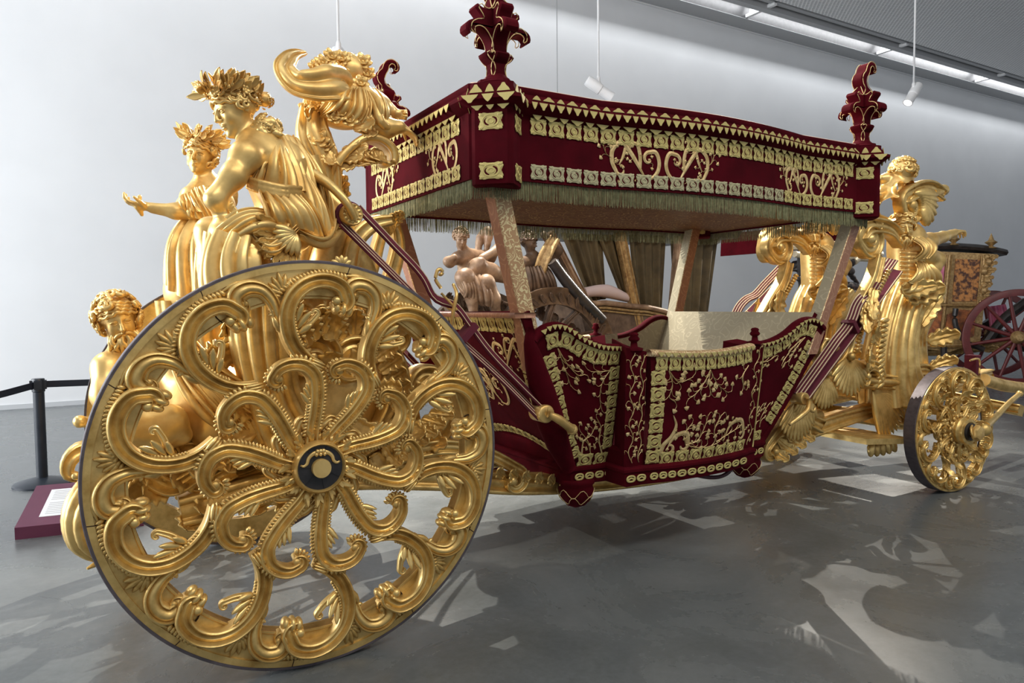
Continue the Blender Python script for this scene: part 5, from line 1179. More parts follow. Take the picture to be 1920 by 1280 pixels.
# tail of the sea monster, ribbed horn and hooks that stick out behind the wheel
mb = MB(); P = crv(qs((300, 850, -.1), (235, 890, -.2), (182, 925, -.32), (160, 970, -.36), (172, 1020, -.36), (210, 1045, -.34)), 26); R_ = np.interp(np.linspace(0, 1, 26), [0, .35, .6, .8, 1], [.09, .09, .09, .075, .03])
T_ = np.gradient(P, axis=0); T_ /= np.linalg.norm(T_, axis=1)[:, None]; S_ = np.cross(T_, YN); S_ /= np.linalg.norm(S_, axis=1)[:, None]; N_ = np.cross(S_, T_); a = np.linspace(0, 2*np.pi, 40, endpoint=False); rr = 1+.16*np.abs(np.cos(5*a))
mb.add(P[:, None]+R_[:, None, None]*rr[None, :, None]*(S_[:, None]*np.cos(a)[None, :, None]+N_[:, None]*np.sin(a)[None, :, None]), [grid_faces(26, 40, True), cap(range(40)), cap(range(25*40, 26*40))]); gpart('ribbed_tail', mb, 'ribbed gilded tail curling out behind the wheel')
mb = MB(); sweep(mb, qs((250, 860, -.2), (190, 850, -.3), (150, 845, -.34), (128, 868, -.36), (130, 892, -.36), (146, 896, -.36)), YN, [.03, .04, .04, .035, .02], GROOVE, .02, .05, n=24); ball(mb, q(142, 892, -.38), .02); gpart('hook_scroll', mb)
mb = MB(); sweep(mb, qs((230, 800, 0), (185, 795, -.05), (150, 790, -.1)), YN, [.03, .03, .025], ROUND, .02, .03, n=12); ball(mb, q(150, 790, -.1), .032); gpart('hook_scroll', mb)
mb = MB(); tube(mb, qs((230, 1040, -.3), (190, 1052, -.35), (163, 1066, -.38)), [.03, .022, .006], n=12, k=10); gpart('tail_tip', mb)
# curved rear springs (lyre-shaped bars) and the roller the strap turns on
for y, px0 in ((-.42, 0), (.42, -52)):
    mb = MB()
    sweep(mb, qs((640, 560, y), (655, 500, y), (668, 450, y), (700, 420, y), (735, 412, y)), YN, [.05, .055, .05, .045, .03], GROOVE, .02, .06, n=24)
    gpart('spring_bar', mb)
mb = MB(); sweep(mb, qs((665, 600, .10), (690, 530, .10), (708, 470, .10), (714, 425, .10), (706, 412, .10)), YN, [.04, .045, .04, .035, .03], GROOVE, .02, .07, n=20); ball(mb, q(706, 414, .06), .045); gpart('spring_bar', mb)
mb = MB(); sweep(mb, qs((715, 590, .15), (735, 520, .15), (748, 450, .15), (740, 415, .15)), YN, [.04, .05, .045, .03], GROOVE, .02, .07, n=20)
for k in range(5): lf(mb, 735, 440-4*k, .10, 14*(k-2), -40, .12, .045)
gpart('spring_bar', mb)
mb = MB(); tube(mb, qs((575, 300, -.3), (600, 350, -.32), (640, 390, -.4)), [.07, .06, .04], n=16, k=12); tube(mb, qs((590, 540, -.35), (615, 470, -.38), (640, 410, -.42)), [.07, .08, .05], n=16, k=12); tube(mb, qs((700, 560, -.2), (660, 470, -.25), (630, 380, -.3)), [.08, .09, .06], n=16, k=14); tube(mb, qs((560, 520, -.3), (575, 470, -.3), (575, 400, -.3)), [.05, .05, .05], n=10, k=10); gpart('support_post', mb)
# carved benches that carry the two women
def fluted(mb, pts, R_, lobes=12, n=26, k=72, depth=.16):
    P = crv(pts, n); Rr = lerp1(R_, n); T_ = np.gradient(P, axis=0); T_ /= np.linalg.norm(T_, axis=1)[:, None]; S_ = np.cross(T_, YN); S_ /= np.linalg.norm(S_, axis=1)[:, None]; N_ = np.cross(S_, T_); a = np.linspace(0, 2*np.pi, k, endpoint=False)
    rr = 1-depth+depth*np.abs(np.cos(lobes*.5*a))**.7
    mb.add(P[:, None]+(Rr[:, None]*rr[None])[..., None]*(S_[:, None]*np.cos(a)[None, :, None]+N_[:, None]*np.sin(a)[None, :, None]), [grid_faces(n, k, True), cap(range(k), True), cap(range((n-1)*k, n*k))])
for y, x in ((.52, -.28), (-.52, -.12)):
    mb = MB(); fluted(mb, [V3(.10, y*.8, .85), V3(-.05, y*.9, 1.10), V3(x*.9, y, 1.35), V3(x, y, 1.56), V3(x, y, 1.64)], [.22, .18, .16, .22, .24] if y > 0 else [.22, .16, .14, .16, .17]); gpart('seat_pedestal', mb)
# seat shell below the near woman
mb = MB(); c0 = q(552, 438, -.80)
for k in range(10): a = math.radians(160+12*k); leaf(mb, c0+V3(math.cos(a)*.02, 0, math.sin(a)*.02), V3(math.cos(a), -.25, math.sin(a)), V3(0, -1, .1), .185, .026, .35, 4, 14, th=.02)
for k in range(8): a = math.radians(165+15*k); petal(mb, c0+YN*.03, V3(math.cos(a), -.1, math.sin(a)), V3(0, -1, .1), .11, .018, .022)
gpart('shell_ornament', mb)
mb = MB()
for k in range(5): a = (k-2)*.5; petal(mb, q(641, 500, -.94), V3(math.sin(a), 0, math.cos(a)), YN, .055, .012, .010)
gpart('wheel_cresting', mb)
rb = MB(); rc = q(655, 404, -.60); lathe(rb, [(.0, -.06), (.055, -.06), (.055, .05), (.05, .056), (.036, .05), (.03, .06), (.0, .06)], rc, (0, -1, 0), 26)
for k in range(12): a = k*math.pi/6; petal(rb, rc+YN*.05+V3(math.cos(a)*.018, 0, math.sin(a)*.018), V3(math.cos(a), 0, math.sin(a)), YN, .036, .009, .008, (5, 6))
tube(rb, [rc+YN*.07+V3(.005, 0, -.02), rc+YN*.08+V3(-.03, 0, .04), rc+YN*.05+V3(-.09, 0, .12), rc+V3(-.16, .05, .2)], [.018, .022, .024, .03], n=14, k=10); gpart('strap_roller', rb, 'gilded roller with rosette carrying the rear strap')

# ---- suspension straps: velvet bands with cream and dark lines
CREAM = mat('cream_braid', (.66, .52, .33), rough=.6); STRAPM = mat('strap_velvet', (.085, .004, .016), (.12, .006, .022), scale=9, rough=.8, sheen=.2, sheen_c=(.7, .05, .12))
def strap(name, pts, wd, up, lines=(-.75, .75), lab=None, n=50):
    P = crv(pts, n); mb = MB(); sweep(mb, P, up, wd, [(-1, 0), (-.95, .9), (.95, .9), (1, 0)], .010, .006, resamp=False); o = mb.obj(name, STRAPM, coach, angle=30)
    if lab: o['label'] = lab
    T_ = np.gradient(P, axis=0); up = np.asarray(up, float); U_ = np.tile(up, (n, 1)) if up.ndim == 1 else crv(up, n); S_ = np.cross(T_, U_); S_ /= np.linalg.norm(S_, axis=1)[:, None]; N_ = np.cross(S_, T_); N_ /= np.linalg.norm(N_, axis=1)[:, None]
    for l in lines:
        for sg in (1,):
            mb = MB(); sweep(mb, P+S_*l*wd+N_*.0095*sg, N_, wd*.11, [(-1, 0), (0, 1), (1, 0)], .002, .001, resamp=False); mb.obj('strap_braid', CREAM, o)
    return o
for s in (-1, 1):
    y = s*.60; r0 = V3(rc[0], y, rc[2]); a0 = V3(1.345, s*.755, .985); d = nrm(a0-r0); nn = V3(-d[2], 0, d[0])*-1; nn = nn if nn[2] > 0 else -nn
    up2 = nrm(nn*.75+V3(0, -.65, 0))
    strap('suspension_strap', [r0+nn*.062-d*.0, r0+nn*.06+d*.25, r0+nn*.05+d*.50, r0+nn*.02+d*.60, r0+nn*.07+d*.72, r0+nn*.055+d*.85, r0+nn*.035+d*1.0, r0+nn*.03+d*1.3, a0+nn*.035], .034, up2, (-.78, .82), 'crimson strap with cream lines from rear roller to body' if s < 0 else None)
    strap('suspension_strap', [r0-nn*.06, r0-nn*.055+d*.4, r0-nn*.05+d*.8, r0-nn*.03+d*1.2, a0-nn*.03], .034, up2, (-.8, 0, .82))
    mb = MB(); a_ = np.linspace(math.pi*.5, math.pi*1.5, 16); tube(mb, [r0+nn*.062*math.sin(x)+d*.062*math.cos(x) for x in a_], .012, n=16, k=6); mb.obj('suspension_strap', STRAPM, coach)
    # lower roller with clevis
    mb = MB(); lathe(mb, [(0, -.06), (.05, -.06), (.052, .05), (.046, .058), (.0, .058)], a0, (0, -1, 0), 24)
    for k in range(12): x = k*math.pi/6; petal(mb, a0+V3(math.cos(x)*.016, -.05, math.sin(x)*.016), V3(math.cos(x), 0, math.sin(x)), YN, .034, .009, .008, (5, 6))
    tube(mb, [a0+V3(0, -.07, 0), a0+V3(.06, -.08, -.03), a0+V3(.13, -.06, -.075), a0+V3(.19, -.03, -.11)], [.020, .026, .024, .03], n=14, k=10); ball(mb, a0+V3(.19, -.03, -.11), .034)
    tube(mb, [a0+V3(.17, -.04, -.10), a0+V3(.23, -.02, -.14)], [.028, .004], n=5, k=10); o = mb.obj('strap_clevis', GOLD2, coach)
    # buckle on the upper strap
    mb = MB(); bc = r0+d*.66+nn*.05; e2 = nrm(np.cross(d, V3(0, 1, 0)))
    tube(mb, [bc+d*-.03+nn*.10, bc+nn*.06+V3(0, -.05, 0), bc+d*.05-nn*.02+V3(0, -.05, 0), bc+d*.12-nn*.09+V3(0, -.02, 0)], [.009, .010, .011, .006], n=14, k=8)
    P = curve_volute([(0, 0), (-.03, .05), (-.02, .09)], .018, .8, -1, 12, 14, .5); tube(mb, [bc+V3(p[0]-.03, -.01, p[1]+.07) for p in P], .010, k=8, resamp=False)
    for sg in (-1, 1): tube(mb, [bc+d*-.06+V3(0, sg*.045, 0), bc+d*.06+V3(0, sg*.045, 0)], .007, n=4, k=6)
    tube(mb, [bc+d*.06+V3(0, -.045, 0), bc+d*.06+V3(0, .045, 0)], .007, n=4, k=6); mb.obj('strap_buckle', GOLD2, coach)
    mb = MB(); lc = r0+d*.86; M_ = np.eye(4); M_[:3, 0] = d; M_[:3, 1] = (0, 1, 0); M_[:3, 2] = nn; M_[:3, 3] = lc+nn*.01
    box(mb, (-.018, -.05, -.055), (.018, .05, .062), M=M_); mb.obj('strap_loop', STRAPM, coach, smooth=False)
    # front straps
    f0 = V3(5.05, s*.56, 1.90); f1 = V3(3.70, s*.66, .88); d = nrm(f1-f0); nn = V3(d[2], 0, -d[0]); nn = nn if nn[2] > 0 else -nn; up2 = nrm(nn*.8+V3(-.5, -.5, 0))
    strap('suspension_strap', [f0+nn*.06, f0+nn*.055+d*.3, f0+nn*.05+d*.45, f0+nn*.085+d*.56, f0+nn*.085+d*.66, f0+nn*.045+d*.78, f0+nn*.04+d*1.1, f1+nn*.035], .045, up2, (-.8, -.27, .27, .8), 'crimson strap with cream lines at the front of the body' if s < 0 else None)
    strap('suspension_strap', [f0-nn*.055, f0-nn*.05+d*.6, f0-nn*.04+d*1.2, f1-nn*.03], .045, up2, (-.85, .85))
    mb = MB(); M_ = np.eye(4); M_[:3, 0] = d; M_[:3, 1] = (0, 1, 0); M_[:3, 2] = nn; M_[:3, 3] = f0+d*.84; box(mb, (-.02, -.055, -.05), (.02, .055, .062), M=M_); mb.obj('strap_loop', STRAPM, coach, smooth=False)
    mb = MB(); bc = f0+d*.60; tube(mb, [bc+V3(.10, -.04, .09), bc+V3(.05, -.06, .02), bc+V3(.0, -.06, -.05), bc+V3(-.07, -.04, -.03)], [.014, .018, .018, .012], n=14, k=8); tube(mb, [bc+V3(.03, -.06, .05), bc+V3(.10, -.06, .05)], .008, n=4, k=6); mb.obj('strap_buckle', GOLD2, coach)
    mb = MB(); lathe(mb, [(0, -.05), (.045, -.05), (.048, .05), (.042, .055), (.03, .048), (0, .05)], f1, (0, -1, 0), 22)
    tube(mb, [f1+V3(.02, -.07, 0), f1+V3(.0, -.08, -.06), f1+V3(-.10, -.08, -.12), f1+V3(-.20, -.07, -.17)], [.018, .02, .02, .012], n=14, k=8); tube(mb, [f1+V3(0, -.07, -.06), f1+V3(.06, -.08, -.09), f1+V3(.08, -.08, -.06)], [.016, .014, .008], n=8, k=8); mb.obj('strap_clevis', GOLD2, coach)
mb = MB(); tube(mb, [V3(2.55, -.55, .50), V3(2.70, -.62, .42), V3(2.90, -.66, .40), V3(3.05, -.62, .46), V3(3.1, -.55, .52)], .014, n=20, k=8); mb.obj('door_step_strap', LEATHER, coach)
# ------------------------------------------------------------------ front support: herm, putto, scrolls (near), mirrored on the far side
FY = -.45
RIBS5 = [(u, 1.1*math.sqrt(max(0, 1-u*u))*(.55+.45*abs(math.cos(u*7.6)))) for u in np.linspace(-1, 1, 45)]
def fq(px, py, dy=0.0): return at(px, py, y=FY+dy)
FRONT = []          # (name, mesh, children)
def fpart(name, mb, ch=(), m=GOLD, angle=55): FRONT.append((name, mb.mesh(name, m, True, angle), [(n_, c_.mesh(n_, m, True, angle)) for n_, c_ in ch]))
lo, hi = bounds([fq(1630, 300), fq(1830, 560), fq(1600, 560)], .06); lo[1] = FY-.30; hi[1] = FY+.25
# herm: bearded head, ribbed trunk, outstretched arm and bent draped arm
Z = Sdf(lo, hi, .0085); H = .26
hc = fq(1690, 428, -.05); fr = head(Z, hc, (-.55, -.80, -.15), (.05, 0, 1), H)
Z.cone(fq(1700, 450), fq(1695, 540), .16, .13, .05); Z.ell(fq(1708, 470), (.20, .15, .16), .05)
limb(Z, [fq(1722, 455, .05), fq(1742, 452, .05), fq(1768, 444, .06)], [.085, .075, .05]); limb(Z, [fq(1768, 444, .06), fq(1786, 438, .06)], [.05, .042]); hand(Z, fq(1786, 438, .06), V3(1, .1, .25), V3(.2, 0, -1), .24, .7)
limb(Z, [fq(1722, 465, -.12), fq(1735, 478, -.15), fq(1756, 487, -.16)], [.09, .085, .07]); limb(Z, [fq(1756, 488, -.16), fq(1750, 502, -.16), fq(1738, 512, -.15)], [.07, .06, .04])
for k in range(7): a = np.linspace(-1.2, 1.2, 7); Z.chain([fq(1693, 474+8*k)+V3(.15*math.sin(x), -.15*math.cos(x)-.01, -.02*math.cos(x)) for x in a], [.012, .022, .024, .022, .012], .006)
Hh = Sdf(hc-.30, hc+.30, .009); curls(Hh, hc, fr, H, 60, 41, .47, face=.38, rr=(.06, .10), drop=-.5)
beard(Hh, hc, fr, H, 15, .5)
Dd = Sdf(lo, hi, .0095)
Dd.folds([fq(1712, 448, -.16), fq(1738, 446, -.12)], [fq(1714, 486, -.20), fq(1742, 482, -.22)], 5, .026, .014, sag=(.02, -.06, 0), seed=2)
Dd.folds([fq(1716, 490, -.16), fq(1738, 492, -.15)], [fq(1704, 530, -.2), fq(1760, 540, -.18)], 6, .028, .014, sag=(0, -.05, 0), seed=3)
Dd.folds([fq(1708, 520, -.16), fq(1745, 520, -.16)], [fq(1690, 545, -.18), fq(1765, 545, -.15)], 5, .03, .014, sag=(0, -.05, -.04), seed=5)
hb = MB(); Z.mesh(hb); hm = MB(); Hh.mesh(hm); dm = MB(); Dd.mesh(dm); fpart('herm_figure', hb, [('hair', hm), ('drapery', dm)], GOLD2, None)
# putto seated on top, looking right, with small wing
Z = Sdf(*bounds([fq(1630, 295), fq(1725, 440)], .10), .008); Z.ax  # fresh grid
H = .27; hc = fq(1693, 328, -.02); fr = head(Z, hc, (.86, .1, -.30), (.15, 0, 1), H)
Z.cone(hc-V3(0, 0, .08), fq(1688, 352), .07, .075, .03); Z.ell(fq(1683, 366), np.array([[.12, 0, .03], [0, .11, 0], [-.03, 0, .17]]), .04); Z.ell(fq(1675, 388), (.16, .14, .13), .05)
limb(Z, [fq(1690, 352, -.10), fq(1704, 360, -.12), fq(1712, 350, -.10)], [.06, .055, .04]); limb(Z, [fq(1680, 352, .08), fq(1660, 358, .06), fq(1646, 366, .03)], [.06, .055, .04])
limb(Z, [fq(1672, 392, -.08), fq(1662, 398, -.18), fq(1658, 402, -.16)], [.10, .09, .075]); limb(Z, [fq(1659, 402, -.16), fq(1659, 420, -.14), fq(1655, 432, -.15)], [.07, .055, .045]); limb(Z, [fq(1676, 392, .06), fq(1690, 405, .0), fq(1694, 425, -.02)], [.09, .075, .05])
Z.chain([fq(1684, 356, .02), fq(1668, 338, .05), fq(1654, 334, .06)], [.03, .05, .06, .03], .02, 8)
Hh = Sdf(hc-.26, hc+.26, .009); curls(Hh, hc, fr, H, 60, 51, .46, face=.34, rr=(.07, .11), drop=-.35); Hh.ell(hc+H*(-.08*fr[0]+.12*fr[2]), np.array([fr[0]*.42, fr[1]*.37, fr[2]*.38])*H, .01)
hb = MB(); Z.mesh(hb); hm = MB(); Hh.mesh(hm); fpart('putto', hb, [('hair', hm)], GOLD2, None)
# scrolls
def fscroll(mb, pts, wd, r0, turns, sg, dy=0.0, prof=FLUTE, th=.06, eye=.04, n=30, nv=24, dec=.72):
    P3 = np.array([fq(*p, dy) for p in pts]); c = curve_volute(P3[:, [0, 2]], r0, turns, sg, n, nv, dec); t = np.linspace(0, 1, len(c))
    W_ = np.interp(t, [0, .4, .75, 1], [wd*.8, wd, wd*.85, wd*.4]); P = np.stack([c[:, 0], np.full(len(c), FY+dy), c[:, 1]], 1); sweep(mb, P, YN, W_, prof, W_*.6, th, resamp=False); ball(mb, P[-1]+YN*W_[-1]*.5, eye); return P
mb = MB(); fscroll(mb, [(1690, 455), (1672, 432), (1650, 424), (1622, 428), (1612, 448), (1622, 466)], .075, .11, .95, 1, -.08, eye=.05); fscroll(mb, [(1660, 416), (1630, 410), (1606, 424), (1600, 450)], .055, .09, .5, 1, -.02); fpart('volute_scroll', mb)
mb = MB(); fscroll(mb, [(1768, 366), (1745, 352), (1715, 358), (1694, 378), (1698, 396)], .075, .10, .95, 1, -.08, eye=.05)
for k in range(7): petal(mb, fq(1712+3*k, 362+2*k, -.10), fq(1760-8*k, 372+9*k)-fq(1712, 366), V3(-.2, -1, .1), .31-.012*k, .05, .05, (7, 10), curl=.12)
tube(mb, [fq(1745, 364, -.05), fq(1762, 358, -.05), fq(1770, 356, -.05)], [.06, .055, .05], n=8, k=12); fpart('cornucopia', mb)
mb = MB(); fscroll(mb, [(1650, 480), (1640, 520), (1612, 575), (1592, 620), (1585, 655), (1565, 680)], .065, .12, .8, -1, -.12, eye=.05, th=.06)
P = np.array([fq(1655, 500, -.14), fq(1630, 550, -.14), fq(1606, 600, -.14), fq(1595, 650, -.14)]); Pc = crv(P, 30); bead_row(mb, Pc, sides(Pc, YN), -.06, YN, .02, .022, 1.4, slant=.3); fpart('beaded_scroll', mb)
# trunk
def flutetube(mb, pts, R_, lobes=14, n=34, k=84, depth=.13, tw=0.0):
    P = crv(pts, n); Rr = lerp1(R_, n); T_ = np.gradient(P, axis=0); T_ /= np.linalg.norm(T_, axis=1)[:, None]; S_ = np.cross(T_, YN); S_ /= np.linalg.norm(S_, axis=1)[:, None]; N_ = np.cross(S_, T_); a = np.linspace(0, 2*np.pi, k, endpoint=False)
    rr = 1-depth+depth*np.abs(np.cos(lobes*.5*(a[None]+tw*np.linspace(0, 1, n)[:, None])))**.7
    mb.add(P[:, None]+(Rr[:, None]*rr)[..., None]*(S_[:, None]*np.cos(a)[None, :, None]+N_[:, None]*np.sin(a)[None, :, None]), [grid_faces(n, k, True), cap(range(k), True), cap(range((n-1)*k, n*k))])
mb = MB(); flutetube(mb, [fq(1674, 745), fq(1668, 690), fq(1672, 640), fq(1684, 590), fq(1698, 550), fq(1706, 525)], [.30, .25, .22, .20, .20, .17], 15)
flutetube(mb, [fq(1722, 740, .0), fq(1712, 680, .0), fq(1715, 620, .0), fq(1735, 575, .0), fq(1760, 546, .0)], [.16, .13, .11, .12, .07], 9)
Pc = crv([fq(1640, 720, -.1), fq(1640, 660, -.12), fq(1648, 600, -.12)], 24); bead_row(mb, Pc, sides(Pc, YN), 0, YN, .05, .028, 2.2, slant=.3); fpart('acanthus_trunk', mb)
for k, (px, py, dx, dy, L, W_, cu) in enumerate(((1700, 560, 60, -22, .36, .12, .8), (1725, 610, 30, -50, .34, .09, .2), (1740, 640, 50, -16, .30, .09, .9), (1650, 640, -40, -40, .3, .1, .6), (1640, 680, -50, -20, .3, .1, .6), (1690, 545, 60, -6, .34, .10, .6), (1745, 690, 40, -20, .26, .08, .9), (1625, 560, -6, 60, .3, .07, .3), (1640, 540, -10, 50, .3, .07, .3))):
    mb = MB(); a = fq(px, py, -.18); b = fq(px+dx, py+dy, -.20); leaf(mb, a, b-a, V3(-.3, -1, .2), L, W_, cu, 4, th=.012); fpart('acanthus_leaf', mb)
# base mouldings, scrolled feet
mb = MB(); fscroll(mb, [(1760, 712), (1740, 694), (1715, 696), (1700, 708)], .055, .06, .8, 1, -.16, eye=.035); fscroll(mb, [(1655, 710), (1645, 690), (1625, 688), (1618, 700)], .05, .05, .8, 1, -.16, eye=.03)
sweep(mb, [fq(1612, 712, -.1), fq(1660, 716, -.12), fq(1720, 720, -.12), fq(1760, 722, -.1)], YN, [.07]*2, RIBS3, .05, .3, n=16); fpart('base_moulding', mb)
# scallop fans hanging at the front
def fan(px, py, a0, a1, n, L, W_, dy, name):
    mb = MB(); o = fq(px, py, dy)
    for k in range(n): a = math.radians(a0+(a1-a0)*k/(n-1)); petal(mb, o+V3(math.cos(a)*.03, 0, math.sin(a)*.03), V3(math.cos(a), -.12, math.sin(a)), YN, L*(1-.12*abs(2*k/(n-1)-1)), W_, W_*.8, (7, 10), curl=-.04)
    ball(mb, o+YN*.02, W_*1.3); fpart(name, mb)
fan(1592, 668, -150, -30, 13, .30, .026, -.16, 'shell_fan'); fan(1548, 698, -150, -60, 11, .27, .025, -.14, 'shell_fan'); fan(1512, 732, -140, -65, 9, .26, .024, -.12, 'shell_fan'); fan(1493, 748, -140, -50, 12, .30, .024, -.12, 'shell_fan')
fan(1634, 722, -80, -20, 12, .50, .032, -.10, 'ribbed_fan'); fan(1682, 726, -75, 5, 9, .30, .03, -.06, 'ribbed_fan')
for s in (1, -1):
    for nm, me, ch in FRONT:
        o = link(nm, me, coach); o.location = (0, 0 if s == 1 else -2*FY, 0)
        if s == 1 and nm in ('herm_figure', 'putto'): o['label'] = {'herm_figure': 'gilded bearded herm with outstretched arm at the front', 'putto': 'gilded winged child seated on the front support'}[nm]
        for cn, cm in ch: link(cn, cm, o)
# transverse cross beam, footboard, pole and splinter bars
mb = MB(); sweep(mb, [V3(5.25, -.80, .74), V3(5.25, 0, .78), V3(5.25, .80, .74)], (-1, 0, .2), .10, RIBS3, .04, .14, n=24); gpart('bolster', mb)
mb = MB(); sweep(mb, [V3(5.0, -.42, .60), V3(5.6, -.42, .62), V3(6.4, -.3, .72), V3(7.6, -.12, .80)], YN, [.07, .07, .06, .05], FLUTE, .03, .09, n=24); gpart('futchell', mb)
mb = MB(); sweep(mb, [V3(5.0, .42, .60), V3(5.6, .42, .62), V3(6.4, .3, .72), V3(7.6, .12, .80)], YN, [.07, .07, .06, .05], FLUTE, .03, .09, n=24); gpart('futchell', mb)
mb = MB(); sweep(mb, [V3(6.25, -1.0, .62), V3(6.25, 0, .70), V3(6.25, 1.0, .62)], (-1, 0, .3), .05, RIBS3, .03, .08, n=24); gpart('splinter_bar', mb)
P = [q(1848, 798, -1.06), q(1868, 780, -1.0), q(1890, 757, -.95), q(1912, 738, -.9)]
mb = MB(); tube(mb, P, [.035, .026, .024, .022], n=18, k=10); ball(mb, P[0]+V3(-.02, 0, -.03), .055); ball(mb, P[-1], .03); gpart('draught_bar', mb)
mb = MB(); tube(mb, [q(1845, 712, -.6), q(1880, 722, -.6), q(1925, 728, -.6)], [.06, .06, .055], n=12, k=12); gpart('pole', mb)
mb = MB(); tube(mb, [q(1848, 762, -.5), q(1885, 765, -.5), q(1908, 770, -.5)], [.04, .045, .05], n=12, k=10); gpart('pole', mb)
mb = MB(); box(mb, q(1822, 690, -.7)-V3(.03, .05, .12), q(1822, 690, -.7)+V3(.05, .05, .12)); mb.obj('leather_trace', STRAPM, coach, smooth=False)
c_ = q(1832, 695, -.78); mb = MB(); tube(mb, [c_+V3(-.12, 0, .10), c_+V3(.03, 0, .10), c_+V3(.06, 0, -.10), c_+V3(.10, 0, -.11), c_+V3(-.06, 0, -.11)], .009, n=20, k=6); mb.obj('trace_buckle', GOLD2, coach)
# footboard between body and front wheels
mb = MB(); A_ = [V3(4.28, -.30, .545), V3(4.32, -.80, .53), V3(4.95, -.80, .47), V3(5.0, -.30, .47)]; A_ = np.array(A_+[p*[1, -1, 1] for p in A_[::-1]]); n_ = len(A_); T_ = np.array([0, 0, .045])
mb.add(np.vstack([A_, A_-T_]), [cap(range(n_)), cap(range(n_, 2*n_), True), np.array([[i, i+n_, (i+1) % n_+n_, (i+1) % n_] for i in range(n_)])]); o = gpart('footboard', mb, None, GOLD, 30)
mb = MB()
for k in range(5): petal(mb, V3(4.55+.06*k, -.70, .48), V3((k-2)*.2, -.15, -1), YN, .14, .035, .03, (7, 10))
mb.obj('carved_boss', GOLD, o)
for s in (-1, 1):
    mb = MB(); sweep(mb, [V3(3.55, s*.40, .46), V3(3.75, s*.42, .50), V3(4.0, s*.42, .62), V3(4.3, s*.40, .66)], YN, [.05, .085, .08, .06], ROUND, .04, .10, n=20)
    for k in range(4): leaf(mb, V3(3.60+.10*k, s*.42-.05, .50+.04*k), V3(.4, -.3, -.5), YN, .18, .06, .5, 3)
    gpart('dolphin_head', mb)
# ------------------------------------------------------------------ background coaches, barrier, sign, lamps
BRDK = mat('dark_bronze_wood', (.085, .05, .03), (.19, .12, .075), scale=8, rough=.45, metal=.15, bs=.2, bscale=40, bd=.004)
CURT = mat('olive_curtain', (.06, .042, .018), (.135, .097, .042), scale=3, rough=.75, bs=.2, bscale=120)
PAINT = mat('painted_panel', (.42, .13, .035), (.16, .05, .02), scale=9, rough=.6, lo=.42, hi=.60); PAINT2 = mat('painted_panel_scene', (.52, .22, .06), (.07, .025, .015), scale=11, rough=.6, lo=.42, hi=.58)
REDW = mat('oxblood_paint', (.10, .014, .014), (.14, .02, .02), scale=7, rough=.4); OLDG = mat('old_gilding', (.28, .16, .06), (.52, .35, .15), scale=22, rough=.45, metal=.4, bs=.4, bscale=70, bd=.004)
PINK = mat('pink_silk', (.55, .12, .24), (.70, .22, .34), scale=5, rough=.5, sheen=.3, sheen_c=(.9, .5, .6)); CREAMT = mat('cream_trim', (.72, .62, .44), rough=.6); DKLEA = mat('black_leather', (.018, .015, .014), (.05, .04, .036), scale=9, rough=.35)
def sheet(mb, A, B, waves, amp, nu=60, nv=8, gather=0.0, th=.012):
    """hanging cloth between an upper edge A and a lower edge B, pleated"""
    A = crv(A, nu); B = crv(B, nu); t = np.linspace(0, 1, nv); u = np.linspace(0, 1, nu); d = nrm(np.cross(A[-1]-A[0], V3(0, 0, 1)))
    pl = amp*(np.sin(u*waves*2*np.pi)+.4*np.sin(u*waves*4.3+1))
    V = np.array([[A[i]*(1-s)+B[i]*s+d*pl[i]*(.6+.4*s) for s in t] for i in range(nu)]); W_ = V+d*th
    n = nu*nv; F = grid_faces(nu, nv); mb.add(np.concatenate([V.reshape(-1, 3), W_.reshape(-1, 3)]), [F, F[:, ::-1]+n])
# ---- bronze-coloured coach with statues
bc_ = empty('bronze_coach', (4.5, 3.6, 0), 'dark brown carved coach with olive curtains standing behind the gilded one', 'coach'); OB = V3(4.5, 3.6, 0)
def bpart(name, mb, m, ch=(), angle=50, smooth=True, par=None):
    mb.v = [v-OB for v in mb.v]; o = mb.obj(name, m, par or bc_, smooth, angle); return o
for y in (2.72, 4.5):
    mb = MB(); lathe(mb, [(.70, .03), (.86, .03), (.885, .05), (.90, .05), (.90, -.05), (.70, -.05), (.70, .03)], V3(3.76, y, .9), (0, -1, 0), 90); 
    for k in range(40): a = k*math.pi/20; leaf(mb, V3(3.76+.72*math.cos(a), y-.03, .9+.72*math.sin(a)), V3(math.cos(a+.7), -.1, math.sin(a+.7)), YN, .15, .035, .3, 2, 8)
    wo = bpart('carved_wheel', mb, BRDK)
    for k in range(12):
        a = k*math.pi/6; mb = MB(); c = curve_volute([(.14*math.cos(a), .14*math.sin(a)), (.40*math.cos(a+.25), .40*math.sin(a+.25)), (.72*math.cos(a), .72*math.sin(a))], .05, .4, 1, 16, 8, .4); P = np.stack([3.76+c[:, 0], np.full(len(c), y), .9+c[:, 1]], 1); sweep(mb, P, YN, .035, FLUTE, None, .05, resamp=False); bpart('spoke', mb, BRDK, par=wo)
    mb = MB(); lathe(mb, [(0, -.1), (.13, -.1), (.15, 0), (.12, .1), (.0, .13)], V3(3.76, y, .9), (0, -1, 0), 24); bpart('hub', mb, BRONZE, par=wo)
BY = 3.0
lo, hi = bounds([q(825, 415, BY), q(1010, 600, BY)], .22); lo[1] = BY-.5; hi[1] = BY+.45
S1 = Sdf(lo, hi, .010); H = .22; hc = q(864, 446, BY-.1); fr = head(S1, hc, (-.2, -.90, -.40), (-.1, -.3, .95), H)
S1.cone(hc+V3(.02, .03, -.08), q(872, 474, BY-.05), .055, .06, .03); torso(S1, q(874, 476, BY-.05), q(878, 496, BY), q(884, 522, BY), q(892, 545, BY), q(902, 480, BY+.1), q(858, 484, BY-.1), 1.0)
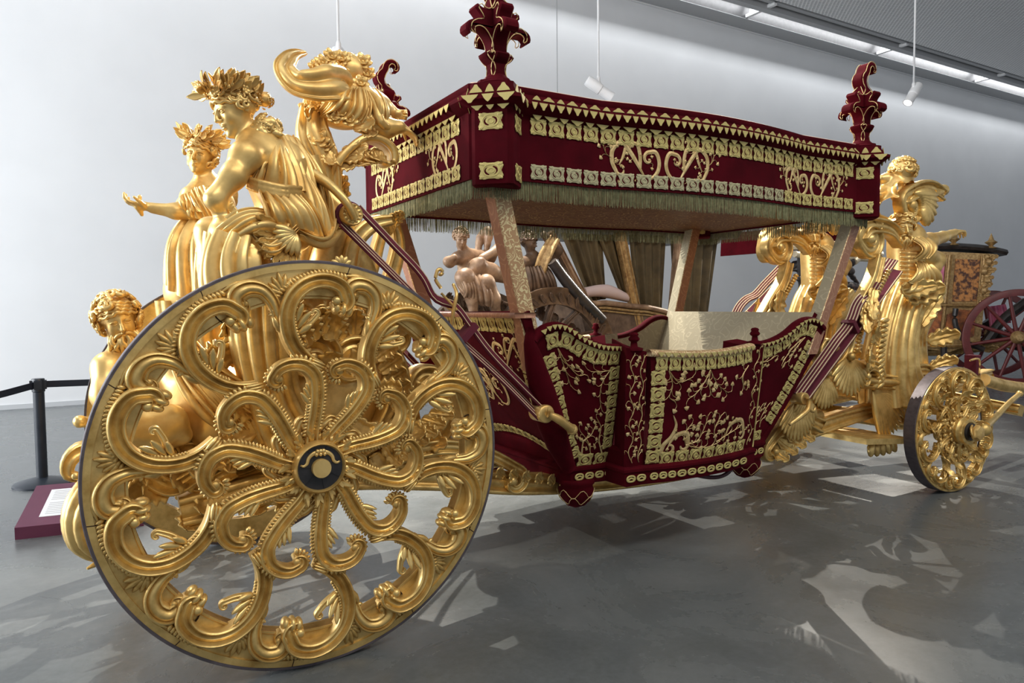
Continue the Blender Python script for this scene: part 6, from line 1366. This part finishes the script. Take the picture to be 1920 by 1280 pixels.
limb(S1, [q(857, 484, BY-.1), q(843, 492, BY-.15), q(840, 490, BY-.2)], [.06, .055, .05]); limb(S1, [q(840, 490, BY-.2), q(852, 482, BY-.25)], [.05, .035])
limb(S1, [q(902, 482, BY+.05), q(920, 484, BY+.0), q(942, 450, BY)], [.06, .055, .045]); limb(S1, [q(905, 484, BY-.15), q(930, 470, BY-.15), q(945, 445, BY-.1)], [.05, .05, .04])
S1.ell(q(893, 505, BY-.2), (.10, .10, .10), .03); h2 = q(902, 484, BY-.25); head(S1, h2+V3(0, 0, -.06), (.3, -.9, 0), (0, 0, 1), .15); limb(S1, [q(895, 500, BY-.2), q(920, 510, BY-.2), q(948, 520, BY-.2)], [.10, .10, .07])
limb(S1, [q(890, 545, BY-.1), q(872, 520, BY-.3), q(868, 520, BY-.32)], [.11, .10, .09]); limb(S1, [q(870, 522, BY-.32), q(885, 560, BY-.3), q(888, 585, BY-.3)], [.085, .07, .05]); limb(S1, [q(900, 545, BY-.1), q(912, 530, BY-.35), q(925, 560, BY-.35), q(930, 585, BY-.3)], [.11, .09, .08, .05])
S1.folds([q(862, 520, BY-.35), q(905, 515, BY-.3)], [q(868, 555, BY-.32), q(925, 575, BY-.36)], 7, .026, .014, sag=(0, -.08, -.03), seed=3); S1.folds([q(855, 520, BY-.25), q(858, 535, BY-.25)], [q(905, 540, BY-.3), q(910, 575, BY-.3)], 4, .03, .014, sag=(-.05, -.05, -.05), seed=5)
S1.chain([q(895, 475, BY+.15), q(905, 440, BY+.15), q(915, 432, BY+.1), q(912, 470, BY+.1)], [.03, .05, .05, .03], .02, 10)
Hh = Sdf(hc-.2, hc+.22, .010); curls(Hh, hc, fr, H, 40, 61, .45, face=.4, rr=(.06, .09)); hb = MB(); S1.mesh(hb); so = bpart('carved_woman', hb, BRONZE, angle=None); so['label'] = 'carved brown woman holding a child'; hm = MB(); Hh.mesh(hm); bpart('hair', hm, BRONZE, par=so, angle=None)
# second, darker carved mass behind the post and the rear scrolls
lo, hi = bounds([q(965, 430, BY), q(1060, 560, BY)], .10); lo[1] = BY-.35; hi[1] = BY+.45
S2 = Sdf(lo, hi, .012); hc = q(990, 455, BY); fr = head(S2, hc, (.5, -.8, -.2), (.1, 0, 1), .25); torso(S2, q(1000, 480, BY), q(1005, 505, BY), q(1010, 535, BY), q(1012, 555, BY), q(1030, 490, BY+.1), q(978, 495, BY-.1), 1.05); limb(S2, [q(1030, 490, BY), q(1045, 470, BY-.1), q(1020, 440, BY-.15)], [.07, .06, .045])
S2.folds([q(985, 500, BY-.2), q(1030, 500, BY-.2)], [q(985, 560, BY-.2), q(1045, 560, BY-.2)], 7, .03, .014, sag=(0, -.06, 0), seed=4); curls(S2, hc, fr, .25, 36, 71, .46, face=.4, rr=(.06, .1)); hb = MB(); S2.mesh(hb); bpart('carved_man', hb, BRDK, angle=None)
mb = MB(); sweep(mb, [q(1040, 445, BY-.2), q(1022, 480, BY-.22), q(1008, 520, BY-.22)], V3(-.5, -.8, .2), [.07, .08, .07], GROOVE, .02, .03, n=14); bpart('scroll_plaque', mb, OLDG)
mb = MB(); sweep(mb, [q(850, 585, BY), q(880, 570, BY), q(940, 580, BY), q(1000, 600, BY)], YN, [.08, .10, .10, .08], FLUTE, .05, .2, n=24)
for k in range(10): lf(mb, 850+16*k, 575+2*k, BY-.15, -14+6*(k % 3), -20, .22, .07)
for k in range(8): lf(mb, 1000+14*k, 560+9*k, BY-.1, -10+8*(k % 3), 30, .25, .08)
bpart('rear_scrollwork', mb, BRDK)
mb = MB(); tube(mb, [q(1035, 490, BY-.3), q(1060, 525, BY-.3), q(1090, 560, BY-.3), q(1130, 600, BY-.3)], [.06, .07, .07, .06], n=14, k=10); bpart('suspension_strap', mb, DKLEA)
# body with swept top rail and moulded posts
def f_bb(u, v):
    x0 = at(1085, 600, y=BY)[0]; x1 = at(1300, 600, y=BY)[0]; zt = np.interp(u, [0, .2, .45, .55, .7, 1], [1.60, 1.61, 1.56, 1.55, 1.50, 1.36]); return V3(x0+.25*(1-v)+(x1-x0-.4*(1-v))*u, BY-.02*math.sin(math.pi*u), .75+v*(zt-.75))
o = slab('coach_body', lambda u, v: f_bb(u, v)-OB, 24, 8, .9, [BRDK, BRDK], bc_)
for dz, r_ in ((0, .035), (-.06, .018), (-.10, .012)):
    mb = MB(); tube(mb, [f_bb(u, 1)+V3(0, -.02, dz) for u in np.linspace(0, 1, 26)], r_, n=40, k=8); bpart('moulding', mb, OLDG if dz else BRONZE, par=o)
mb = MB(); tube(mb, [q(1095, 548, BY+.05), q(1130, 545, BY+.05), q(1180, 560, BY+.05)], [.06, .09, .05], n=14, k=10); bpart('cushion', mb, mat('pale_pink_cushion', (.62, .48, .46), rough=.6))
for pa, pb, w_ in (((1163, 435), (1205, 640), .075), ((1032, 435), (1100, 565), .05), ((1275, 440), (1262, 590), .05)):
    mb = MB(); sweep(mb, [q(*pa, BY), q(*pb, BY)], YN, w_, RIBS3, .03, .06, n=8); bpart('roof_post', mb, OLDG if w_ > .06 else BRONZE)
for k, (a, b, c, d_, wv) in enumerate((((1050, 436), (1128, 440), (1105, 565), (1136, 560), 4), ((1118, 440), (1172, 440), (1165, 560), (1182, 565), 3), ((1178, 440), (1248, 442), (1195, 600), (1240, 585), 4), ((1256, 445), (1345, 448), (1264, 600), (1325, 600), 5))):
    mb = MB(); sheet(mb, [q(*a, BY+.12), q(*b, BY+.12)], [q(*c, BY+.12), q(*d_, BY+.12)], wv, .035); co = bpart('curtain', mb, CURT)
mb = MB(); loft(mb, [(np.array([(4.0, 2.9), (7.0, 2.9), (7.0, 4.4), (4.0, 4.4)]), 2.50), (np.array([(3.95, 2.85), (7.05, 2.85), (7.05, 4.45), (3.95, 4.45)]), 2.62), (np.array([(4.4, 3.2), (6.6, 3.2), (6.6, 4.1), (4.4, 4.1)]), 2.85)]); bpart('roof', mb, DKLEA, smooth=False, angle=None)
mb = MB(); box(mb, (3.0, 3.2, .55), (8.6, 3.35, .72)); box(mb, (3.0, 3.95, .55), (8.6, 4.1, .72)); box(mb, (3.6, 2.7, .85), (3.9, 4.5, .97)); bpart('perch', mb, BRONZE, smooth=False, angle=None)
for y in (2.75, 4.45):
    mb = MB(); lathe(mb, [(.40, .03), (.52, .03), (.55, .04), (.55, -.04), (.40, -.04), (.40, .03)], V3(8.3, y, .55), (0, -1, 0), 60); wo = bpart('carved_wheel', mb, BRONZE)
    for k in range(10): a = k*math.pi/5; mb = MB(); tube(mb, [V3(8.3, y, .55), V3(8.3+.42*math.cos(a), y, .55+.42*math.sin(a))], [.05, .03], n=6, k=8); bpart('spoke', mb, BRONZE, par=wo)
# driver's seat of the same coach, under a crimson hammercloth
HY = 2.9
def hq(px, py, dy=0): return at(px, py, y=HY+dy)
mb = MB(); P = np.array([hq(1478, 425), hq(1600, 425), hq(1592, 455), hq(1585, 458), hq(1530, 466), hq(1476, 470)]); n_ = len(P); mb.add(np.vstack([P, P+V3(0, 1.3, 0)]), [cap(range(n_), True), cap(range(n_, 2*n_)), np.array([[i, i+n_, (i+1) % n_+n_, (i+1) % n_][::-1] for i in range(n_)])]); hcl = bpart('hammercloth', mb, VELVET, smooth=False, angle=None); hcl['label'] = 'crimson velvet seat cloth with cream border'
mb = MB(); sweep(mb, [hq(1481, 430, -.01), hq(1481, 464, -.01)], YN, .035, ROUND, .008, .004, n=6); sweep(mb, [hq(1480, 464, -.012), hq(1530, 461, -.012), hq(1590, 452, -.012)], YN, .035, ROUND, .008, .004, n=14); bpart('cream_border', mb, CREAMT, par=hcl)
mb = MB(); tube(mb, [hq(1490, 476), hq(1530, 482), hq(1580, 484), hq(1640, 470)], .05, n=16, k=8); tube(mb, [hq(1500, 470, .3), hq(1560, 480, .3), hq(1640, 486, .3)], .05, n=16, k=8); tube(mb, [hq(1600, 490), hq(1625, 470), hq(1650, 478)], .07, n=12, k=8); bpart('seat_frame', mb, CREAMT)
S3 = Sdf(*bounds([hq(1480, 480, -.2), hq(1620, 610, .6)], .2), .022)
for i_ in range(46): px = 1500+100*NR.rand(); py = 488+105*NR.rand(); S3.chain([hq(px, py, .4*NR.rand()-.1), hq(px+NR.uniform(-20, 20), py+NR.uniform(-14, 14), .4*NR.rand()-.1), hq(px+NR.uniform(-25, 25), py+NR.uniform(-25, 25), .4*NR.rand()-.1)], [.07, .05, .03], .04, 6)
S3.cone(hq(1510, 480), hq(1520, 615), .12, .14, .05); S3.cone(hq(1560, 478), hq(1570, 615), .12, .14, .05); mb = MB(); S3.mesh(mb); bpart('carved_box_support', mb, DKLEA, angle=None)

# ---- painted coach on the right, standing askew so that its side faces the viewer
TH = math.radians(50); PN = V3(math.sin(TH), math.cos(TH), 0); PA = V3(math.cos(TH), -math.sin(TH), 0); PW = at(1905, 722, z=0)
pc = empty('painted_coach', tuple(PW-PA*1.2), 'orange painted coach with red spoked wheels and black roof at the right edge', 'coach'); OP = PW-PA*1.2
def ppart(name, mb, m, par=None, angle=45, smooth=True): mb.v = [v-OP for v in mb.v]; return mb.obj(name, m, par or pc, smooth, angle)
def pl(s, d, z): return PW+PA*s+PN*d+V3(0, 0, z)                       # along the coach, across it, up
def pq(px, py, d=0.0):
    r = _F*FPX+_R*(px-960)+_U*(640-py); return CAM+r*((PN@(PW-CAM)+.30+d)/(PN@r))
def redwheel(c, R, n, name='spoked_wheel'):
    mb = MB(); lathe(mb, [(R*.86, .04), (R*.98, .04), (R, .03), (R, -.04), (R*.86, -.04), (R*.86, .04)], c, -PN, 72); wo = ppart(name, mb, REDW)
    for k in range(n): a = (k+.35)*2*math.pi/n; e_ = PA*math.cos(a)+V3(0, 0, math.sin(a)); mb = MB(); tube(mb, [c+e_*R*.08, c+e_*R*.5, c+e_*R*.9], [.040, .034, .028], n=8, k=8, up=PN); ppart('spoke', mb, REDW, wo)
    mb = MB(); lathe(mb, [(0, -.14), (.11, -.14), (.13, -.02), (.12, .06), (.085, .15), (.06, .18), (.0, .18)], c, -PN, 24); ppart('hub', mb, OLDG, wo); return wo
for d_ in (0, 1.7): redwheel(pl(0, d_, .90), .90, 12); redwheel(pl(-3.3, d_, .52), .52, 10)
def quadprism(pts, th, m, name, par=None, dy=0.0):
    P = np.array([pq(*p, dy) for p in pts]); n = len(P); mb = MB(); mb.add(np.vstack([P, P+PN*th]), [cap(range(n), True), cap(range(n, 2*n)), np.array([[i, i+n, (i+1) % n+n, (i+1) % n][::-1] for i in range(n)])]); return ppart(name, mb, m, par, smooth=False, angle=None)
body = quadprism([(1735, 470), (1866, 476), (1845, 575), (1838, 640), (1780, 660), (1712, 650), (1705, 600), (1725, 560)], 1.1, OLDG, 'coach_body')
quadprism([(1792, 485), (1838, 487), (1834, 564), (1786, 565)], .03, PAINT2, 'painted_scene', body, -.03); quadprism([(1752, 484), (1772, 485), (1766, 565), (1744, 565)], .03, PINK, 'silk_curtain', body, -.03)
quadprism([(1722, 590), (1745, 578), (1768, 576), (1760, 630), (1724, 640)], .03, PAINT, 'painted_scene', body, -.03); quadprism([(1776, 590), (1800, 580), (1830, 582), (1826, 630), (1768, 638)], .03, PAINT, 'painted_scene', body, -.03)
for a, b, w_ in (((1781, 478), (1772, 568), .055), ((1846, 480), (1838, 570), .06), ((1718, 572), (1842, 572), .035), ((1742, 478), (1732, 568), .04), ((1710, 648), (1838, 646), .05), ((1772, 575), (1764, 640), .03)):
    mb = MB(); sweep(mb, [pq(*a, -.04), pq(*b, -.04)], -PN, w_, RIBS3, .03, .03, n=10); ppart('gilt_frame', mb, OLDG, body)
for k in range(9): mb = MB(); ball(mb, pq(1850+4*math.sin(k*1.7)-.15*9*k*.3, 482+9*k, -.06), .06+.02*(k % 2), (5, 6)); leaf(mb, pq(1848-2.2*k, 486+9*k, -.06), PA+V3(0, 0, .3-.2*(k % 3))-PN*.2, -PN, .22, .06, .4, 3); ppart('gilt_foliage', mb, OLDG, body)
mb = MB(); sweep(mb, [pq(1722, 466, .5), pq(1790, 466, .5), pq(1850, 472, .5), pq(1872, 477, .5)], (0, 0, 1), [.62]*2, ROUND, .10, .05, n=24); ppart('roof', mb, DKLEA)
for px, py in ((1788, 462), (1858, 468)): mb = MB(); lathe(mb, [(.03, 0), (.10, .03), (.03, .07), (.06, .10), (.11, .14), (.05, .18), (.03, .24), (.0, .32)], pq(px, py, .0), k=14); ppart('roof_finial', mb, OLDG)
mb = MB(); sweep(mb, [pl(-4.0, .6, .80), pl(-2.4, .6, .62), pl(-1.2, .6, .58), pl(.3, .6, .80)], -PN, .09, RIBS3, .04, .10, n=24)
for k in range(8): leaf(mb, pl(-2.3+.27*k, .5, .62), PA*.8-PN*.3+V3(0, 0, .4-.2*(k % 3)), -PN, .30, .08, .5, 3)
ppart('perch', mb, OLDG)
mb = MB(); tube(mb, [pq(1845, 655, -.15), pq(1810, 640, -.15), pq(1790, 600, -.15), pq(1792, 578, -.15)], .05, n=16, k=8); tube(mb, [pq(1770, 650, -.15), pq(1765, 690, -.15), pq(1752, 700, -.15)], .06, n=10, k=8); tube(mb, [pq(1850, 640, .1), pq(1880, 600, .1), pq(1925, 565, .1)], .09, n=10, k=8); tube(mb, [pq(1850, 600, .6), pq(1890, 640, .6), pq(1930, 650, .6)], .12, n=10, k=8); ppart('leather_brace', mb, DKLEA)
mb = MB(); sheet(mb, [pq(1850, 575, .3), pq(1885, 570, .3)], [pq(1855, 612, .3), pq(1895, 605, .3)], 3, .04); ppart('pink_cloth', mb, PINK)
# ---- barrier posts with belts
BLK = mat('black_powder_coat', (.012, .017, .026), (.02, .026, .036), scale=8, rough=.4); BELT = mat('navy_belt', (.008, .012, .024), rough=.7, bs=.2, bscale=300)
ST = [at(80, 908, z=0), V3(1.35, 3.62, 0), V3(-2.15, 2.55, 0)]
LB = ['black belt barrier post standing by the purple sign', 'black belt barrier post hidden behind the rear wheel', 'black belt barrier post just beyond the left picture edge']
def post(p, label):
    e = empty('barrier_post', tuple(p), label, 'barrier post', 'belt barrier posts')
    mb = MB(); lathe(mb, [(.0, 0), (.235, 0), (.235, .015), (.22, .028), (.12, .055), (.055, .07), (.0, .07)], k=36); mb.obj('base', BLK, e, angle=40)
    mb = MB(); lathe(mb, [(.0, .05), (.045, .05), (.045, .85), (.052, .855), (.052, .965), (.048, .972), (.0, .972)], k=24); mb.obj('pole', BLK, e, angle=40)
    mb = MB(); box(mb, (-.065, -.03, .875), (.065, .03, .955)); box(mb, (-.03, -.065, .875), (.03, .065, .955)); mb.obj('belt_head', BLK, e, smooth=False); return e
ph = [post(p, l) for p, l in zip(ST, LB)]
def belt(a, b, sag, par):
    P = crv([a, (a+b)/2-V3(0, 0, sag), b], 24)-ST[0]; mb = MB(); sweep(mb, P, nrm(np.cross(b-a, (0, 0, 1))), .030, [(-1, 0), (-1, 1), (1, 1), (1, 0)], .001, .001, resamp=False); mb.obj('belt', BELT, par, smooth=False)
top = V3(0, 0, .918); belt(ST[0]+top, ST[1]+top+nrm(ST[0]-ST[1])*.20, .02, ph[0]); belt(ST[0]+top, ST[2]+top+nrm(ST[0]-ST[2])*.20, .05, ph[0])
# ---- low sign with printed sheet
SG = mat('burgundy_laminate', (.115, .022, .055), (.135, .028, .065), scale=4, rough=.45)
sg = empty('sign_plinth', (-1.0, 2.1, 0), 'low burgundy sign with a white printed sheet beside the barrier post', 'sign')
c = [at(28, 1012, z=0), at(230, 990, z=0)]; ux = nrm(c[1]-c[0]); uy = V3(-ux[1], ux[0], 0); o0 = c[0]
Wd = .80; Dp = .62; Vb = [o0, o0+ux*Wd, o0+ux*Wd+uy*Dp, o0+uy*Dp]; hts = [.085, .085, .235, .235]; Vt = [v+V3(0, 0, h_) for v, h_ in zip(Vb, hts)]
mb = MB(); mb.add(np.array(Vb+Vt)-V3(-1.0, 2.1, 0), [np.array([[3, 2, 1, 0], [4, 5, 6, 7], [0, 1, 5, 4], [1, 2, 6, 5], [2, 3, 7, 6], [3, 0, 4, 7]])]); mb.obj('box', SG, sg, smooth=False)
tv = nrm(Vt[3]-Vt[0]); tn = np.cross(ux, tv); O_ = Vt[0]-V3(-1.0, 2.1, 0)
def on_top(a, b, h_=.002): return O_+ux*a+tv*b+tn*h_
def card(mb, a0, b0, a1, b1, h0, h1): mb.add([on_top(a0, b0, h0), on_top(a1, b0, h0), on_top(a1, b1, h0), on_top(a0, b1, h0), on_top(a0, b0, h1), on_top(a1, b0, h1), on_top(a1, b1, h1), on_top(a0, b1, h1)], np.array([[3, 2, 1, 0], [4, 5, 6, 7], [0, 1, 5, 4], [1, 2, 6, 5], [2, 3, 7, 6], [3, 0, 4, 7]]))
mb = MB(); card(mb, .12, .12, .68, .54, 0, .003); sh = mb.obj('printed_sheet', mat('white_card', (.80, .82, .84), rough=.5), sg, smooth=False)
mb = MB()
for k in range(14):
    if k != 6: card(mb, .15, .505-.027*k, .64-.06*((k*7) % 5)*.4, .512-.027*k, .003, .0034)
tag(mb.obj('text_lines', mat('grey_ink', (.42, .43, .45), rough=.7), sh, smooth=False), kind='stuff')
# ---- suspended spotlights
GLOW = bpy.data.materials.new('lamp_glow'); GLOW.use_nodes = True; _b = GLOW.node_tree.nodes['Principled BSDF']; _b.inputs['Emission Color'].default_value = (1, .97, .92, 1); _b.inputs['Emission Strength'].default_value = 6
def spot(p, aim, label, energy, glow=True, ang=52, L=.30, col=(1.0, .93, .82), size=.05, blend=.35):
    p = V3(*p); e = empty('spotlight', tuple(p), label, 'spotlight', 'ceiling spotlights'); d = nrm(V3(*aim)-p)
    mb = MB(); tube(mb, [V3(0, 0, .12), V3(0, 0, ZC+.1-p[2])], .016, n=4, k=8); mb.obj('rod', WHITE, e)
    mb = MB(); lathe(mb, [(.0, -.02), (.022, -.02), (.03, .03), (.03, .09), (.018, .13), (.0, .13)], k=14); tube(mb, [V3(.03, 0, .04), V3(.07, .01, -.02), V3(.02, .02, -.06)], .012, n=8, k=6); mb.obj('bracket', WHITE, e)
    mb = MB(); lathe(mb, [(.0, -L*.55), (.070, -L*.55), (.082, -L*.5), (.082, -L*.02), (.074, 0), (.074, L*.35), (.082, L*.40), (.082, L*.45), (.066, L*.45), (.064, L*.40), (.0, L*.40)], d*.04+V3(0, 0, -.06), d, 24); mb.obj('housing', WHITE, e, angle=40)
    if glow: mb = MB(); lathe(mb, [(.0, 0), (.063, 0), (.063, .004), (.0, .006)], d*(.04+L*.405)+V3(0, 0, -.06), d, 20); mb.obj('lens', GLOW, e)
    if energy:
        l = bpy.data.lights.new('spot_lamp', 'SPOT'); l.energy = energy; l.spot_size = math.radians(ang); l.spot_blend = blend; l.shadow_soft_size = size; l.color = col
        lo_ = bpy.data.objects.new('spot_lamp', l); COL.objects.link(lo_); lo_.parent = e; lo_.location = d*(.06+L*.5)+V3(0, 0, -.06); lo_.rotation_euler = Vector(d).to_track_quat('-Z', 'Y').to_euler()
    return e
WARM = (1.0, .90, .78)
spot(at(635, 98, y=4.0), (.7, -.4, 1.0), 'white spotlight hanging above the crowning figure', 1500, ang=66, L=.40, size=.015)
spot(at(1122, 158, y=4.6), (9.0, 3.4, 2.8), 'white spotlight on a rod above the crimson roof, aimed away', 250, ang=50, L=.46, glow=False)
spot(at(1713, 168, y=3.0), (7.8, 3.4, .7), 'lit white spotlight on a rod near the right finial', 1900, ang=74, L=.42, size=.03)
spot((3.4, 4.2, 6.8), (2.6, -1.0, .4), 'white spotlight out of sight above the canopy roof', 3000, ang=60, L=.40, size=.015)
spot((9.4, 3.3, 7.4), (4.4, -.9, .6), 'white spotlight above the top picture edge, right of the canopy', 2100, ang=54, L=.40, size=.015)
spot((-3.6, 3.2, 6.0), (1.0, -.2, 1.3), 'white spotlight beyond the left picture edge', 650, ang=46, L=.40, size=.03)
e = empty('hanging_cable', tuple(at(1045, 170, y=6.0)), 'thin grey cable hanging behind the canopy', 'cable'); mb = MB(); tube(mb, [V3(0, 0, -2.2), V3(0, 0, ZC+.1-at(1045, 170, y=6.0)[2])], .006, n=4, k=6); mb.obj('cable', mat('grey_cable', (.30, .31, .32), rough=.6), e)
